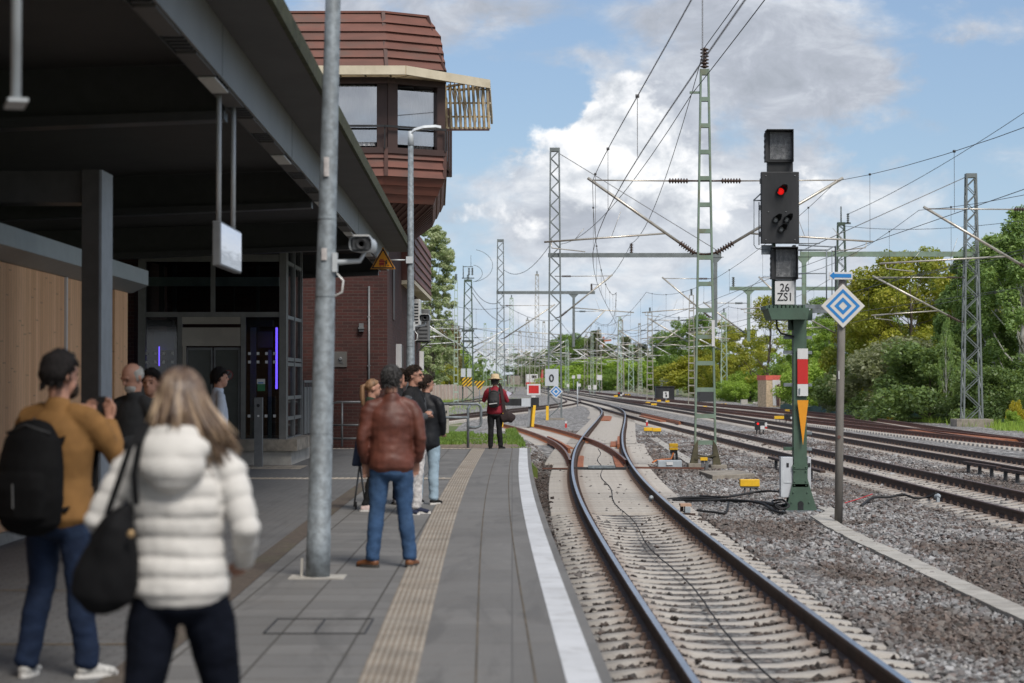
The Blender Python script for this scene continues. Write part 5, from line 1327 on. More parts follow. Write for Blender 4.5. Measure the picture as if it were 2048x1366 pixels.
single('grey mast with transformer gear beside the far train', 1054, 640, 1055, 400, 9, M['steel_worn'], 'zig', [(1, 3.8, AW)])
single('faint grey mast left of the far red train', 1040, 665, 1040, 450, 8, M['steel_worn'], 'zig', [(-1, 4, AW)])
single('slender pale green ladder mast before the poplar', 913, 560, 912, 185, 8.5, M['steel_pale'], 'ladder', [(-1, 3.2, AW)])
m21 = single('dark green lattice mast with yellow striped boards near the pink wall', 936, 560, 936, 217, 22, M['steel_dark'], 'zig', [(-1, 4.0, AW), (1, 4.2, AW)])
X, Y = m21.location.x, 217.0
mb = MB(); mb.tube([(X - .5, Y, 12.3), (X - .5, Y, 13.6)], .05, 6); insul(mb, (X + .1, Y, 12.6), (X + .1, Y, 13.4), .12, 5); insul(mb, (X + .45, Y, 12.6), (X + .45, Y, 13.4), .12, 5); mb.tube([(X - .5, Y, 13.5), (X + .5, Y, 13.5)], .04, 5); mb.tube([(X + .3, Y, 13.5), (X + .3, Y, 14.7)], .02, 5); mb.box((X, Y, 12.3), (1.3, .2, .1)); mb.build('top_frame', M['insul_g'], m21)
for r_ in (1.0, 1.9):
    mb = MB(); mb.tube([(X + .3 + r_ * math.sin(a) * 1.2, Y, 11.9 + r_ * .9 - r_ * .9 * math.cos(a)) for a in np.linspace(.2, 2.9, 14)], .025, 5); mb.build('cable_loop', M['insul_g'], m21)
for z_, w_ in ((6.8, 1.3), (5.7, 1.2)): mb = MB(); mb.box((X, Y - .3, z_), (w_, .5, .22)); mb.build('switch_gear', M['insul_g'], m21)
M['stripe'] = None
def mat_stripe():
    m = bpy.data.materials.new('yellow black stripes'); m.use_nodes = True; t = NT(m.node_tree); b = t.n['Principled BSDF']
    v = t.new('ShaderNodeTexCoord').outputs['Object']; sp = t.new('ShaderNodeSeparateXYZ'); t.put(sp.inputs[0], v)
    k = t.math('FRACT', t.math('MULTIPLY', t.math('SUBTRACT', sp.outputs[0], sp.outputs[2]), 2.6))
    t.put(b.inputs['Base Color'], t.mix(t.math('GREATER_THAN', k, .5), (.72, .42, .02), (.02, .02, .02))); b.inputs['Roughness'].default_value = .5
    return m
M['stripe'] = mat_stripe()
mb = MB()
for (px0, px1) in ((924.5, 933.5), (934.5, 943.5)):
    a, b = pd(px0, 773, 216.3), pd(px1, 755, 216.3); mb.span((a.x, 216.3, a.z), (b.x, 216.36, b.z))
mb.build('striped_board', M['stripe'], m21)
mb = MB()
for (px0, px1) in ((922, 931), (934, 943)):
    a, b = pd(px0, 754, 216.3), pd(px1, 737, 216.3); mb.span((a.x, 216.3, a.z), (b.x, 216.36, b.z))
mb.build('number_board', M['sign_grey'], m21)
tb = thing('striped_triangle_board', 'triangular yellow and black striped board standing before the pink wall', 'sign', pd(959, 800, 210)); mb = MB()
mb.prism([pd(947, 762, 210), pd(971, 762, 210), pd(959, 783, 210)], (0, .05, 0)); mb.build('board', M['stripe'], tb); mb = MB(); a = pd(959, 783, 210); mb.tube([(a.x, 210, -.8), (a.x, 210, a.z + .3)], .05, 6); mb.build('post', M['galv'], tb)

# rows of far masts that thicken the yard's skyline: one of each kind is built, the rest are copies
far_rows = [(C_L1, -2.6, [262, 305, 350, 400, 455, 515, 580, 650], 'pale mast in the far row left of the hat'), (C_T2, -2.4, [290, 390, 520, 640], 'grey mast in the far row over the second track'),
            (C_T3, 2.7, [270, 345, 450, 580], 'pale mast in the far row over the third track'), (C_T5, 3.0, [300, 430, 560], 'thin mast in the far row along the wooded slope')]
for (f, off, ylist, lab) in far_rows:
    proto = None
    for i, y in enumerate(ylist):
        if proto is None:
            x = f(y) + off; s_ = -1 if off > 0 else 1
            mt = M['steel_pale'] if f in (C_L1, C_T3) else M['steel_worn']
            proto = mast(lab, x, y, 9.8, .52, .3, mt, 'zig', -.8, True, [dict(s=s_, r=abs(off) + .4, zt=7.0, zl=5.0, w=.05, tube=AW)] + ([dict(s=-s_, r=2.6, zt=7.0, zl=5.0, w=.05, tube=AW)] if f is C_L1 else []), found=False)
            proto['group'] = 'far masts: ' + lab
        else:
            c_ = copy_thing(proto, (f(y) + off, y, -.8)); c_.scale = (1, 1, random.uniform(.95, 1.15))

# ---- overhead wires
def overhead(label, f, sup, x0=0.0, z=5.0, zm=6.95, r=.0075, m=None, ystart=None, stag=.22, tips=None):
    t_ = thing('overhead_wire', label, 'overhead wire', (f(sup[0]), sup[0], z)); m = m or M['wire']
    mc, mm, md = MB(), MB(), MB()
    pc, pm = [], []
    for i in range(len(sup) - 1):
        a, b = sup[i], sup[i + 1]; n = max(4, int((b - a) / 4.0)); sg = stag * (1 if i % 2 == 0 else -1)
        for k in range(n + (i == len(sup) - 2)):
            t = k / n; y = a + (b - a) * t; x = f(y) + x0 + sg * (1 - 2 * t)
            zz = zm - 4 * t * (1 - t) * min(1.15, (b - a) / 60 * 1.0)
            pc.append((x, y, z - .03 * math.sin(PI * t))); pm.append((x, y, zz))
        nd = max(2, int((b - a) / 9))
        for k in range(nd):
            t = (k + .5) / nd; y = a + (b - a) * t; x = f(y) + x0 + sg * (1 - 2 * t); zz = zm - 4 * t * (1 - t) * min(1.15, (b - a) / 60)
            md = MB(); md.tube([(x, y, z), (x, y, zz + .02)], r * .62, 4, caps=False); md.tube([(x, y, zz - .02), (x, y, zz + .03)], .03, 6); md.build('dropper', m, t_)
    def rr(p): return [max(r, r * (1 + max(0, q[1] - 60) / 130)) for q in p]
    mc.tube(pc, rr(pc), 5); mm.tube(pm, rr(pm), 5)
    mc.build('contact_wire', m, t_); mm.build('messenger_wire', m, t_)
    return t_
overhead('overhead wire above the main track, coming in steeply from the top edge', C_MAIN, [-12, 55.5, 126, 187], 0, 5.03, 6.98, .0085, M['wire_lt'])
overhead('overhead wire above the second track, held by the green ladder mast', C_T2, [-8, 55.5, 126, 190, 250, 310, 365, 425, 490], 0, 5.03, 6.98, .0075)
overhead('overhead wire above the third track at the upper right', C_T3, [12, 66, 108, 170, 224, 262, 318, 380, 450], 0, 5.03, 7.05, .0085)
overhead('overhead wire above the rusty track', C_T4, [58, 108, 150, 186, 236], 0, 5.0, 6.95, .0085)
overhead('overhead wire above the farthest track by the trees', C_T5, [78, 108, 150, 237, 285, 340, 405, 480], 0, 5.0, 6.95, .0085)
overhead('overhead wire above the siding by the pink wall', C_L1, [130, 185, 217, 262, 305, 350, 400, 455, 515], 0, 5.0, 6.95, .009)
overhead('overhead wire above the track that crosses behind the buffer stop', C_L2, [100, 150, 180, 230], 0, 5.0, 6.95, .009)
def cable(label, pts, sag, r, m=None, cat='feeder cable', name='feeder_cable'):
    mb = MB(); P = []
    for i in range(len(pts) - 1):
        a, b = Vector(pts[i]), Vector(pts[i + 1]); n = 12
        for k in range(n + (i == len(pts) - 2)):
            t = k / n; p = a.lerp(b, t); p.z -= 4 * sag[i] * t * (1 - t); P.append(p)
    mb.tube(P, [max(r, r * (1 + max(0, p.y - 60) / 130)) for p in P], 6); o = mb.build(name, m or M['wire']); tag(o, label, cat); return o
cable('upper black feeder cable running over the insulator on top of the green ladder mast', [(5.5, -14, 10.6), (X1, Y1, 10.56), (7.25, 126, 9.95), (6.9, 180, 10.0)], [.5, 1.1, .9], .011)
cable('lower black feeder cable passing beside the top of the green ladder mast', [(5.75, -10, 9.6), (X1 - .35, Y1, 9.3), (2.95, 126, 9.9)], [.25, .9], .011)
mb = MB(); insul(mb, (7.25, 126, 9.36), (7.25, 126, 9.95), .12, 6); mb.build('arm_insulator', M['insul'], m2)
cable('black feeder cable rising from the dark mast to the upper right edge', [(24.3, 150, 13.65), (23.9, 92, 14.3)], [.35], .013)
cable('thin cable from the dark mast down to the right edge', [(23.9, 150, 12.8), (25.0, 90, 9.0)], [.5], .010)
cable('cable hanging between the two grey lattice masts on the left', [(-.7, 180, 11.2), (2.4, 126, 10.0)], [1.0], .012)
cable('cable loop from the dark green mast to the tall grey mast behind the hat', [(-4.3, 217, 11.6), (-1.0, 180, 8.4)], [.8], .014)
cable('second cable from the dark green mast to the yard masts', [(-4.3, 217, 11.0), (-.2, 365, 12.5)], [1.6], .014)

# ================================================================ MAIN SIGNAL
SD = 37.4
sig = thing('main_signal', 'tall black main signal showing one red light on a green post', 'signal', (5.2, SD, -.7))
def rc(mb, px0, py0, px1, py1, y, th, mi=0): fr(px0, py0, px1, py1, y, th, mb, mi)
mb = MB(); a, b = pd(1588, 1016, SD), pd(1613, 625, SD)
mb.span((a.x, SD, a.z), (b.x, SD + .015, b.z)); mb.span((a.x, SD + .22, a.z), (b.x, SD + .235, b.z)); mb.span(((a.x + b.x) / 2 - .012, SD + .016, a.z), ((a.x + b.x) / 2 + .012, SD + .219, b.z)); mb.span((a.x, SD + .016, a.z), (a.x + .012, SD + .219, b.z))
mb.build('post', M['sig_green'], sig)
mb = MB(); g0 = pd(1572, 1020, SD); g1 = pd(1634, 1020, SD)
for y_ in (SD - .02, SD + .25):
    mb.prism([(g0.x, y_, -.69), (g1.x, y_, -.69), (b.x + .01, y_, -.13), (a.x - .01, y_, -.13)], (0, .02, 0))

rc(mb, 1585, 930, 1616, 938, SD - .02, .03); rc(mb, 1585, 968, 1616, 974, SD - .02, .03); rc(mb, 1586, 938, 1615, 990, SD - .01, .02)
for _x in (1589, 1612):
    for _y in (934, 971, 942, 963, 985, 1005):
        _c = pd(_x + (0 if _y < 980 else (-6 if _x < 1600 else 6) * (1 if _y > 1000 else .4)), _y, SD - .03); mb.lathe((_c.x, SD - .018, _c.z), (0, -1, 0), [(0, .014), (.018, .014), (.022, .008)], 6)
mb.build('foot', M['sig_green'], sig)
mb = MB(); c = pd(1601, 1008, SD); mb.lathe((c.x, SD - .022, c.z), (0, -1, 0), [(0, .055), (.004, .055)], 14); mb.span((c.x - .05, SD - .027, c.z - .10), (c.x + .05, SD - .0215, c.z)); mb.build('cable_hole', M['black'], sig)
mb = MB(); mb.span((g0.x - .08, SD - .12, -.76), (g1.x + .08, SD + .4, -.695)); mb.build('base_plate', M['galv'], sig)
mb = MB()
for (x0, x1, y_) in ((1568, 1588, 1008 - 40), (1568, 1588, 1015 - 34 - 36), (1568, 1588, 898), (1568, 1588, 770), (1568, 1588, 705), (1568, 1588, 675)):
    mb = MB(); rc(mb, x0, y_ - 4, x1, y_ + 3, SD + .05, .1); mb.build('step_rung', M['sig_green'] if y_ > 880 else M['galv'], sig)
for y_ in (898, 866, 770, 705, 675): mb = MB(); rc(mb, 1613, y_ - 3, 1624, y_ + 3, SD + .05, .1); mb.build('step_rung', M['galv'], sig)
# platform and upper post
mb = MB(); pa, pb_ = pd(1533, 640, SD), pd(1613, 617, SD)
mb.prism([(pa.x + .05, SD - .35, pa.z), (pb_.x - .03, SD - .35, pa.z), (pb_.x + .0, SD - .35, pb_.z), (pa.x - .02, SD - .35, pb_.z)], (0, .9, 0)); rc(mb, 1614, 620, 1625, 640, SD + .1, .4); rc(mb, 1577, 636, 1588, 680 - 20, SD + .1, .1); mb.prism([pd(1588, 660, SD + .1), pd(1580, 640, SD + .1), pd(1588, 640, SD + .1)], (0, .1, 0))
mb.build('platform', M['sig_green'], sig)
mb = MB()
for k in range(10): rc(mb, 1532 + k * 8.2, 611 - (k % 2) * 1.5, 1537 + k * 8.2, 618, SD - .3, .8)
rc(mb, 1590, 609, 1660, 617, SD - .1, .06, 1); rc(mb, 1590, 612, 1664, 616, SD + .5, .06, 1); rc(mb, 1625, 616, 1660, 626, SD + .1, .05, 1); mb.build('grating', [M['sig_green'], M['galv']], sig)
mb = MB(); rc(mb, 1546, 330, 1551, 618, SD + .12, .2); rc(mb, 1587, 490, 1592, 618, SD + .12, .2, 1); rc(mb, 1551, 560, 1588, 618, SD + .14, .1); mb.build('upper_post', [M['sig_green'], M['galv']], sig)
mb = MB(); mb.tube([pd(1553, 640, SD), pd(1554, 655, SD), pd(1562, 667, SD), pd(1588, 673, SD)], .018, 8); mb.build('cable', M['black_m'], sig)
# number plate
mb = MB(); rc(mb, 1550, 562, 1588.5, 609, SD - .03, .012); mb.build('number_plate', M['white'], sig, bevel=.004)
text('26', pd(1569.5, 576, SD - .034), .205, M['black'], sig, off=.002, sx=.86); text('ZS1', pd(1570, 594.5, SD - .034), .205, M['black'], sig, off=.002, sx=.86)
# indicator boxes with dot matrix faces
def mat_matrix():
    m = bpy.data.materials.new('dot matrix face'); m.use_nodes = True; t = NT(m.node_tree); b = t.n['Principled BSDF']
    v = t.new('ShaderNodeTexCoord').outputs['Generated']; sp = t.new('ShaderNodeSeparateXYZ'); t.put(sp.inputs[0], v)
    fx, fz = t.math('FRACT', t.math('MULTIPLY', sp.outputs[0], 20)), t.math('FRACT', t.math('MULTIPLY', sp.outputs[2], 25))
    d = t.math('MULTIPLY', t.math('MULTIPLY', t.math('GREATER_THAN', fx, .3), t.math('LESS_THAN', fx, .85)), t.math('MULTIPLY', t.math('GREATER_THAN', fz, .3), t.math('LESS_THAN', fz, .85)))
    n = t.noise(v, 5, 3, .6)
    t.put(b.inputs['Base Color'], t.mix(d, (.012, .012, .014), t.mix(t.smooth(n, .4, .7), (.30, .31, .32), (.62, .63, .64)))); b.inputs['Roughness'].default_value = .3
    return m
M['matrix'] = mat_matrix()
def indicator(x0, y0, x1, y1, name):
    mb = MB(); rc(mb, x0, y0, x1, y1, SD - .02, .16); rc(mb, x0 - 5, y0 + 4, x0 - .2, y1 + 1, SD - .08, .2); rc(mb, x1 + .2, y0, x1 + 1.5, y1 + 1, SD - .22, .2); rc(mb, x0 - 2, y0 - 2, x1 + 1.5, y0 - .2, SD - .26, .35); rc(mb, x0 - 1, y1 + .2, x1, y1 + 2, SD - .05, .15)
    for k in range(5): rc(mb, x0 - 7, y0 + 8 + k * 11, x0 - 5.2, y0 + 13 + k * 11, SD - .06, .1)
    o = mb.build(name, M['black'], sig); mb = MB(); rc(mb, x0 + 4, y0 + 4, x1 - 3, y1 - 3, SD - .026, .005); mb.build('dot_face', M['matrix'], o); return o
indicator(1536, 260, 1586, 322, 'upper_indicator'); indicator(1548, 495, 1595, 557, 'lower_indicator')
mb = MB(); rc(mb, 1535, 322.5, 1586, 345, SD + .0, .12); mb.build('neck', M['black'], sig)
for _x, _y in ((1531, 352), (1589, 352), (1531, 480), (1589, 480), (1536, 424), (1571, 424)):
    mb = MB(); _c = pd(_x, _y, SD); mb.lathe((_c.x, SD - .049, _c.z), (0, -1, 0), [(0, .012), (.01, .012), (.013, .006)], 8); mb.build('bolt', M['mid_metal'], sig)
for _y in (362, 415, 468):
    mb = MB(); rc(mb, 1519.8, _y - 5, 1522.6, _y + 5, SD - .02, .06); mb.build('hinge', M['dark_metal'], sig)
mb = MB(); a, b = pd(1522.5, 487, SD), pd(1597.5, 344, SD)
mb.span((a.x, SD - .05, a.z), (b.x, SD + .12, b.z)); mb.build('signal_head', M['black'], sig, bevel=.012)
M['lamp_red'] = emit('red signal lamp', (1.0, .010, .008), .5)
def lens(px, py, r, y, m, name, hood=True):
    c = pd(px, py, y); mb = MB(); n = 12
    mb.lathe((c.x, y, c.z), (0, -1, 0), [(0, r * 1.25), (.05, r * 1.25), (.05, r), (.01, r * .98)], 18); 
    V = []
    for k in range(n + 1):
        g = -.35 + (PI + .7) * k / n
        for (rr, d) in ((r * 1.28, 0), (r * 1.28, .22 * (0.45 + .55 * max(0, math.sin(g)))), (r * 1.18, .22 * (0.45 + .55 * max(0, math.sin(g)))), (r * 1.18, 0)):
            V.append((c.x + math.cos(g) * rr + d * .25, y - .02 - d, c.z + math.sin(g) * rr + d * .18))
    o = len(mb.v); mb.v += V
    for k in range(n):
        for j in range(4): mb.f.append([o + k * 4 + j, o + k * 4 + (j + 1) % 4, o + (k + 1) * 4 + (j + 1) % 4, o + (k + 1) * 4 + j]); mb.m.append(0); mb.sm.append(True)
    h = mb.build('lamp_hood', M['black'], sig); mb = MB(); mb.lathe((c.x, y - .012, c.z), (0, -1, 0), [(0, r * .97), (.012, r * .8), (.02, r * .3)], 18); mb.build(name, m, h)
lens(1561, 383, .064, SD - .05, M['lamp_red'], 'red_lamp')
M['lens_grey'] = mat('unlit lens', (.42, .44, .44), .15, 0, .1, 30)
for (px, py) in ((1551, 440), (1573, 439.5), (1562, 459)): lens(px, py, .05, SD - .05, M['lens_grey'], 'lens')
mb = MB()
def tb_(pts, r=.012): mb.tube([tuple(pd(px, py, y)) for (px, py, y) in pts], r, 6)
tb_([(1508, 400, SD + .1), (1508, 490, SD + .1), (1513, 497, SD + .1), (1532, 500, SD + .1)], .008); tb_([(1518, 404, SD + .1), (1518, 490, SD + .1)], .01); tb_([(1507, 401, SD + .1), (1523, 386, SD + .1)], .012); tb_([(1507, 401, SD + .1), (1523, 401, SD + .1)], .012)
rc(mb, 1523, 490, 1545, 509, SD + .1, .03)
tb_([(1597, 490, SD + .2), (1671, 494, SD + .2)]); tb_([(1597, 500, SD - .3), (1655, 500, SD - .3), (1671, 492, SD + .2), (1671, 612, SD + .2)], .016); tb_([(1653, 500, SD - .3), (1653, 612, SD - .3)], .012); tb_([(1597, 547, SD - .3), (1653, 547, SD - .3)], .01); tb_([(1590, 487, SD + .2), (1640, 487, SD + .2)], .01); tb_([(1664, 500, SD + .2), (1664, 600, SD + .2)], .008)
mb.build('safety_cage', M['galv'], sig)
# mast marker boards
for (y0, y1, mm) in ((697, 718, 'white'), (718.3, 768, 'red'), (768.3, 792, 'white')):
    mb = MB(); rc(mb, 1595, y0, 1616, y1, SD - .05, .012); mb.build('mast_board', M[mm], sig)
mb = MB(); mb.prism([pd(1594.5, 800.5, SD - .08), pd(1606, 890, SD - .08), pd(1617, 800.5, SD - .08)], (0, .012, 0)); mb.build('orange_triangle', M['orange'], sig)
mb = MB(); c = pd(1606, 797, SD); mb.span((c.x - .08, SD - .075, -.2 + 1.6), (c.x - .06, SD - .03, 1.5)); mb.build('board_bracket', M['galv'], sig)
cab = thing('signal_cabinet', 'pair of light grey cable cabinets mounted behind the green signal post', 'cabinet', (5.2, SD + .3, -.6))
for (x0, x1) in ((1562, 1586.3), (1615, 1622)):
    mb = MB(); rc(mb, x0, 914, x1, 995, SD + (.03 if x0 < 1600 else .15), .25); h = mb.build('cabinet', M['lt_box'], cab, bevel=.012)
    mb = MB()
    if x0 < 1570: rc(mb, 1562, 914, 1566, 994, SD + .0, .03); rc(mb, 1568, 963, 1583, 966, SD + .022, .01)
    cx_ = 1575.5 if x0 < 1570 else 1618.5
    rc(mb, cx_ - 2.3, 926, cx_ + 2.3, 934, SD + (.02 if x0 < 1600 else .14), .012, 1)
    mb.build('lock', [M['lamp_grey'], M['black']], h)
# ETCS style board on its own weathered post
LD2 = 34.2
lf = thing('diamond_marker_sign', 'blue and white nested diamond board with arrow on a weathered grey post', 'sign', (5.36, LD2, -.75))
mb = MB(); mb.tube([pd(1677, 1052, LD2 + .06), pd(1679, 860, LD2 + .06), pd(1682, 700, LD2 + .06), pd(1684, 553, LD2 + .06)], [.068, .068, .066, .064], 12); mb.build('post', mat('weathered post', (.20, .185, .165), .85, 0, .25, 3, .2, 40, (.10, .085, .075), 3, .6, stretch=(1, 1, .3)), lf)
mb = MB(); c = pd(1678, 874, LD2); mb.lathe((c.x, LD2 - .012, c.z), (0, -1, 0), [(0, .03), (.003, .03)], 10); rc(mb, 1677, 742, 1679, 758, LD2 - .01, .004, 1); mb.build('post_mark', [mat('rusty spot', (.12, .06, .05), .9), M['white']], lf)
diamond(lf, pd(1686, 612, LD2 - .05), LD2 - .05, .362, M['sign_grey'] if False else mat('cream white board', (.62, .60, .57), .5, 0, .04), [(.78, .60), (.40, .20)])
mb = MB(); rc(mb, 1658, 544, 1705, 559, LD2 - .06, .02); mb.build('arrow_plate', M['white'], lf, bevel=.004)
mb = MB(); z_ = pd(1680, 551.5, LD2).z; xa = pd(1659, 551, LD2 - .06).x; mb.add([(xa, LD2 - .064, z_), (xa + .07, LD2 - .064, z_ - .06), (xa + .085, LD2 - .064, z_ - .03), (xa + .36, LD2 - .064, z_ - .035), (xa + .36, LD2 - .064, z_ + .025), (xa + .085, LD2 - .064, z_ + .03), (xa + .07, LD2 - .064, z_ + .06)], [(0, 1, 2, 3, 4, 5, 6)]); mb.build('arrow', M['blue'], lf)

# ================================================================ SMALL TRACKSIDE THINGS
bs = thing('buffer_stop', 'buffer stop with red and white board at the end of the stub track', 'buffer stop', (.1, 104, -.6))
mb = MB(); mb.span((-1.2, 101.2, .40), (1.28, 101.5, .74)); mb.build('beam', M['black'], bs, bevel=.02)
mb = MB(); rc(mb, 1043, 796.5, 1062, 813, 101.16, .03); rc(mb, 1062.3, 795, 1078, 815, 101.1, .08, 1); mb.build('buffer_plate', [M['sign_grey'], M['black']], bs)
for x in (-.70, .80):
    mb = MB(); mb.bar((x, 100.9, -.66), (x + .1, 101.5, .5), .12, .2); mb.build('strut', M['mid_metal'], bs); mb = MB(); mb.bar((x + .12, 102.6, -.66), (x + .25, 101.5, .5), .14, .14); mb.bar((x + .2, 101.0, -.62), (x + .3, 101.1, .42), .13, .06); mb.build('strut', M['yellow'], bs)
mb = MB(); rc(mb, 1054, 768, 1081, 790, 101.1, .04); o = mb.build('end_board', M['white'], bs); mb = MB(); rc(mb, 1057.5, 771, 1077.5, 786.5, 101.09, .006); mb.build('red_panel', M['red'], o)
mb = MB(); rc(mb, 1063, 790.2, 1071, 796, 101.12, .04); mb.build('board_post', M['white'], bs)

def boxcover(label, px, py0, py1, w, pybase, name='track_box', cat='junction box', m='yellow', group='yellow cable boxes by the tracks'):
    y = (CAMZ + .76) * FPX / (pybase - HOR); c0, c1 = pd(px - w / 2, py1, y), pd(px + w / 2, py0, y)
    t_ = thing(name, label, cat, ((c0.x + c1.x) / 2, y, -.75), 0, group)
    mb = MB(); mb.span((c0.x, y, c0.z), (c1.x, y + .22, c1.z)); mb.build('lid', M[m], t_, bevel=.012)
    mb = MB(); mb.span((c0.x + .02, y + .02, c0.z - .03), (c1.x - .02, y + .2, c0.z - .002)); 
    for x_ in (c0.x + .10, (c0.x + c1.x) / 2 + .02): mb.tube([(x_, y + .08, -.78), (x_, y + .08, c0.z - .02)], .018, 6)
    mb.tube([(c1.x - .1, y + .1, c0.z - .02), (c1.x - .02, y + .08, -.6), (c1.x + .1, y, -.74)], .016, 6)
    mb.build('stand', M['mid_metal'], t_)
    return t_
boxcover('yellow cable box on short legs left of the signal cabinets', 1500, 959, 973, 39, 996)
boxcover('yellow topped cable box on clean ballast right of the switch', 1297, 855, 862, 18, 876)
boxcover('second yellow topped box, touching the first one by the switch', 1314, 856, 863, 17, 877)
boxcover('small yellow box before the black shunting signal', 1559, 832, 838, 20, 846)
boxcover('bright yellow box at the grass edge near the tall mast on the right', 1781, 834, 840, 15, 845)
boxcover('yellow box in the grass just left of the orange triangle', 1575, 819, 823, 9, 827)
boxcover('yellow box on dark legs, left of a pair far down the second track', 1296, 804, 807.5, 9, 811)
boxcover('yellow box on dark legs, right of a pair far down the second track', 1308, 807, 810.5, 11, 815)
for k, (px, pb_, lab) in enumerate(((1318, 807, 'far yellow box left of the white board in mid yard'), (1335, 808, 'far yellow box below the white board in mid yard'), (1232, 797.5, 'tiny yellow box near the far curve'), (1410, 819, 'tiny yellow marker box beside the third track'))):
    boxcover(lab, px, pb_ - 7, pb_ - 3.5, 8, pb_)
# switch machine
sm_ = thing('switch_machine', 'grey point machine box beside the switch blades', 'point machine', (4.2, 54, -.7))
mb = MB(); rc(mb, 1316, 921, 1364, 938, 55.0, .4); mb.build('casing', M['grey_box'], sm_, bevel=.02); mb = MB(); rc(mb, 1312, 936, 1366, 944, 54.9, .5); mb.build('base', M['mid_metal'], sm_); mb = MB(); rc(mb, 1333, 924, 1346, 930, 54.97, .01); mb.build('label', M['white'], sm_); mb = MB(); rc(mb, 1330, 940, 1352, 945, 54.85, .03); mb.build('handle', M['black'], sm_)
pt = thing('cable_post', 'black and yellow capped cable post above the point machine', 'cable post', pd(1347, 920, 57)); mb = MB()
for (y0, y1) in ((887, 894), (895, 900)): rc(mb, 1339, y0, 1356, y1, 57, .24)
mb.build('cap', M['yellow'], pt, bevel=.012); mb = MB(); rc(mb, 1341, 900, 1355, 907, 57.02, .2); mb.tube([pd(1345, 907, 57.1), pd(1346, 924, 57.1)], .03, 6); mb.tube([pd(1353, 907, 57.1), pd(1354, 926, 57.1)], .035, 6); mb.build('post', M['black'], pt)
mb = MB(); mb.tube([pd(1347, 906, 57), pd(1342, 918, 56.9), pd(1328, 919, 56.6), pd(1312, 921, 56.2), pd(1305, 925, 56)], .025, 6); mb.build('orange_hose', mat('orange hose', (.5, .16, .05), .7), pt)
pt = thing('cable_post', 'short grey cable post with yellow cap at the foot of the green ladder mast', 'cable post', pd(1408, 940, 54.6)); mb = MB(); rc(mb, 1401, 915, 1415, 921, 54.6, .18); mb.build('cap', M['yellow'], pt); mb = MB(); rc(mb, 1403, 921, 1408, 942, 54.65, .1); rc(mb, 1411, 921, 1417, 943, 54.65, .1); mb.build('post', M['mid_metal'], pt)
pt = thing('rail_contact', 'brown and grey track device beside the nearest outer rail', 'track device', pd(1378, 1030, 37.0)); mb = MB(); y_ = 36.6
rc(mb, 1361, 1008, 1383, 1013, y_, .3); mb.build('cover', mat('pale rusty cover', (.45, .29, .2), .7), pt); mb = MB(); rc(mb, 1370, 1013.3, 1381, 1026, y_ - .02, .25); mb.build('box', M['grey_box'], pt, bevel=.01); mb = MB(); rc(mb, 1363, 1027, 1391, 1034, y_ - .06, .3); rc(mb, 1361, 1013.5, 1367, 1027, y_ + .1, .1); mb.build('clamp', M['rust_dk'], pt)

# low shunting signals
def dwarf(label, px, py0, py1, w, pyb, lit=True):
    y = (CAMZ + .74) * FPX / (pyb - HOR); t_ = thing('shunting_signal', label, 'shunting signal', ((px - 1024) / FPX * y, y, -.74), 0, 'low shunting signals')
    mb = MB(); rc(mb, px - w / 2, py0, px + w / 2, py1, y, .25); mb.build('housing', M['black'], t_, bevel=.015)
    mb = MB(); c = pd(px - w * .22, py0 + (py1 - py0) * .27, y); mb.lathe((c.x, y - .001, c.z), (0, -1, 0), [(0, .05), (.02, .04)], 12); mb.build('red_lamp', M['lamp_red'] if lit else M['black'], t_)
    mb = MB(); rc(mb, px + w * .05, py0 + (py1 - py0) * .5, px + w * .48, py1 - 1, y - .02, .015); mb.build('number_plate', M['white'], t_)
    mb = MB(); rc(mb, px + w * .52, py0 + 2, px + w * .75, py0 + (py1 - py0) * .6, y + .05, .02); mb.build('marker_plate', M['white'], t_); mb = MB(); rc(mb, px + w * .52, py0 + (py1 - py0) * .61, px + w * .75, py1 - 3, y + .05, .02); mb.build('marker_plate', M['red'], t_)
    mb = MB()
    for k in (-.35, 0, .35): mb.tube([pd(px + w * k, py1, y + .1), pd(px + w * k, pyb, y + .1)], .025, 6)
    mb.build('legs', M['black'], t_)
dwarf('black shunting signal with red light on the grey ballast between second and third track', 1520, 843, 860, 19, 871)
dwarf('far black shunting signal facing sideways right of the yellow box', 1580, 828, 839, 22, 846, False)
dwarf('far red shunting signal by the broad weathered mast', 1240, 784, 793, 9, 799)
for (px, py0, py1, y, lab) in ((1254, 788, 796, 300, 'small striped yellow and black post board, farther away'), (1447, 807, 818, 190, 'small striped yellow and black board beside the third track')):
    t_ = thing('striped_marker', lab, 'marker', pd(px, py1, y), 0, 'striped marker boards'); mb = MB(); rc(mb, px - 6, py0, px + 7, py1, y, .06); mb.build('board', M['stripe'], t_); mb = MB(); mb.tube([pd(px, py1, y + .02), (pd(px, py1, y).x, y + .02, -.8)], .04, 6); mb.build('post', M['black'], t_)
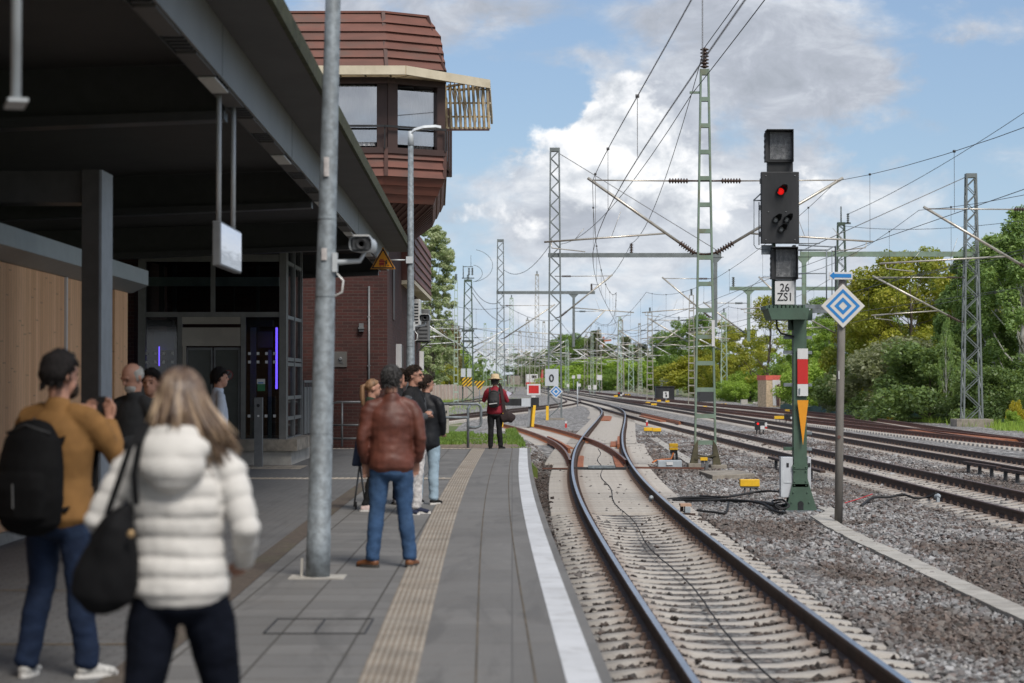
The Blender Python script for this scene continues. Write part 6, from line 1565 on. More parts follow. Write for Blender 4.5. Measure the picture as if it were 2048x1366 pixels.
# small white boards of the far yard
for k, (px, py0, py1, w, y, lab) in enumerate(((1332, 783, 796, 11, 215, 'white board with dark marks in mid yard before the dark container'), (1199, 750, 760, 10, 368, 'white square board with figures on the weathered mast'), (1147, 751, 757, 6, 380, 'tiny white board beside the far signal'), (1158, 749, 757, 7, 375, 'cream square board near the far signal'),
      (1136, 768, 774, 5, 330, 'tiny white stake board, left one of the far group'), (1158, 767, 773, 7, 335, 'grey white cabinet board of the far group'), (1179, 771, 779, 6, 310, 'white numbered stake board left of the white mast board'), (1190, 770, 779, 7, 312, 'pale cabinet just right of the white numbered stake'), (1322, 757, 764, 6, 330, 'white board on the far ladder mast by the cabin'), (1355, 778, 791, 5, 322, 'tall narrow white board at the pale ladder mast'))):
    t_ = thing('trackside_board', lab, 'trackside board', pd(px, py1, y), 0, 'small white trackside boards'); mb = MB(); rc(mb, px - w / 2, py0, px + w / 2, py1, y, .08); mb.build('board', M['white'], t_)
    if k in (0, 6):
        mb = MB(); rc(mb, px - w * .2, py0 + 2, px + w * .12, py0 + 4.5, y - .02, .01); rc(mb, px - w * .1, py0 + 6, px + w * .2, py1 - 2, y - .02, .01); mb.build('marks', M['black'], t_)
    mb = MB(); c = pd(px, py1, y + .04); mb.tube([(c.x, y + .04, -.8), tuple(c)], .05, 6); mb.build('post', M['galv'], t_)
for (px, pyb, lab) in ((1132, 856, 'small red and white stake on the grey ballast left of the switch'), (1294, 853, 'small red and white stake right of the switch')):
    y = 2.4 * FPX / (pyb - HOR); c = pd(px, pyb, y); o = MB(); o.span((c.x - .05, y, -.75), (c.x + .05, y + .06, -.52), 0); o.span((c.x - .05, y, -.518), (c.x + .05, y + .06, -.42), 1); q_ = o.build('marker_stake', [M['red'], M['white']]); tag(q_, lab, 'marker stake', 'red and white stakes')
# pole with white base before the curve
mb = MB(); c = pd(1155, 815, 180); mb.tube([(c.x, 180, -.8), (c.x, 180, 1.5)], .05, 6); o = mb.build('thin_post', M['sign_grey']); tag(o, 'thin pale post standing where the curved track joins', 'post')

# cable trough, slabs and loose cables on the ballast
def ribbon(mb, pts, w, z, h, mi=0):
    L = [Vector(p) for p in pts]
    for i in range(len(L) - 1):
        d = (L[i + 1] - L[i]); d.z = 0; d.normalize(); n = Vector((-d.y, d.x, 0)) * w / 2
        seg = max(1, int((L[i + 1] - L[i]).length / .5))
        for k in range(seg):
            a = L[i].lerp(L[i + 1], k / seg); b = L[i].lerp(L[i + 1], (k + 1) / seg - .012 / max(.5, (L[i + 1] - L[i]).length))
            dz = random.uniform(-.006, .006)
            mb.prism([(a.x - n.x, a.y - n.y, z + dz), (a.x + n.x, a.y + n.y, z + dz), (b.x + n.x, b.y + n.y, z + dz), (b.x - n.x, b.y - n.y, z + dz)], (0, 0, h), mi)
tr = [at(1648, 1014, -.68), at(1668, 1022, -.68), at(1640, 1033, -.68), at(1668, 1052, -.68), at(1720, 1078, -.68), at(1820, 1124, -.68), at(1940, 1180, -.68), at(2100, 1252, -.68)]
mb = MB(); ribbon(mb, tr[2:], .30, -.78, .11); ribbon(mb, tr[:3], .26, -.78, .10); o = mb.build('cable_trough', M['conc']); tag(o, 'pale concrete cable trough running from the signal foot to the right edge', 'cable trough')
mb = MB(); ribbon(mb, [at(1308, 876, -.68), at(1345, 900, -.68), at(1392, 930, -.68)], .30, -.78, .10); o = mb.build('cable_trough', M['conc']); tag(o, 'pale concrete cable trough on clean ballast between switch and ladder mast', 'cable trough')
mb = MB(); c0, c1 = at(1425, 958, -.7), at(1512, 955, -.7); mb.prism([(c0.x, c0.y, -.8), (c1.x, c1.y + .2, -.8), (c1.x - .2, c1.y + 2.2, -.8), (c0.x - .1, c0.y + 2.4, -.8)], (0, 0, .19)); o = mb.build('concrete_slab', M['conc_old'], bevel=.02); tag(o, 'old brown concrete slab in the ballast right of the ladder mast', 'concrete slab')
def loose(label, pts, r, m, n=18):
    P = [at(px, py, BAL + .03 + h) for (px, py, h) in pts]
    # smooth polyline
    Q = []
    for i in range(len(P) - 1):
        p0, p1, p2, p3 = P[max(i - 1, 0)], P[i], P[i + 1], P[min(i + 2, len(P) - 1)]
        for k in range(8):
            t = k / 8; Q.append(.5 * ((2 * p1) + (p2 - p0) * t + (2 * p0 - 5 * p1 + 4 * p2 - p3) * t * t + (3 * p1 - p0 - 3 * p2 + p3) * t ** 3))
    Q.append(P[-1]); mb = MB(); mb.tube(Q, r, 7); o = mb.build('ground_cable', m); tag(o, label, 'cable'); return o
loose('thick black cable lying from the outer rail to the signal foot', [(1335, 1000, 0), (1375, 996, .03), (1420, 998, .02), (1470, 1003, 0), (1530, 1006, .0), (1560, 1012, .05), (1580, 1006, .08)], .035, M['black_m'])
loose('black cable looping in front of the signal cabinets', [(1400, 992, 0), (1450, 994, .04), (1500, 986, .06), (1535, 982, .12), (1565, 984, .18)], .022, M['black_m'])
loose('second black cable beside the thick one near the signal foot', [(1345, 1001, 0), (1400, 1001, .04), (1460, 1000, .05), (1520, 1006, .05), (1550, 1022, .02), (1571, 1026, .02)], .025, M['black_m'])
loose('coiled black cable at the foot of the green signal post', [(1570, 1020, .02), (1552, 1010, .10), (1545, 1002, .12), (1565, 1000, .16), (1578, 1012, .1), (1560, 1018, .06), (1548, 1008, .14), (1562, 1004, .2)], .018, M['black_m'])
loose('black cable curving on the ballast by the second track', [(1722, 1012, 0), (1745, 996, .05), (1780, 994, .05), (1805, 989, .08), (1830, 996, .03), (1855, 995, .02), (1872, 986, .2)], .024, M['black_m'])
loose('red cable on the ballast by the blue diamond post', [(1690, 1006, 0), (1720, 997, .02), (1745, 988, .03)], .010, M['red'])
loose('short grey cable stub by the track device', [(1395, 1021, .02), (1425, 1024, .02), (1450, 1026, .02), (1456, 1012, .1), (1457, 1005, .14)], .02, M['black_m'])
# thin cable lying in the middle of the main track
mb = MB(); mb.tube([(C_MAIN(y) + .05 * math.sin(y * .6) - .02, y, SLZ + .002 + .008 * abs(math.sin(y * 2.1))) for y in np.arange(12, 70, .3)], .0085, 5); o = mb.build('ground_cable', M['black_m']); tag(o, 'thin dark cable lying along the middle of the main track', 'cable')
# rail racks
def rack(label, a, b, n, h):
    t_ = thing('rail_rack', label, 'rail rack', a, 0, 'low racks of spare rail'); a, b = Vector(a), Vector(b); mb = MB(); mb.bar(a + Vector((0, 0, h)), b + Vector((0, 0, h)), .12, .06); mb.build('spare_rail', M['rust_dk'], t_)
    for k in range(n):
        p = a.lerp(b, (k + .4) / n); mb = MB(); mb.span((p.x - .04, p.y - .04, -.76), (p.x + .04, p.y + .04, p.z + h - .03)); mb.build('post', M['dark_metal'], t_)
rack('low rack of spare rail between second and third track at the right edge, farther piece', at(1928, 945, -.72), at(1998, 957, -.72), 3, .26)
rack('low rack of spare rail between second and third track at the right edge, nearer piece', at(2002, 960, -.72), at(2075, 974, -.72), 3, .26)
rack('low rack of spare rail just behind the signal cabinets', at(1540, 934, -.72), at(1646, 966, -.72), 3, .26)
mb = MB(); c = at(1877, 992, -.5); mb.lathe((c.x - .05, c.y, -.52), (.3, -1, .2), [(0, .03), (.03, .055), (.05, .04), (.09, .058), (.13, .03), (.16, .02)], 8); mb.box((c.x - .03, c.y - .08, -.56), (.05, .12, .09)); o = mb.build('rail_clamp', M['grey_box']); tag(o, 'grey cable clamp gripping the nearest rail of the second track', 'rail clamp')
mb = MB(); c = at(1302 , 992, -.55); mb.lathe((c.x, c.y, -.6), (0, -1, .3), [(0, .03), (.03, .05), (.05, .035), (.09, .045), (.12, .02)], 8); mb.box((c.x, c.y, -.63), (.08, .10, .05)); o = mb.build('rail_clamp', M['grey_box']); tag(o, 'grey clamp on the outer rail of the main track', 'rail clamp')

# hut and container of the far yard
hut = thing('site_hut', 'small hut of pale chipboard with red roof band and open brown door', 'hut', pd(1545, 812, 185))
HY = 185.0; a, b = pd(1532.5, 812, HY), pd(1561, 760, HY); z0_ = -.85
mb = MB(); mb.add([(a.x, HY, z0_), (b.x, HY, z0_), (b.x, HY, b.z), (a.x, HY, b.z), (a.x - .55, HY + 1.7, z0_), (b.x, HY + 1.7, z0_), (b.x, HY + 1.7, b.z), (a.x - .55, HY + 1.7, b.z)], [(0, 1, 2, 3), (0, 3, 7, 4), (1, 5, 6, 2), (5, 4, 7, 6)]); mb.build('wall', mat('chipboard', (.55, .42, .28), .8, 0, .25, 6), hut)
mb = MB(); mb.add([(a.x - .03, HY - .03, b.z), (b.x + .05, HY - .03, b.z), (b.x + .05, HY - .03, b.z + .42), (a.x - .03, HY - .03, b.z + .42), (a.x - .62, HY + 1.75, b.z), (b.x + .05, HY + 1.75, b.z), (b.x + .05, HY + 1.75, b.z + .42), (a.x - .62, HY + 1.75, b.z + .42)], [(0, 1, 2, 3), (0, 3, 7, 4), (1, 5, 6, 2), (5, 4, 7, 6), (3, 2, 6, 7), (0, 4, 5, 1)]); mb.build('roof', mat('faded red roof band', (.62, .12, .09), .6), hut)
mb = MB(); mb.prism([pd(1545, 760, HY - .03), pd(1561, 760, HY - .03), pd(1554, 811, HY - .03), pd(1546, 811, HY - .03)], (0, .02, 0)); mb.build('door_frame', M['white'], hut)
mb = MB(); mb.prism([pd(1550.5, 771, HY - .1), pd(1559, 768, HY - .1), pd(1559, 812, HY - .1), pd(1553.5, 811, HY - .1)], (0, .05, 0)); mb.build('door', mat('brown door', (.10, .05, .045), .7), hut)
for (px0, py0, px1, py1, y, m_, lab, nm) in ((1312, 774, 1349, 793, 250, 'black', 'dark tarpaulin covered container in mid yard', 'container'), (1323, 757, 1343, 776, 300, 'grey_box', 'grey equipment cabin behind the dark container', 'equipment_cabin'), (1398, 778, 1428, 800, 230, 'dark_metal', 'dark brown lineside shed behind the green ladder mast', 'lineside_shed')):
    t_ = thing(nm, lab, 'container' if nm == 'container' else 'cabin', pd(px0, py1, y)); mb = MB(); a, b = pd(px0, py1, y), pd(px1, py0, y); mb.span((a.x, y, -.8), (b.x, y + 2.4, b.z)); 
    mb.build('body', M[m_], t_, bevel=.08); mb = MB(); mb.span((a.x - .08, y - .08, b.z + .003), (b.x + .08, y + 2.5, b.z + .1)); mb.build('lid', M['mid_metal'] if nm != 'container' else M['black_m'], t_)
for (px, py, w, h, y, lab) in ((1422, 802, 24, 7, 236, 'pale concrete block foundation under the slim zigzag mast'), (1488, 805, 13, 6, 205, 'pale concrete block lying left of the hut'), (1515, 808, 20, 6, 195, 'heap of broken pale concrete beside the hut')):
    t_ = pd(px, py, y); mb = MB()
    if w < 20: mb.box((t_.x, y, -.55), (w / FPX * y, .8, .55))
    else:
        for k in range(9): mb.box((t_.x + random.uniform(-.5, .5), y + random.uniform(-.4, .4), -.72 + random.uniform(0, .25)), (random.uniform(.15, .45), .3, random.uniform(.08, .25)), random.uniform(0, 3), 0, Matrix.Rotation(random.uniform(-.4, .4), 3, 'X') @ Matrix.Rotation(random.uniform(0, 3), 3, 'Z'))
    o = mb.build('concrete_rubble', M['conc']); tag(o, lab, 'concrete')
# far train
tr_ = thing('freight_train', 'far red and white locomotive with dark wagons among the masts', 'train', (6.3, 600, -.5))
Y = 600.0
for k in range(4):
    y = Y + 6 + 15 * k; mb = MB(); mb.span((C_T2(y) - 6.6 + 1.6 - k * .3, y, .3), (C_T2(y) - 3.6 + 1.6 - k * .3, y + 13, 2.9 + .4 * (k % 2))); mb.build('wagon', M['dark_metal'] if k % 2 else M['conc_old'], tr_)
x0 = (1062 - 1024) / FPX * Y; x1 = (1076 - 1024) / FPX * Y
mb = MB(); mb.span((x0 - 1.4, Y, .5), (x1, Y + 5.9, 3.3)); mb.build('body', M['white'], tr_, bevel=.15); mb = MB(); mb.span((x0 - 1.45, Y - .03, .2), (x1 + .05, Y + 5.8, 1.0)); mb.build('red_band', M['red'], tr_)
mb = MB(); mb.span((x0 + .2, Y - .05, 2.2), (x1 - .4, Y - .02, 3.0)); mb.build('windscreen', M['black'], tr_)
mb = MB(); mb.prism([(x1 + .5, Y - .5, .0), (x1 + 1.5, Y - .5, .0), (x1 + 1.5, Y - .5, 4.6), (x1 + 1.1, Y - .5, 4.6)], (0, 3, 0)); mb.build('red_end', M['red'], tr_)
mb = MB(); mb.span((x0 - 1.2, Y + .2, -.5), (x1 - .2, Y + 5, .19)); mb.build('bogie', M['black'], tr_)
# noise wall on the left
nw = thing('noise_wall', 'low wall of pale pink concrete panels left of the far masts', 'wall', (-9, 240, -.8)); pw = M['pink'] = mat('pale pink concrete', (.52, .40, .34), .85, 0, .14, .5, 0, 40, (.3, .22, .18), .8, .5)
wp = [(-13.0, 200), (-11.0, 218), (-8.9, 240), (-7.1, 262), (-5.9, 286), (-4.9, 330), (-3.2, 400)]
for i in range(len(wp) - 1):
    (xa, ya), (xb, yb) = wp[i], wp[i + 1]; n = max(1, int(math.hypot(xb - xa, yb - ya) / 3.2)); mb = MB()
    for k in range(n):
        p0 = (xa + (xb - xa) * k / n, ya + (yb - ya) * k / n); p1 = (xa + (xb - xa) * (k + .94) / n, ya + (yb - ya) * (k + .94) / n)
        zt = 1.42 - .18 * i; mb.bar((*p0, (zt - .9) / 2), (*p1, (zt - .9) / 2), .14, zt + .9, 0); mb.box((*p1, (zt - .85) / 2), (.28, .28, zt + .95), 0, 1)
    mb.build('wall_panels', [pw, M['conc']], nw)
# ================================================================ TREES AND GREENERY
def mat_leaf(name, c1, c2, c3=None):
    m = bpy.data.materials.new(name); m.use_nodes = True; t = NT(m.node_tree); t.n.remove(t.n['Principled BSDF']); out = t.n['Material Output']
    geo = t.new('ShaderNodeNewGeometry'); v = t.new('ShaderNodeTexCoord').outputs['Object']
    n = t.noise(v, .55, 4, .6)
    c = t.mix(geo.outputs['Random Per Island'], c1, c2)
    if c3: c = t.mix(t.math('MULTIPLY', t.smooth(n, .42, .68), .8), c, c3)
    d = t.new('ShaderNodeBsdfDiffuse'); tr = t.new('ShaderNodeBsdfTranslucent'); gl = t.new('ShaderNodeBsdfGlossy'); gl.inputs['Roughness'].default_value = .45; gl.inputs[0].default_value = (.5, .5, .5, 1)
    t.put(d.inputs[0], c); t.put(tr.inputs[0], t.mix(.5, c, (.25, .30, .03), 'MIX'))
    a = t.new('ShaderNodeMixShader'); a.inputs[0].default_value = .48; t.l.new(d.outputs[0], a.inputs[1]); t.l.new(tr.outputs[0], a.inputs[2])
    b = t.new('ShaderNodeMixShader'); b.inputs[0].default_value = .05; t.l.new(a.outputs[0], b.inputs[1]); t.l.new(gl.outputs[0], b.inputs[2]); t.l.new(b.outputs[0], out.inputs[0])
    return m
LF = {'yg': mat_leaf('yellow green leaves', (0.321, 0.347, 0.038), (0.515, 0.476, 0.058), (0.232, 0.309, 0.045)), 'mid': mat_leaf('mid green leaves', (0.166, 0.291, 0.064), (0.299, 0.433, 0.083), (0.133, 0.242, 0.058)),
      'birch': mat_leaf('birch leaves', (0.208, 0.343, 0.104), (0.395, 0.541, 0.156), (0.156, 0.270, 0.094)), 'dark': mat_leaf('dark green leaves', (0.120, 0.199, 0.068), (0.240, 0.340, 0.100), (0.130, 0.199, 0.079)), 'pine': mat_leaf('pine needles', (0.075, 0.108, 0.049), (0.150, 0.183, 0.083), (0.133, 0.117, 0.058)),
      'fresh': mat_leaf('fresh green leaves', (0.299, 0.482, 0.066), (0.465, 0.616, 0.108), (0.216, 0.367, 0.070)), 'olive': mat_leaf('grey olive leaves', (0.220, 0.248, 0.138), (0.348, 0.366, 0.210), (0.146, 0.175, 0.091)), 'copper': mat_leaf('copper brown leaves', (0.166, 0.108, 0.053), (0.283, 0.200, 0.083), (0.150, 0.166, 0.053)),
      'poplar': mat_leaf('silvery poplar leaves', (.40, .52, .24), (.60, .62, .40), (.30, .42, .18)), 'blossom': mat_leaf('white blossom', (0.600, 0.600, 0.600), (0.450, 0.520, 0.280), (0.140, 0.220, 0.060)), 'gold': mat_leaf('yellow flowers', (0.620, 0.499, 0.017), (0.499, 0.433, 0.049))}
BARK = mat('brown bark', (.09, .07, .055), .9, 0, .3, 6); BIRCHB = mat('white birch bark', (.5, .49, .46), .8, 0, .2, 8, 0, 40, (.05, .05, .045), 6, .8, stretch=(1, 1, .35)); POPB = mat('grey poplar bark', (.20, .175, .14), .9, 0, .3, 5)
def leaves(C, R, n, size, droop=0.0, elong=1.7, rng=RNG):
    """C (k,3) clump centres, R (k,) radii -> many leaf faces"""
    k = len(C); w = R ** 2; idx = rng.choice(k, n, p=w / w.sum())
    d = rng.normal(size=(n, 3)); d /= np.linalg.norm(d, axis=1)[:, None]; rad = rng.uniform(.35, 1.0, n) ** .6
    P = C[idx] + d * (R[idx] * rad)[:, None] * np.array([1, 1, .8]); P[:, 2] -= droop * R[idx] * rng.uniform(0, 1, n)
    nrm = d * .6 + rng.normal(size=(n, 3)) * .7 + np.array([0, 0, .55]); nrm /= np.linalg.norm(nrm, axis=1)[:, None]
    a = np.cross(nrm, rng.normal(size=(n, 3))); a /= np.linalg.norm(a, axis=1)[:, None]; b = np.cross(nrm, a)
    s = size * rng.uniform(.6, 1.35, n)[:, None]
    V = np.stack([P - a * s * elong * .5, P + b * s * .5, P + a * s * elong * .5, P - b * s * .5], 1).reshape(-1, 3)
    return V, np.arange(4 * n).reshape(n, 4)
def crown_shape(kind, h, w, rng):
    C, R = [], []
    if kind == 'broad':
        n = 70
        for i in range(n):
            t = rng.uniform(.16, 1); prof = math.sin(PI * min(1, (t - .08) * 1.02)) ** .55; rr = w / 2 * prof * math.sqrt(rng.uniform(.1, 1)); g = rng.uniform(0, 2 * PI)
            rr *= 1 + .25 * math.sin(3 * g + 7 * t); C.append((math.cos(g) * rr, math.sin(g) * rr, t * h)); R.append(rng.uniform(.055, .13) * w)
    elif kind == 'birch':
        for i in range(95):
            t = rng.uniform(.18, 1.0); prof = (1 - max(0, t - .35) / .72) ** .8 * min(1, t / .3); rr = w / 2 * prof * math.sqrt(rng.uniform(.15, 1)); g = rng.uniform(0, 2 * PI); C.append((math.cos(g) * rr, math.sin(g) * rr, t * h)); R.append(rng.uniform(.04, .10) * w)
    elif kind == 'poplar':
        for i in range(420):
            t = rng.uniform(.04, 1.0); prof = min(1, max(0, 1.02 - t) / .22) ** .5 * min(1, (t + .06) / .22); rr = w / 2 * prof * math.sqrt(rng.uniform(.1, 1)); g = rng.uniform(0, 2 * PI); C.append((math.cos(g) * rr, math.sin(g) * rr, t * h)); R.append(rng.uniform(.05, .11) * w)
    elif kind == 'pine':
        for i in range(60):
            t = rng.uniform(.30, 1.0); rr = w / 2 * (1.05 - t) ** .6 * math.sqrt(rng.uniform(.1, 1)) * 1.2; g = rng.uniform(0, 2 * PI); C.append((math.cos(g) * rr, math.sin(g) * rr, t * h)); R.append(rng.uniform(.07, .14) * w)
    else:   # bush
        for i in range(45):
            t = rng.uniform(.05, 1) ** .8; rr = w / 2 * math.sqrt(max(.05, 1 - t * t * .85)) * math.sqrt(rng.uniform(.05, 1)); g = rng.uniform(0, 2 * PI); C.append((math.cos(g) * rr, math.sin(g) * rr, t * h)); R.append(rng.uniform(.08, .17) * w)
    return np.array(C), np.array(R)
PROTO = {}
def proto_mesh(kind, v, h, w, n, size, bark, droop=0):
    key = (kind, v)
    if key in PROTO: return PROTO[key]
    rng = np.random.default_rng(100 + v * 17 + len(kind)); C, R = crown_shape(kind, h, w, rng)
    V, F = leaves(C, R, n, size, droop, 1.7, rng)
    crown = np_mesh('crown', V, F, LF['mid'])
    mb = MB(); r0 = h * .016; lean = rng.normal(0, .02 * h, 2)
    tr_ = [(0, 0, -.4)] + [(lean[0] * t + .01 * h * math.sin(t * 7 + v), lean[1] * t, t * h * .93) for t in (.1, .25, .4, .55, .7, .85, 1)]
    mb.tube(tr_, [r0 * 1.3, r0, r0 * .9, r0 * .75, r0 * .6, r0 * .42, r0 * .25, r0 * .1], 7)
    for i in np.argsort(-R)[:26]:
        c = C[i]; t = max(.08, c[2] / h - rng.uniform(.12, .28)); p = Vector((lean[0] * t, lean[1] * t, t * h * .93)); q = Vector(c); m_ = p.lerp(q, .5) + Vector((0, 0, -.03 * h))
        mb.tube([p, m_, q], [r0 * .4 * (1.1 - t), r0 * .25 * (1.1 - t), r0 * .06], 5)
    trunk = mb.build('trunk', BARK)
    PROTO[key] = (crown.data, trunk.data, h)
    bpy.data.objects.remove(crown); bpy.data.objects.remove(trunk)
    return PROTO[key]
SPEC = {'broad': (10, 8.5, 30000, .125, 0), 'birch': (12, 6.0, 30000, .10, 1.1), 'poplar': (14, 3.4, 42000, .10, 0), 'pine': (13, 7, 8000, .24, 0), 'bush': (3.2, 4.6, 14000, .09, 0), 'sparse': (10, 7, 5500, .13, .2)}
def tree(label, kind, leaf, x, y, h, wscale=1.0, bark=None, v=0, z=-.85, name=None, cat=None, group=None, rz=None):
    hh, w, n, s, dr = SPEC[kind]; cd, td, ph = proto_mesh('broad' if kind == 'sparse' and False else ('birch' if kind == 'sparse' else kind), v + (50 if kind == 'sparse' else 0), hh, w, n, s, bark, dr)
    t_ = thing(name or ('bush' if kind == 'bush' else 'tree'), label, cat or ('bush' if kind == 'bush' else 'tree'), (x, y, z), random.uniform(0, 6.28) if rz is None else rz, group)
    k = h / ph; t_.scale = (k * wscale, k * wscale, k)
    for nm, d, m_ in (('crown', cd, LF[leaf]), ('trunk', td, bark or BARK)):
        o = bpy.data.objects.new(nm, d); COL.objects.link(o); o.parent = t_; o.material_slots[0].link = 'OBJECT'; o.material_slots[0].material = m_
    return t_
def tpx(px, y): return (px - 1024) / FPX * y
GT = 'trees behind the tracks on the right'
for i, (lab, kind, leaf, px, y, top, ws, bark, v) in enumerate([
    ('dark hanging birch at the right edge, tallest of the right trees', 'birch', 'birch', 2046, 120, 425, 1.25, BIRCHB, 0),
    ('dark birch just right of the big grey mast', 'birch', 'birch', 1985, 124, 475, 1.2, BIRCHB, 1),
    ('dark birch directly behind the big grey mast', 'birch', 'birch', 1935, 127, 505, 1.05, BIRCHB, 2),
    ('yellow green broad tree between the blue diamond and the big grey mast', 'broad', 'yg', 1822, 136, 520, 1.05, BARK, 0),
    ('yellow green tree just right of the blue diamond sign', 'broad', 'yg', 1755, 142, 570, .95, BARK, 1),
    ('green birch seen just right of the orange triangle', 'birch', 'fresh', 1655, 165, 640, 1.1, BIRCHB, 1),
    ('green birch right behind the red-roofed hut', 'birch', 'fresh', 1597, 192, 628, 1.0, BIRCHB, 2),
    ('sparse pale yellow tree with bare twigs showing sky left of the signal', 'sparse', 'yg', 1535, 235, 600, 1.1, BARK, 0),
    ('yellow green tree left of the red-roofed hut', 'broad', 'yg', 1500, 262, 665, 1.0, BARK, 2),
    ('yellow green tree behind the slim zigzag mast', 'broad', 'yg', 1440, 285, 650, .95, BARK, 3),
    ('broad green tree behind the green ladder mast', 'broad', 'mid', 1395, 315, 640, 1.0, BARK, 0),
    ('round green tree at the left end of the right wood', 'broad', 'mid', 1345, 345, 668, 1.05, BARK, 1),
    ('slender birch with bare white trunk left of the big grey mast', 'sparse', 'birch', 1893, 116, 640, .32, BIRCHB, 1),
    ('green tree filling the wood behind the blue diamond', 'broad', 'mid', 1705, 178, 600, 1.1, BARK, 2),
    ('dark tree filling the wood behind the yellow green tree', 'broad', 'dark', 1860, 150, 560, 1.0, BARK, 3),
    ('dark tree behind the birches at the right edge', 'broad', 'dark', 2010, 145, 500, 1.1, BARK, 0),
    ('dark tree beyond the right edge of the wood', 'birch', 'dark', 2120, 122, 440, 1.2, BARK, 0),
    ('fresh green tree behind the green birch by the hut', 'broad', 'fresh', 1620, 225, 655, 1.0, BARK, 1)]):
    h = (HOR - top) / FPX * y + CAMZ + .85
    tree(lab, kind, leaf, tpx(px, y), y, h * 1.02, ws, bark, v, -.85, 'birch_tree' if kind == 'birch' else 'broadleaf_tree', 'tree', GT)
for i, (lab, leaf, px, y, top, ws, v) in enumerate([
    ('dark olive shrub at the foot of the yellow green tree', 'olive', 1800, 126, 690, 1.2, 0), ('dark shrub left of the big grey mast foot', 'dark', 1860, 119, 700, 1.3, 1), ('dark shrub right behind the blue diamond post', 'dark', 1740, 138, 720, 1.3, 2), ('dark shrub between the birches near the right edge', 'dark', 1975, 114, 745, 1.1, 0),
    ('fresh green low bush at the right edge of the grass', 'fresh', 1905 + 120, 104, 825, .8, 1), ('yellow flowering bush at the right edge', 'gold', 2030, 108, 805, .5, 2), ('bright green bush under the sparse pale tree', 'fresh', 1500, 238, 745, 1.6, 2), ('bright green bush left of the hut', 'fresh', 1470, 230, 765, 1.3, 0), ('mid green bush behind the hut', 'mid', 1580, 200, 735, 1.2, 1),
    ('green bush between signal post and diamond post', 'fresh', 1640, 158, 735, 1.4, 0), ('olive bush beside the dark lattice mast', 'olive', 1690, 150, 745, 1.1, 1), ('shrub under the green tree behind the ladder mast', 'yg', 1400, 300, 720, 1.8, 2), ('shrub in the gap left of the wood', 'fresh', 1300, 420, 722, 1.6, 0), ('dark shrub beyond the right edge', 'dark', 2075, 112, 720, 1.2, 2)]):
    h = (HOR - top) / FPX * y + CAMZ + .85
    tree(lab, 'bush', leaf, tpx(px, y), y, h, ws, None, v, -.85, None, None, 'shrubs at the foot of the right trees')
# middle distance: dark pines and shrubs behind the yard
for i, (lab, kind, leaf, px, y, top, ws, v) in enumerate([
    ('dark pine above the far yard, left one', 'pine', 'pine', 1190, 600, 664, 1.0, 0), ('dark pine right of the far crane', 'pine', 'pine', 1252, 560, 676, 1.0, 1), ('dark pine low behind the broad weathered mast', 'pine', 'pine', 1285, 540, 690, 1.2, 0), ('dark pine far in the middle of the yard', 'pine', 'dark', 1220, 580, 690, 1.3, 1), ('dark pine left of the right wood', 'pine', 'dark', 1318, 520, 690, 1.2, 0),
    ('green tree behind the zero sign mast', 'broad', 'mid', 1140, 620, 672, 1.2, 0), ('green tree left of the far pines', 'broad', 'mid', 1160, 640, 680, 1.1, 1), ('small green tree above the far red train', 'broad', 'dark', 1100, 700, 700, 1.3, 2), ('dark tree far behind the train', 'broad', 'dark', 1050, 760, 705, 1.4, 3)]):
    h = (HOR - top) / FPX * y + CAMZ + .85
    tree(lab, kind, leaf, tpx(px, y), y, h, ws, None, v, -.85, 'pine_tree' if kind == 'pine' else 'broadleaf_tree', 'tree', 'far trees behind the yard')
for i, (lab, leaf, px, y, top, ws, v) in enumerate([('fresh green far bush below the pines', 'fresh', 1225, 500, 722, 2.2, 0), ('mid green far bush left of the broad mast', 'fresh', 1180, 520, 725, 2.0, 1), ('mid green far bush behind the number boards', 'mid', 1270, 460, 728, 2.0, 2), ('far bush behind the zero sign', 'fresh', 1130, 540, 735, 2.0, 0)]):
    h = (HOR - top) / FPX * y + CAMZ + .85
    tree(lab, 'bush', leaf, tpx(px, y), y, h, ws, None, v, -.85, None, None, 'far bushes of the yard')
# left side
tree('tall slender poplar rising behind the signal box tower', 'poplar', 'poplar', tpx(864, 262), 262, 21.8, 1.08, POPB, 0, -.85, 'poplar_tree', 'tree', None)
for (lab, leaf, px, y, top, ws, v) in (('white blossoming bush right of the poplar', 'blossom', 888, 292, 706, .50, 0), ('copper brown bush above the white blossoming bush', 'copper', 890, 330, 664, .50, 1), ('fresh green bush left of the striped boards', 'fresh', 912, 335, 695, .50, 2), ('dark green bush at the foot of the poplar', 'mid', 855, 288, 690, .55, 0), ('mid green bush beyond the pale ladder mast', 'mid', 921, 390, 705, .50, 1), ('bush behind the tower corner', 'dark', 838, 300, 655, .5, 2), ('low yellow green bush right behind the pink wall', 'yg', 900, 288, 735, .6, 0)):
    h = (HOR - top) / FPX * y + CAMZ + .85
    tree(lab, 'bush', leaf, tpx(px, y), y, h, ws, None, v, -.85, None, None, 'bushes behind the pink wall')
# far-off woods all round: one uncountable mass
def far_wood():
    C, R = [], []
    for i in range(900):
        a = RNG.uniform(-.75, .75); y = RNG.uniform(820, 1000); C.append((a * y, y, RNG.uniform(-1, 11 + 5 * math.sin(a * 37) * math.sin(a * 11)))); R.append(RNG.uniform(2.5, 5.5))
    V, F = leaves(np.array(C), np.array(R), 42000, 1.5); o = np_mesh('far_wood', V, F, LF['dark']); o['kind'] = 'stuff'; tag(o, 'dark far-off woods along the horizon')
far_wood()
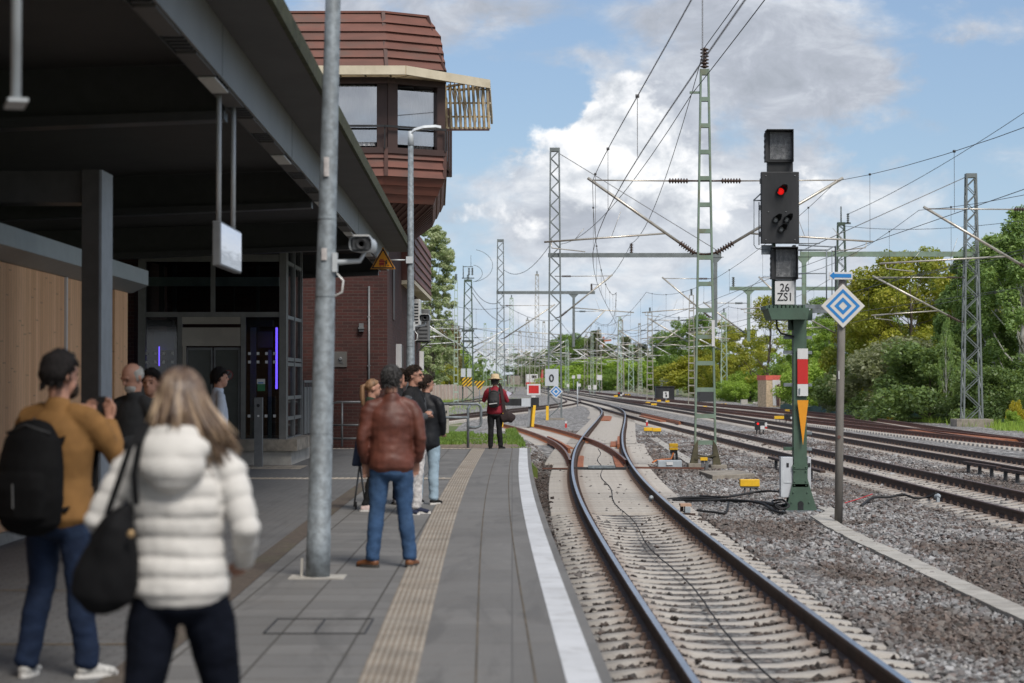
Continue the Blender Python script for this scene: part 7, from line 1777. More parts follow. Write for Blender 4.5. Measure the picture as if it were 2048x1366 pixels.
# grass: uncountable
def grass(name, n, fx, y0, y1, z, h, m):
    ys = RNG.uniform(y0, y1, n); lo, hi = fx; xs = RNG.uniform(0, 1, n); xs = np.array([lo(y) + (hi(y) - lo(y)) * t for y, t in zip(ys, xs)])
    k = np.array([mnoise.noise((x * .4, y * .25, 3)) for x, y in zip(xs, ys)]) > -.12; xs, ys = xs[k], ys[k]; n = len(xs)
    zz = np.array([z(x, y) for x, y in zip(xs, ys)])
    g = RNG.uniform(0, 2 * PI, n); w = RNG.uniform(.01, .03, n); hh = h * RNG.uniform(.5, 1.4, n); lx, ly = RNG.normal(0, .25, n) * hh, RNG.normal(0, .25, n) * hh
    P = np.stack([xs, ys, zz], 1); D = np.stack([np.cos(g) * w, np.sin(g) * w, np.zeros(n)], 1); T = np.stack([lx, ly, hh], 1)
    V = np.stack([P - D, P + D, P + T + D * .15, P + T - D * .15], 1).reshape(-1, 3); o = np_mesh(name, V, np.arange(4 * n).reshape(n, 4), m); o['kind'] = 'stuff'; tag(o, 'green grass'); return o
grass('grass', 3000, (lambda y: -3.0, lambda y: .0), 55, 74, lambda x, y: -.02 - (y - 50.2) * .0101, .05, LF['mid'])
grass('grass', 12000, (lambda y: -3.0, lambda y: -1.35), 53.5, 74, lambda x, y: -.02 - (y - 50.2) * .0101, .085, LF['mid'])
grass('grass', 26000, (lambda y: 23.2, lambda y: 30), 88, 150, lambda x, y: -.83, .38, LF['fresh'])
grass('grass', 9000, (lambda y: C_L2(y) - 12 if y < 150 else C_L1(y) - 6, lambda y: C_L2(y) - 1.7 if y < 150 else C_L1(y) + 5), 90, 260, lambda x, y: -.82, .25, LF['fresh'])
grass('grass', 4500, (lambda y: .0 - (y - 50) * .01, lambda y: .45 - (y - 50) * .015), 50.3, 74, lambda x, y: -.14, .1, LF['mid'])
# low green net fence along the wood
nf = MB(); pts = [(tpx(px, y), y) for px, y in ((1560, 172), (1640, 152), (1720, 138), (1800, 127), (1880, 118), (1960, 112), (2060, 106))]
M['net'] = mat('green net', (.035, .085, .075), .8, 0, .3, 3)
for i in range(len(pts) - 1):
    for k in range(8):
        a = Vector((*pts[i], 0)).lerp(Vector((*pts[i + 1], 0)), k / 8); b = Vector((*pts[i], 0)).lerp(Vector((*pts[i + 1], 0)), (k + 1) / 8)
        ha, hb = -.42 + .18 * math.sin(i * 8 + k * 1.1), -.42 + .18 * math.sin(i * 8 + (k + 1) * 1.1)
        nf.add([(a.x, a.y, -.85), (b.x, b.y, -.85), (b.x, b.y, hb), (a.x, a.y, ha)], [(0, 1, 2, 3)])
o = nf.build('net_fence', M['net']); tag(o, 'low sagging green net fence at the foot of the right wood', 'fence')
# reddish far crane above the pines
o = MB(); c = pd(1207, 684, 640); o.bar((c.x - 3, 640, c.z), (c.x + 2.4, 640, c.z + .6), .5, .5); o.bar((c.x, 640, c.z - 9), (c.x, 640, c.z + 1.6), .6, .6); o.bar((c.x - 2.6, 640, c.z - .4), (c.x + 1.8, 640, c.z - 1.0), .3, .3)
q_ = o.build('crane', mat('orange red crane paint', (.5, .16, .08), .6)); tag(q_, 'orange red crane top showing between the far pines', 'crane')
# ================================================================ PEOPLE
def loft(mb, st, xd=(1, 0, 0), seg=16, mi=0):
    """closed body through stations (point, rx, ry): rx along xd, ry across; rounded ends"""
    P = [Vector(s[0]) for s in st]; n = len(P); xd = Vector(xd)
    full = []
    for i in range(n):
        t = (P[min(i + 1, n - 1)] - P[max(i - 1, 0)])
        t = t.normalized() if t.length > 1e-6 else Vector((0, 0, 1))
        full.append((P[i], t, st[i][1], st[i][2]))
    a, b = full[0], full[-1]; r0, r1 = min(a[2], a[3]), min(b[2], b[3])
    full = [(a[0] - a[1] * r0 * .55, a[1], a[2] * .35, a[3] * .35), (a[0] - a[1] * r0 * .32, a[1], a[2] * .78, a[3] * .78)] + full + [(b[0] + b[1] * r1 * .32, b[1], b[2] * .78, b[3] * .78), (b[0] + b[1] * r1 * .55, b[1], b[2] * .35, b[3] * .35)]
    o = len(mb.v)
    for (p, t, rx, ry) in full:
        x = xd - t * xd.dot(t)
        if x.length < .05: x = Vector((0, 1, 0)) - t * t.y
        x.normalize(); y = t.cross(x)
        for k in range(seg):
            g = 2 * PI * k / seg; mb.v.append(tuple(p + x * math.cos(g) * rx + y * math.sin(g) * ry))
    m = len(full)
    for i in range(m - 1):
        for k in range(seg):
            k2 = (k + 1) % seg; mb.f.append([o + i * seg + k, o + i * seg + k2, o + (i + 1) * seg + k2, o + (i + 1) * seg + k]); mb.m.append(mi); mb.sm.append(True)
    mb.f.append([o + k for k in range(seg)][::-1]); mb.m.append(mi); mb.sm.append(True); mb.f.append([o + (m - 1) * seg + k for k in range(seg)]); mb.m.append(mi); mb.sm.append(True)
def ball(mb, c, r, seg=14, mi=0, M3=None):
    c = Vector(c); o = len(mb.v); rings = seg // 2
    for i in range(rings + 1):
        th = PI * i / rings
        for k in range(seg):
            g = 2 * PI * k / seg; p = Vector((math.sin(th) * math.cos(g) * r[0], math.sin(th) * math.sin(g) * r[1], math.cos(th) * r[2]))
            mb.v.append(tuple(c + (M3 @ p if M3 else p)))
    for i in range(rings):
        for k in range(seg):
            k2 = (k + 1) % seg; mb.f.append([o + i * seg + k, o + (i + 1) * seg + k, o + (i + 1) * seg + k2, o + i * seg + k2]); mb.m.append(mi); mb.sm.append(True)
def remeshed(mb, name, vox, m, parent, disp=None, smooth=3):
    """melts the overlapping shapes of mb into one continuous skin"""
    me = bpy.data.meshes.new(name); me.from_pydata(mb.v, [], mb.f); bm = bmesh.new(); bm.from_mesh(me); bmesh.ops.remove_doubles(bm, verts=bm.verts, dist=1e-6); bmesh.ops.recalc_face_normals(bm, faces=bm.faces); bm.to_mesh(me); bm.free()
    o = bpy.data.objects.new(name, me); COL.objects.link(o)
    r = o.modifiers.new('r', 'REMESH'); r.mode = 'VOXEL'; r.voxel_size = vox; r.use_smooth_shade = True
    if smooth: s = o.modifiers.new('s', 'SMOOTH'); s.factor = .5; s.iterations = smooth
    bpy.context.view_layer.update(); dg = bpy.context.evaluated_depsgraph_get()
    me2 = bpy.data.meshes.new_from_object(o.evaluated_get(dg)); o.modifiers.clear(); o.data = me2; bpy.data.meshes.remove(me); me2.name = name
    if disp:
        n = len(me2.vertices); co = np.empty(n * 3, np.float32); me2.vertices.foreach_get('co', co); co = co.reshape(-1, 3); nr = np.empty(n * 3, np.float32); me2.vertices.foreach_get('normal', nr); nr = nr.reshape(-1, 3)
        d = np.array([disp(Vector(p)) for p in co]); me2.vertices.foreach_set('co', (co + nr * d[:, None]).astype(np.float32).ravel()); me2.update()
    me2.polygons.foreach_set('use_smooth', [True] * len(me2.polygons)); me2.materials.clear(); me2.materials.append(m); o.parent = parent
    return o
def wrinkle(a=.006, f=7.0, zs=1.0):
    return lambda p: a * (mnoise.noise((p.x * f, p.y * f, p.z * f * zs)) + .5 * mnoise.noise((p.x * f * 2.3, p.y * f * 2.3, p.z * f * zs * 2.3)))
def cloth(name, col, rough=.85, var=.15, scale=8, dirt=None, damt=.5, dscale=2.0, spec=.25, stretch=(1, 1, 1)): return mat(name, col, rough, 0, var, scale, .15, 120, dirt, dscale, damt, spec, 'Object', stretch)
SKIN = mat('skin', (.42, .22, .155), .55, 0, .08, 20)
HAIRM = {'black': mat('black hair', (.012, .010, .010), .75, 0, .5, 40, .5, 90, spec=.2), 'dark': mat('dark brown hair', (.028, .019, .014), .75, 0, .5, 40, .5, 90, spec=.2), 'grey': mat('greying dark hair', (.04, .038, .038), .75, 0, .6, 40, .5, 90, (.12, .12, .12), 30, .4, spec=.2), 'brown': mat('light brown hair', (.20, .11, .055), .6, 0, .4, 25, stretch=(1, 1, .15)), 'white': mat('grey white hair', (.35, .34, .32), .8, 0, .3, 30)}
def hand(mb, w, d, up, s=1.0, curl=.6, side=1):
    """palm, four fingers of unequal length and a thumb, from the wrist w along d"""
    w = Vector(w); d = Vector(d).normalized(); up = Vector(up); x = d.cross(up).normalized(); n = x.cross(d)
    loft(mb, [(w, .026 * s, .019 * s), (w + d * .035 * s, .036 * s, .017 * s), (w + d * .085 * s, .041 * s, .015 * s)], x, 10)
    for i, (off, L) in enumerate(((-.031, .066), (-.0105, .076), (.0105, .070), (.031, .055))):
        p = w + d * .085 * s + x * off * s; pts = [p - d * .02 * s]; dirv = d.copy()
        for j, q in enumerate((.42, .33, .25)):
            dirv = (dirv * math.cos(curl) - n * math.sin(curl)).normalized() if j else (d * math.cos(curl * .5) - n * math.sin(curl * .5)).normalized()
            pts.append(pts[-1] + dirv * L * q * s * (1.3 if j == 0 else 1))
        loft(mb, [(a, .0088 * s * (1 - .12 * j), .0088 * s * (1 - .12 * j)) for j, a in enumerate(pts)], x, 8)
    b = w + d * .03 * s + x * .028 * s * side; t1 = b + (x * side * .6 + d * .75 - n * .35).normalized() * .04 * s; t2 = t1 + (x * side * .1 + d * .9 - n * .4).normalized() * .03 * s
    loft(mb, [(b, .0125 * s, .0125 * s), (t1, .0105 * s, .0105 * s), (t2, .0085 * s, .0085 * s)], n, 8)

def person(label, x, y, H, rz, jacket, trousers, shoe, top='jacket', arms=None, legs=None, hair=None, head=(0, 0), build=1.0, hem=.80, hip_w=1.0, vox=.013, bodyvox=.010, jdisp=None, collar=True, z=0.0, sleeve=None, lean=0.0, neck_col=None, skin=None, trouser_disp=None, pants_r=1.0, sh_w=1.0):
    """arms: ((elbow, wrist, hand dir) left, right) offsets from the shoulders; legs: ((knee, ankle, toe dir) left, right)"""
    s = H / 1.76; t_ = thing('person', label, 'person', (x, y, z), rz); sk = skin or SKIN
    sh_z, sh_x = 1.40 * s, .175 * s * build * sh_w; hipz = .92 * s; hx = .092 * s * build
    F = lambda zz: lean * (zz - .9 * s)                                  # forward lean of the trunk
    legs = legs or (((-.11, .02, .50), (-.12, 0, .085), (-.15, 1)), ((.11, .02, .50), (.12, 0, .085), (.15, 1)))
    arms = arms or (((-.05, -.02, -.29), (-.03, .08, -.54), (0, .2, -1)), ((.05, -.02, -.29), (.03, .08, -.54), (0, .2, -1)))
    S = [Vector((-sh_x, F(sh_z), sh_z)), Vector((sh_x, F(sh_z), sh_z))]; A = []
    for i in (0, 1):
        e, w, d = arms[i]; A.append((S[i] + Vector(e) * s, S[i] + Vector(w) * s, Vector(d)))
    Lg = []
    for i in (0, 1):
        k, a, td = legs[i]; Lg.append((Vector((-hx if i == 0 else hx, 0, hipz)), Vector(k) * s, Vector(a) * s, Vector((td[0], td[1], 0)).normalized()))
    b = build * s
    # ---- body: one skin from head to feet, mostly hidden by the clothes
    mb = MB(); hc = Vector((0, F(1.62 * s) + .02, 1.635 * s)); yaw, pitch = head; R3 = Matrix.Rotation(yaw, 3, 'Z') @ Matrix.Rotation(pitch, 3, 'X')
    hp = lambda p: hc + R3 @ (Vector(p) * s)
    ball(mb, hp((0, -.008, .022)), (.077 * s, .098 * s, .098 * s), 16, 0, R3); ball(mb, hp((0, .032, -.045)), (.058 * s, .062 * s, .072 * s), 14, 0, R3)
    ball(mb, hp((0, .062, -.085)), (.03 * s, .028 * s, .026 * s), 10, 0, R3); ball(mb, hp((0, .083, .030)), (.055 * s, .016 * s, .013 * s), 10, 0, R3)
    loft(mb, [(hp((0, .088, .02)), .009 * s, .010 * s), (hp((0, .108, -.018)), .014 * s, .013 * s)], (1, 0, 0), 8)
    ball(mb, hp((0, .090, -.052)), (.024 * s, .01 * s, .006 * s), 8, 0, R3); ball(mb, hp((0, .088, -.063)), (.021 * s, .01 * s, .007 * s), 8, 0, R3)
    for sd in (-1, 1): ball(mb, hp((sd * .079, -.012, -.005)), (.012 * s, .022 * s, .033 * s), 8, 0, R3)
    loft(mb, [((0, F(1.4 * s) - .015, 1.40 * s), .062 * s, .058 * s), ((0, F(1.5 * s), 1.50 * s), .056 * s, .056 * s), (hp((0, -.015, -.06)), .055 * s, .06 * s)], (1, 0, 0))
    loft(mb, [((0, 0, .90 * s), .13 * b, .09 * b), ((0, F(1.1 * s), 1.12 * s), .11 * b, .08 * b), ((0, F(1.3 * s), 1.33 * s), .14 * b, .09 * b), ((0, F(1.42 * s), 1.42 * s), .10 * b, .06 * b)], (1, 0, 0))
    for i in (0, 1):
        e, w, d = A[i]; loft(mb, [(S[i], .035 * b, .035 * b), (e, .032 * b, .032 * b), (e.lerp(w, .4), .030 * b, .030 * b), (w, .024 * s, .024 * s)], (0, 1, 0), 10)
        hand(mb, w, d, (0, 1, .3) if abs(d.z) > .7 else (0, 0, 1), s, .5, 1 if i == 0 else -1)
        h_, k_, a_, td = Lg[i]; loft(mb, [(h_, .07 * b, .07 * b), (k_, .042 * b, .042 * b), (a_, .033 * s, .033 * s)], (1, 0, 0), 10)
    body = remeshed(mb, 'body', bodyvox, sk, t_, None, 1)
    # eyes and brows
    mb = MB()
    for sd in (-1, 1): ball(mb, hp((sd * .031, .081, .008)), (.011 * s, .008 * s, .007 * s), 8, 0, R3); loft(mb, [(hp((sd * .013, .094, .030)), .004, .004), (hp((sd * .046, .083, .032)), .004, .003)], (0, 0, 1), 6)
    mb.build('eyes', HAIRM['dark'], body, local=True)
    # ---- trousers
    mb = MB(); pr = pants_r * s * build
    loft(mb, [((0, 0, .98 * s), .155 * b * hip_w, .108 * b), ((0, -.012, .90 * s), .166 * b * hip_w, .120 * b), ((0, -.008, .82 * s), .165 * b * hip_w, .118 * b)], (1, 0, 0))
    for i in (0, 1):
        h_, k_, a_, td = Lg[i]; c = h_.lerp(k_, .45) + Vector((0, .01, 0)); q = k_.lerp(a_, .35) + Vector((0, -.012, 0))
        loft(mb, [(h_ + Vector((0, -.005, -.02)), .088 * min(pr, 1.02 * s), .102 * min(pr, 1.02 * s)), (c, .085 * pr, .09 * pr), (k_, .066 * pr, .068 * pr), (q, .066 * pr, .068 * pr), (k_.lerp(a_, .8), .058 * pr, .060 * pr), (a_ + Vector((0, -.005, -.005)), .060 * pr, .064 * pr)], (1, 0, 0), 14)
    remeshed(mb, 'trousers', vox, trousers, t_, trouser_disp or wrinkle(.007, 9, 1.6), 3)
    # ---- shoes
    for i in (0, 1):
        h_, k_, a_, td = Lg[i]; mb = MB(); c = Vector((a_.x, a_.y, a_.z)); g0 = a_.z - .085 * s; x_ = Vector((td.y, -td.x, 0))
        loft(mb, [(c - td * .045 * s + Vector((0, 0, -.05 * s)), .036 * s, .036 * s), (c + Vector((0, 0, -.035 * s)), .043 * s, .055 * s), (c + td * .08 * s + Vector((0, 0, -.052 * s)), .045 * s, .036 * s), (c + td * .155 * s + Vector((0, 0, -.06 * s)), .042 * s, .026 * s)], x_, 12)
        loft(mb, [(c + Vector((0, 0, .0)), .045 * s, .045 * s), (c + Vector((0, 0, -.05 * s)), .043 * s, .046 * s)], x_, 10)
        sh_ = remeshed(mb, 'shoe', .010, shoe[0], t_, None, 2)
        mb = MB(); N = 14; low = []
        for k in range(N):
            g = 2 * PI * k / N; low.append(c + td * (.055 + .135 * math.cos(g)) * s + x_ * .046 * s * math.sin(g) * (1 if math.cos(g) < .6 else .85)); low[-1].z = g0
        mb.prism(low, (0, 0, .026 * s)); mb.build('sole', shoe[1], sh_, local=True)
    # ---- upper garment
    mb = MB(); hz = hem * s
    loft(mb, [((0, F(hz) - .008, hz + .0), .190 * b * hip_w, .142 * b), ((0, F(hz + .08) - .006, hz + .09 * s), .186 * b * hip_w, .140 * b), ((0, F(1.08 * s), 1.08 * s), .172 * b, .126 * b), ((0, F(1.25 * s) - .01, 1.24 * s), .178 * b * sh_w, .128 * b), ((0, F(1.36 * s) - .015, 1.35 * s), .162 * b * sh_w, .108 * b), ((0, F(1.43 * s) - .012, 1.425 * s), .105 * b, .080 * b)], (1, 0, 0), 20)
    if collar: loft(mb, [((0, F(1.44 * s) - .012, 1.44 * s), .082 * s, .078 * s), ((0, F(1.50 * s) - .004, 1.50 * s), .070 * s, .070 * s)], (1, 0, 0), 16)
    slv = MB() if sleeve else mb
    for i in (0, 1):
        e, w, d = A[i]; sg = -1 if i == 0 else 1
        loft(mb, [((sg * .075 * b, F(1.41 * s) - .01, 1.43 * s), .045 * b, .060 * b), (S[i] + Vector((-sg * .02, 0, -.002)), .060 * b, .068 * b), (S[i].lerp(e, .3), .060 * b, .064 * b)], (0, 1, 0), 12)
        loft(slv, [(S[i].lerp(e, .12), .060 * b, .064 * b), (S[i].lerp(e, .5), .057 * b, .060 * b), (e, .051 * b, .053 * b), (e.lerp(w, .4), .048 * b, .049 * b), (e.lerp(w, .93), .039 * b, .039 * b)], (0, 1, 0), 12)
    info = dict(root=t_, s=s, b=b, S=S, A=A, hc=hc, hp=hp, R3=R3, F=F, body=body, Lg=Lg)
    jd = jdisp(info) if jdisp else wrinkle(.007, 7, 1.0)
    info['jacket'] = remeshed(mb, top, vox, jacket, t_, jd, 3)
    if sleeve: remeshed(slv, 'sleeves', vox, sleeve, t_, wrinkle(.006, 9, 1.0), 3)
    # ---- hair
    if hair:
        kind, m = hair; mb = MB(); n1, n2 = 30, 16
        def cap(front, low, thick, back=1.0):
            o = len(mb.v); 
            for i in range(n2 + 1):
                for k in range(n1):
                    g = 2 * PI * k / n1; fr_ = math.cos(g)                    # 1 = front
                    tmax = (1.62 + (front - 1.62) * fr_ ** .8) if fr_ > 0 else 1.62 + (low - 1.62) * min(1, -fr_ * 2.2); th = tmax * i / n2
                    q = thick * (1 + .4 * mnoise.noise((math.cos(g) * 2, math.sin(g) * 2, th * 3)) + .35 * mnoise.noise((math.cos(g) * 9, math.sin(g) * 9, th * 7)))
                    q *= min(1, (n2 - i) / 4) ; q = q if i < n2 else -.004
                    sr = math.sin(min(th, 1.80 if fr_ < .3 else th)) * (1 - .22 * max(0, th - 1.8)); p = Vector((sr * math.sin(g) * (.077 + q), -.008 + sr * fr_ * (.098 + q), .022 + math.cos(th) * (.098 + q)))
                    mb.v.append(tuple(hp(p)))
            for i in range(n2):
                for k in range(n1):
                    k2 = (k + 1) % n1; mb.f.append([o + i * n1 + k, o + (i + 1) * n1 + k, o + (i + 1) * n1 + k2, o + i * n1 + k2]); mb.m.append(0); mb.sm.append(True)
        def tufts(n_, L_, front, low):
            rr_ = np.random.default_rng(n_)
            for i in range(n_):
                g = rr_.uniform(0, 2 * PI); fr_ = math.cos(g); tm = (1.62 + (front - 1.62) * fr_ ** .8) if fr_ > 0 else 1.62 + (low - 1.62) * min(1, -fr_ * 2.2); th = tm * math.sqrt(rr_.uniform(.0, 1)); P3 = []
                for k_, q in ((0, .006), (.5, .017), (1.0, .020)):
                    t2 = th + L_ * k_; g2 = g + .12 * k_ * math.sin(i); sr = math.sin(min(t2, 1.8 if fr_ < .3 else t2)); P3.append(hp((sr * math.sin(g2) * (.077 + q), -.008 + sr * math.cos(g2) * (.098 + q), .022 + math.cos(t2) * (.098 + q))))
                mb.tube(P3, [.0045 * s, .004 * s, .0012 * s], 4)
        if kind in ('short', 'thick'): tufts(420, .24, .9, 2.4)
        if kind == 'short': cap(.95, 2.5, .013)
        elif kind == 'thick': cap(.9, 2.5, .026)
        elif kind == 'balding':
            o0 = len(mb.v)
            for i in range(9):
                for k in range(25):
                    g = PI + (k - 12) / 12 * 1.9; th = 1.15 + 1.05 * i / 8; q = .009 if 0 < i < 8 and 0 < k < 24 else -.003
                    mb.v.append(tuple(hp((math.sin(th) * math.sin(g) * (.077 + q), -.008 + math.sin(th) * math.cos(g) * (.098 + q), .022 + math.cos(th) * (.098 + q)))))
            for i in range(8):
                for k in range(24): mb.f.append([o0 + i * 25 + k, o0 + (i + 1) * 25 + k, o0 + (i + 1) * 25 + k + 1, o0 + i * 25 + k + 1]); mb.m.append(0); mb.sm.append(True)
        elif kind == 'ponytail':
            cap(1.0, 2.1, .012); loft(mb, [(hp((0, -.10, .05)), .02, .02), (hp((0, -.14, .03)), .032, .032), (hp((0, -.15, -.08)), .036, .034), (hp((0, -.135, -.20)), .03, .028), (hp((0, -.12, -.29)), .012, .012)], (1, 0, 0), 10)
        mb.build('hair', m, t_, local=True)
    return info

BLK = M['black_m']; SOLE_W = mat('white rubber sole', (.6, .58, .55), .7, 0, .08); SOLE_D = mat('dark rubber sole', (.05, .045, .04), .8, 0, .1)
DENIM = cloth('blue denim', (.034, .074, .155), .85, .2, 10, (.07, .13, .23), .5, 3.0); DENIM_D = cloth('dark blue denim', (.009, .018, .044), .85, .2, 10, (.022, .04, .08), .5, 3); DENIM_L = cloth('light blue denim', (.30, .40, .48), .85, .1, 10)
LEATHER = cloth('red brown leather', (.105, .034, .023), .5, .3, 6, (.17, .06, .038), .55, 2.2, .4)
PUFF = cloth('white quilted jacket', (.60, .58, .55), .65, .05, 8, None, .5, 2, .25); MUST = cloth('mustard brown jacket', (.21, .108, .036), .85, .14, 6, (.14, .066, .02), .4, 2)
NAVY = cloth('dark navy trousers', (.005, .0065, .012), .9, .2, 8, None, .5, 2, .1); BLACKC = cloth('black cloth', (.012, .012, .013), .85, .25, 8); CHAR = cloth('charcoal cloth', (.03, .032, .035), .85, .2, 8); GREYC = cloth('dark grey knit', (.07, .073, .08), .9, .2, 30)
GREEN = cloth('dark green parka', (.022, .035, .022), .8, .2, 6); REDJ = cloth('crimson jacket', (.23, .018, .03), .7, .12, 6); WHITEP = cloth('white patterned trousers', (.55, .53, .52), .85, .3, 18, (.25, .25, .27), .6, 12); PALE = cloth('pale blue shirt', (.42, .48, .58), .85, .08, 6)

# ---- woman in the white quilted jacket
def quilt(info):
    s = info['s']; A = info['A']; S_ = info['S']
    def f(p):
        best = None
        for i in (0, 1):
            e, w, d = A[i]
            for a, b, base in ((S_[i], e, 0), (e, w, (e - S_[i]).length)):
                t = max(0, min(1, (p - a).dot(b - a) / (b - a).length_squared)); r = (p - (a + (b - a) * t)).length
                if r < .085 and abs(p.x) > .155: 
                    v = base + t * (b - a).length
                    if best is None or r < best[0]: best = (r, v)
        u = best[1] / .080 if best else (p.z - .02) / .074
        u += .16 * mnoise.noise((p.x * 5, p.y * 5, p.z * 3))
        q = 1 - abs(math.cos(PI * u)) ** 7
        return (.006 if best else .0095) * q - .002 + .006 * mnoise.noise((p.x * 7, p.y * 7, p.z * 14)) + .0025 * mnoise.noise((p.x * 26, p.y * 26, p.z * 26))
    return f
wx, wy = (360 - 1024) / FPX * 7.9, 7.9
W_ = person('woman with long blonde hair in a white quilted hooded jacket, nearest to the viewer', wx, wy, 1.69, math.radians(-4), PUFF, NAVY, (M['black_m'], SOLE_W), 'quilted_jacket',
            (((-.125, -.05, -.24), (-.08, .15, -.36), (.4, 1, -.3)), ((.085, -.05, -.27), (.03, .15, -.42), (-.4, 1, -.2))), (((-.135, -.03, .50), (-.17, -.16, .10), (-.1, 1)), ((.145, .10, .50), (.20, .10, .085), (.1, 1))), None, (.12, .0), 1.0, .872, 1.03, .0115, .010, quilt, pants_r=1.22, sh_w=1.10)
mb = MB(); hp, s = W_['hp'], W_['s']
# hood lying on the back of the shoulders
for k in range(0):
    a = -1.25 + 2.5 * k / 8; p0 = Vector((math.sin(a) * .105, -.02 - math.cos(a) * .085, 1.50 * s)); p1 = Vector((math.sin(a) * .135, -.055 - math.cos(a) * .10, 1.395 * s - .05 * math.cos(a)))
    ball(mb, p0.lerp(p1, .15), (.045, .045, .04)); ball(mb, p0.lerp(p1, .6), (.055, .055, .055)); ball(mb, p1, (.05, .05, .045))
for k in range(13):
    a = -1.9 + 3.8 * k / 12; c_ = math.cos(a); ball(mb, (math.sin(a) * .095, -.03 - c_ * .085, 1.485 * s + .012 * c_), (.040, .040, .042), 12); ball(mb, (math.sin(a) * .105, -.045 - c_ * .075, 1.43 * s - .02 * c_), (.038, .038, .045), 12)
ball(mb, (0, -.135, 1.40 * s), (.125, .062, .105), 20); ball(mb, (0, -.145, 1.375 * s), (.095, .066, .085), 20); ball(mb, (0, -.12, 1.45 * s), (.14, .05, .06), 20)
remeshed(mb, 'hood', .011, PUFF, W_['jacket'], lambda p: .008 * abs(math.sin(PI * (p.z / .085 + .3 * p.x))) ** .6 + .004 * mnoise.noise((p.x * 9, p.y * 9, p.z * 14)), 4)
def mat_blonde():
    m = bpy.data.materials.new('blonde streaked hair'); m.use_nodes = True; t = NT(m.node_tree); b = t.n['Principled BSDF']
    geo = t.new('ShaderNodeNewGeometry'); v = t.new('ShaderNodeTexCoord').outputs['Object']
    n = t.noise(t.mapping(v, (14, 14, 1.0)), 1.3, 4, .6, .4)
    sp = t.new('ShaderNodeSeparateXYZ'); t.put(sp.inputs[0], v)
    c = t.ramp(t.math('ADD', t.math('MULTIPLY', geo.outputs['Random Per Island'], .55), t.math('MULTIPLY', n, .5)), [(.22, (.060, .036, .026)), (.46, (.125, .078, .05)), (.64, (.27, .18, .11)), (.86, (.52, .39, .26))])
    root = t.smooth(sp.outputs[2], 1.52, 1.70); c = t.mix(t.math('MULTIPLY', root, .7), c, (.075, .045, .033))
    t.put(b.inputs['Base Color'], c); b.inputs['Roughness'].default_value = .38; b.inputs['Specular IOR Level'].default_value = .6
    return m
BL = mat_blonde(); mb = MB()
rg = np.random.default_rng(5)
for i in range(950):
    g = rg.uniform(-2.45, 2.45); th0 = rg.uniform(.05, .5) if rg.uniform() < .5 else rg.uniform(.1, 1.1)
    # g = 0 is the back of the head; strands fall over the back, those far right come forward over the shoulder
    side = math.sin(g); pts = []
    r_ = rg.uniform(.002, .014)
    for th in (th0, th0 + .45, max(th0 + .8, 1.35)):
        pts.append(hp((math.sin(th) * math.sin(g) * (.079 + r_), -.008 - math.sin(th) * math.cos(g) * (.10 + r_), .022 + math.cos(th) * (.10 + r_))))
    e = pts[-1]; right = side > .25
    L = rg.uniform(.17, .29) if right else rg.uniform(.10, .19)
    dx = (.045 + .055 * side) * (1 if right else 0) + rg.normal(0, .018); dy = rg.normal(0, .015) - (.03 if not right else .02)
    for k in (.35, .7, 1.0): pts.append(e + Vector((side * .018 * k + dx * k ** 1.3, dy * k, -L * k)))
    w = rg.uniform(.0035, .008); mb.tube(pts, [w * .7, w, w, w * .95, w * .75, w * .25], 5)
mb.build('hair', BL, W_['root'], local=True)
mb = MB(); ball(mb, hp((0, -.012, .02)), (.083 * s, .104 * s, .104 * s)); mb.build('hair_base', BL, W_['root'], local=True)
# her black shoulder bag
bag = thing('shoulder_bag', 'big slouchy black bag with round metal eyelets on the white jacketed woman\'s shoulder', 'bag', (wx - .25, wy - .1, .7))
BAGM = cloth('black bag cloth', (.007, .007, .008), .75, .2, 5, None, .5, 2, .15)
def wp_(px, py, y): return pd(px, py, y)
mb = MB(); by = wy - .16
loft(mb, [(wp_(240, 1050, by), .055, .075), (wp_(226, 1100, by), .10, .085), (wp_(212, 1155, by), .125, .085), (wp_(204, 1195, by), .115, .08), (wp_(204, 1212, by), .08, .06)], (1, 0, 0), 18)
loft(mb, [(wp_(258, 1010, by), .018, .03), (wp_(240, 1045, by), .06, .05), (wp_(220, 1090, by), .095, .06)], (1, 0, 0), 12)
o = remeshed(mb, 'bag_body', .012, BAGM, bag, wrinkle(.014, 8, .7), 3); o.data.transform(Matrix.Translation(-bag.location))
for pts in ([(272, 1010, by - .02), (268, 950, by - .04), (278, 890, by - .045), (290, 855, by + .02), (302, 845, by + .12), (300, 860, by + .26)], [(214, 1030, by - .01), (238, 960, by - .03), (258, 900, by - .035), (280, 858, by + .02), (294, 843, by + .12)]):
    mb = MB(); Q = [wp_(*p) for p in pts]
    for i in range(len(Q) - 1): mb.bar(Q[i], Q[i + 1] + (Q[i + 1] - Q[i]) * .08, .024, .010, 0, (0, 1, .3))
    mb.build('strap', BAGM, bag)
mb = MB(); c = wp_(262, 1068, by - .105); mb.lathe(tuple(c), (.2, -1, 0), [(-.01, .013), (0, .0145), (.004, .012), (.004, .007)], 16); mb.build('eyelet', mat('brass', (.4, .27, .14), .4, .7, .1), bag)

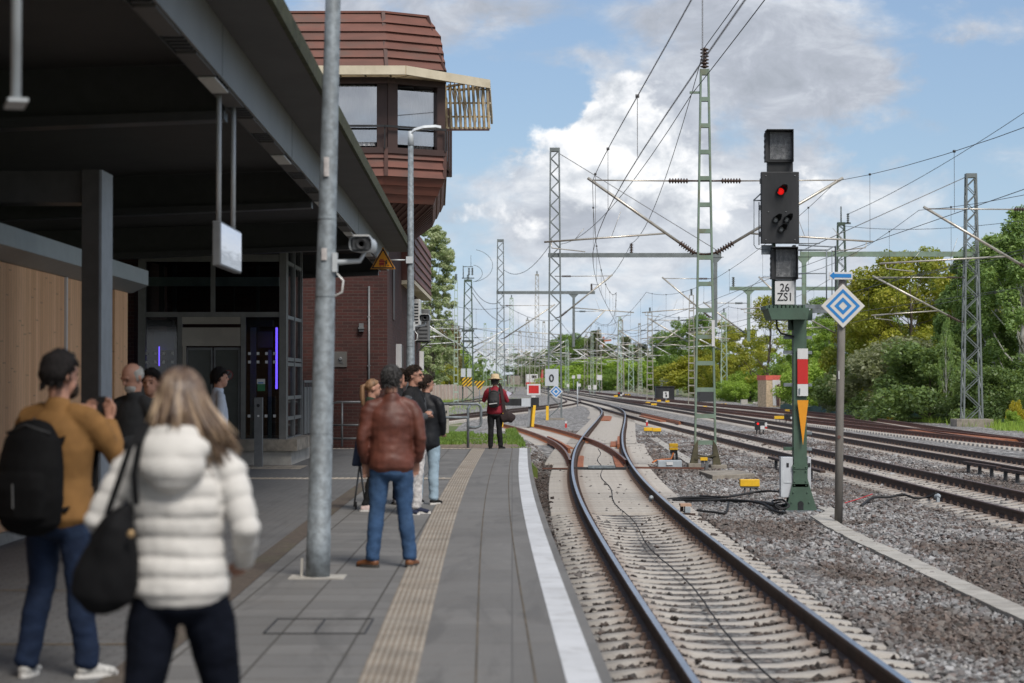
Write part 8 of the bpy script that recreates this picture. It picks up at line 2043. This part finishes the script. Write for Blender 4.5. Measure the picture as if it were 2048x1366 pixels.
# ---- man with the black backpack
bx, bY = (118 - 1024) / FPX * 11.55, 11.55
B_ = person('dark haired man in a mustard jacket and jeans photographing with a phone, black backpack on', bx, bY, 1.80, math.radians(-24), MUST, DENIM_D, (mat('pale grey trainer', (.42, .41, .39), .7, 0, .3, 30, 0, 40, (.08, .08, .08), 12, .5), SOLE_W), 'jacket',
            (((-.10, .16, -.20), (.12, .36, -.02), (.3, .5, 1)), ((.085, .13, -.22), (-.12, .34, -.02), (-.3, .5, 1))), (((-.12, .02, .50), (-.17, -.05, .085), (-.35, 1)), ((.12, .03, .50), (.16, .05, .085), (.45, 1))), ('thick', HAIRM['black']), (-.25, 0), 1.14, .86, 1.0, .013, .0095, pants_r=1.0, sh_w=1.06)
mb = MB(); hp = B_['hp']; ball(mb, hp((0, .06, -.075)), (.056, .05, .055)); mb.build('beard', HAIRM['dark'], B_['root'], local=True)
def tolocal(o, mw):  # place world-coordinate shapes in another frame
    return mw
R24 = math.radians(-24)
def lw(info, p):
    r = info['root']; c_, s_ = math.cos(r.rotation_euler.z), math.sin(r.rotation_euler.z); return Vector((r.location.x + p[0] * c_ - p[1] * s_, r.location.y + p[0] * s_ + p[1] * c_, r.location.z + p[2]))
def backpack(label, info, m, w=.30, h=.46, d=.17, zc=1.19, strap=True, band=False):
    r = info['root']; t_ = thing('backpack', label, 'backpack', tuple(lw(info, (0, -.2, zc))), r.rotation_euler.z); s = info['s']; z0 = zc * s
    mb = MB(); y0 = -.125 * info['b'] - d * .45 + info['F'](z0)
    loft(mb, [((0, y0, -h * .42), w * .47, d * .50), ((0, y0 - .01, -h * .2), w * .52, d * .56), ((0, y0, h * .1), w * .51, d * .52), ((0, y0 + .015, h * .34), w * .44, d * .42), ((0, y0 + .03, h * .46), w * .30, d * .28)], (1, 0, 0), 20)
    loft(mb, [((0, y0 - d * .42, -h * .36), w * .40, d * .22), ((0, y0 - d * .46, -h * .1), w * .40, d * .22), ((0, y0 - d * .42, h * .02), w * .36, d * .16)], (1, 0, 0), 16)
    def sh(o): o.data.transform(Matrix.Translation((0, .2, 0))); return o
    # the pack's frame sits at the same place as its empty: shift into that frame
    sh(remeshed(mb, 'pack', .012, m, t_, wrinkle(.005, 8, 1), 2))
    if strap:
        for sg in (-1, 1):
            mb = MB(); S_ = info['S'][0 if sg < 0 else 1]; z_ = lambda q: q - z0
            P_l = [(sg * .10, y0 + d * .45, h * .30), (sg * .115 * s, S_.y - .02, z_(S_.z + .065)), (sg * .125 * s, S_.y + .10, z_(S_.z + .0)), (sg * .15 * s, S_.y + .135, z_(S_.z - .16)), (sg * .185 * s, S_.y + .06, z_(S_.z - .32)), (sg * .14, y0 + d * .5, -h * .30)]
            for i in range(5):
                a, b_ = Vector(P_l[i]), Vector(P_l[i + 1]); mb.bar(a, b_ + (b_ - a) * .06, .055 if i < 3 else .03, .014, 0, (0, 1, .4) if i in (0, 4) else (0, 1, 0) if i != 1 else (0, 0, 1))
            sh(mb.build('strap', m, t_, local=True))
    mb = MB(); mb.tube([(-w * .36, y0 - d * .1, h * .40), (0, y0 - d * .2, h * .475), (w * .36, y0 - d * .1, h * .40)], .008, 6); mb.tube([(.02, y0 + .02, h * .46), (0, y0 + .03, h * .53), (-.03, y0 + .02, h * .46)], .009, 6); 
    sh(mb.build('handle', BLK, t_, local=True)); mb = MB(); mb.bar((-.0, y0 - d * .70, -h * .05), (.004, y0 - d * .70, -h * .27), .006, .006); sh(mb.build('zip', M['mid_metal'], t_, local=True))
    if band:
        mb = MB(); mb.add([(-w * .36, y0 - d * .69, -h * .33), (w * .36, y0 - d * .69, -h * .27), (w * .36, y0 - d * .69, -h * .22), (-w * .36, y0 - d * .69, -h * .28)], [(0, 1, 2, 3)]); sh(mb.build('pale_band', M['white'], t_, local=True))
    return t_
backpack('big black backpack on the mustard jacketed man\'s back', B_, cloth('black backpack cloth', (.005, .005, .0055), .8, .2, 6, None, .5, 2, .12), .40, .60, .23, 1.12)
def phone(label, p, rz, tilt=0):
    t_ = thing('phone', label, 'phone', tuple(p), rz); mb = MB(); mb.box((0, 0, 0), (.072, .009, .148), 0, 0, Matrix.Rotation(tilt, 3, 'X')); mb.build('case', M['black'], t_, local=True, bevel=.002); mb = MB(); mb.box((0, .0052 if tilt == 0 else 0, .0 if tilt == 0 else .0052), (.066, .0008, .14), 0, 0, Matrix.Rotation(tilt, 3, 'X')); mb.build('screen', M['dark_metal'], t_, local=True)
ww = (B_['A'][0][1] + B_['A'][1][1]) / 2
phone('dark phone held up by the mustard jacketed man', lw(B_, (ww.x, ww.y + .05, ww.z + .07)), R24)

# ---- man in the red brown leather jacket
cx, cY = (783 - 1024) / FPX * 18.35, 18.35
person('man in a red brown leather jacket and blue jeans seen from behind', cx, cY, 1.78, math.radians(4), LEATHER, DENIM, (mat('tan brown leather shoe', (.17, .065, .025), .55, 0, .15), SOLE_D), 'leather_jacket',
       (((-.06, -.03, -.28), (-.035, .07, -.50), (.15, .35, -1)), ((.06, -.04, -.28), (.03, .08, -.49), (-.2, .4, -1))), (((-.125, .02, .50), (-.165, -.02, .085), (-.75, .7)), ((.115, .02, .50), (.165, .0, .085), (.35, 1))), ('short', HAIRM['grey']), (-.12, .06), 1.07, .865, 1.0, .012, .009, lambda i: wrinkle(.011, 6, 1.5), True, pants_r=1.0, sh_w=1.04)
# ---- woman with ponytail behind him, and the trolley she holds
px_, pY = (743 - 1024) / FPX * 26.2, 26.2
D_ = person('woman with a light brown ponytail in a dark green parka and black leggings', px_, pY, 1.66, math.radians(-75), GREEN, BLACKC, (mat('pale pink trainer', (.62, .48, .45), .7, 0, .1), SOLE_W), 'parka', None, (((-.09, .02, .5), (-.10, 0, .085), (0, 1)), ((.09, .0, .5), (.10, -.10, .085), (0, 1))), ('ponytail', HAIRM['brown']), (0, 0), .95, .62, 1.05, .014, .011, pants_r=.8)
tl = thing('shopping_trolley', 'navy blue wheeled bag standing left of the ponytailed woman', 'trolley bag', (px_ - .14, pY + .5, 0)); mb = MB(); a, b = pd(704, 932, pY + .4), pd(724, 864, pY + .4)
mb.prism([(a.x, pY + .3, a.z), (b.x + .08, pY + .3, a.z), (b.x + .08, pY + .3, b.z), (a.x + .06, pY + .3, b.z - .05)], (0, .3, 0)); mb.build('bag', cloth('navy nylon', (.018, .028, .06), .7), tl, bevel=.03)
mb = MB(); mb.tube([(a.x + .03, pY + .35, 0.03), (a.x + .10, pY + .35, a.z)], .012, 6); mb.tube([(b.x + .05, pY + .35, .04), (b.x - .02, pY + .35, a.z)], .012, 6); mb.build('frame', M['mid_metal'], tl); mb = MB(); mb.lathe((a.x + .05, pY + .3, .05), (1, 0, 0), [(0, .05), (.02, .05)], 12); mb.build('wheel', BLK, tl)
# ---- man with glasses, arms folded
ex, eY = (826 - 1024) / FPX * 25.6, 25.6
E_ = person('dark haired man with glasses and folded arms in a black vest and white trousers', ex, eY, 1.83, math.radians(-105), BLACKC, WHITEP, (cloth('navy shoe', (.02, .025, .05)), SOLE_W), 'vest', (((-.06, .04, -.27), (.17, .20, -.20), (1, .1, .1)), ((.06, .05, -.27), (-.17, .19, -.24), (-1, .1, .1))), (((-.10, .02, .5), (-.11, 0, .085), (0, 1)), ((.10, .02, .5), (.11, -.06, .085), (.1, 1))), ('short', HAIRM['dark']), (-.05, .0), 1.22, .84, 1.0, .013, .009, None, True, sleeve=GREYC)
mb = MB(); hp = E_['hp']
for sd in (-1, 1): mb.tube([hp((sd * (.033 + .022 * math.cos(a)), .098, .010 + .018 * math.sin(a))) for a in np.linspace(0, 2 * PI, 13)], .0025, 5); mb.tube([hp((sd * .055, .096, .014)), hp((sd * .080, .0, .012))], .0025, 5)
mb.tube([hp((-.011, .1, .014)), hp((.011, .1, .014))], .0025, 5); mb.build('glasses', BLK, E_['root'], local=True)
mb = MB(); ball(mb, hp((0, .068, -.080)), (.045, .036, .03)); mb.build('beard', HAIRM['dark'], E_['root'], local=True)
# ---- two men half hidden behind him
person('man in a black padded jacket and light jeans, right of the man with glasses', (852 - 1024) / FPX * 27.6, 27.6, 1.72, math.radians(-25), cloth('black padded jacket', (.010, .011, .014), .55, .2, 6), DENIM_L, (BLACKC, SOLE_W), 'jacket', (((-.05, .02, -.28), (-.0, .1, -.48), (.3, 1, 0)), ((.05, .02, -.28), (.0, .12, -.46), (-.3, 1, 0))), None, ('short', HAIRM['dark']), (-.6, 0), 1.1, .80, vox=.015, bodyvox=.011)
person('man in dark clothes and jeans standing directly behind the man with glasses', (797 - 1024) / FPX * 27.6, 27.6, 1.80, math.radians(-80), BLACKC, DENIM_D, (mat('grey trainer', (.35, .35, .37), .7, 0, .3, 30), SOLE_D), 'jacket', None, None, ('short', HAIRM['dark']), (0, 0), 1.05, .82, vox=.015, bodyvox=.011)
# ---- man in the straw hat at the platform end
hx_, hY = (990 - 1024) / FPX * 49.6, 49.6
H_ = person('man in a straw hat, crimson jacket and black trousers at the platform end', hx_, hY, 1.74, math.radians(-8), REDJ, BLACKC, (BLACKC, SOLE_D), 'jacket', (((-.10, .10, -.24), (-.02, .26, -.02), (.3, .5, 1)), ((.10, .06, -.25), (.02, .28, -.08), (-.3, .5, 1))), (((-.10, .01, .5), (-.11, 0, .085), (-.2, 1)), ((.10, .01, .5), (.13, .05, .085), (.5, 1))), ('short', HAIRM['grey']), (0, .1), 1.08, .88, vox=.015, bodyvox=.012)
hat = thing('straw_hat', 'pale straw hat with brown band on the man at the platform end', 'hat', tuple(lw(H_, (0, 0, 1.66)))); mb = MB(); c = lw(H_, H_['hc']); c.z += .045
STRAW = mat('straw', (.55, .42, .26), .85, 0, .15, 40); mb.lathe(tuple(c), (0, .1, 1), [(0, .175), (.008, .18), (.014, .108), (.06, .104), (.12, .09), (.135, .06)], 20); mb.build('crown_and_brim', STRAW, hat); mb = MB(); mb.lathe((c.x, c.y + .002, c.z + .016), (0, .1, 1), [(0, .1065), (.028, .1035)], 20); mb.build('band', mat('brown hat band', (.12, .07, .05), .8), hat)
backpack('small black backpack with pale band on the man in the straw hat', H_, BLK, .27, .40, .15, 1.20, True, True)
sb = thing('duffel_bag', 'dark brown shoulder bag hanging right of the man in the straw hat', 'bag', tuple(lw(H_, (.3, 0, .9)))); mb = MB(); P_b = [pd(1004, 838, hY - .1), pd(1016, 832, hY - .1), pd(1026, 838, hY - .05)]
loft(mb, [(P_b[0], .07, .10), (P_b[1], .09, .14), (P_b[2], .06, .11)], (0, 1, 0), 14); o = remeshed(mb, 'bag_body', .013, cloth('dark brown bag', (.035, .024, .024), .75), sb, wrinkle(.01, 9), 2); o.data.transform(Matrix.Translation(-sb.location)); mb = MB(); Q = [pd(1010, 832, hY - .14), pd(1006, 800, hY - .17), pd(1002, 775, hY - .12), pd(998, 768, hY + .02)]
for i in range(3): mb.bar(Q[i], Q[i + 1], .07, .014, 0, (0, 1, .2))
mb.build('strap', cloth('brown strap', (.045, .03, .03)), sb)
nwp = thing('paper', 'pale lilac paper held by the man in the straw hat', 'paper', tuple(pd(1020, 785, hY + .3))); mb = MB(); mb.prism([pd(1012, 780, hY + .25), pd(1024, 787, hY + .25), pd(1016, 794, hY + .25), pd(1010, 790, hY + .25)], (0, .03, .0)); mb.build('sheet', cloth('lilac paper', (.55, .55, .66)), nwp)
# ---- balding man looking at his phone, the dark one beside him, the one at the lift door
ix, iY = (268 - 1024) / FPX * 18.0, 18.0
I_ = person('balding grey bearded man looking down at a phone beside the canopy column', ix, iY, 1.80, math.radians(150), CHAR, DENIM_D, (BLACKC, SOLE_D), 'jacket', (((-.08, .03, -.28), (.10, .27, -.30), (.4, 1, .1)), ((.08, .03, -.28), (-.02, .28, -.30), (-.4, 1, .1))), None, ('balding', HAIRM['white']), (-.2, -.45), 1.08, .80, vox=.014, bodyvox=.009)
mb = MB(); hp = I_['hp']; ball(mb, hp((0, .058, -.072)), (.056, .05, .050)); mb.build('beard', HAIRM['white'], I_['root'], local=True)
ww = (I_['A'][0][1] + I_['A'][1][1]) / 2; phone('phone held low by the balding man', lw(I_, (ww.x + .02, ww.y + .10, ww.z + .03)), math.radians(150), -1.0)
person('person in a dark cap hidden behind the blonde woman\'s head', (304 - 1024) / FPX * 19.2, 19.2, 1.74, math.radians(170), BLACKC, NAVY, (BLACKC, SOLE_D), 'jacket', None, None, ('thick', HAIRM['black']), (0, 0), 1.0, .80, vox=.016, bodyvox=.012)
person('dark haired person in a pale blue shirt near the lift door', (437 - 1024) / FPX * 27, 27.0, 1.80, math.radians(-70), PALE, CHAR, (BLACKC, SOLE_D), 'shirt', None, None, ('thick', HAIRM['black']), (0, 0), 1.0, .84, vox=.015, bodyvox=.011)
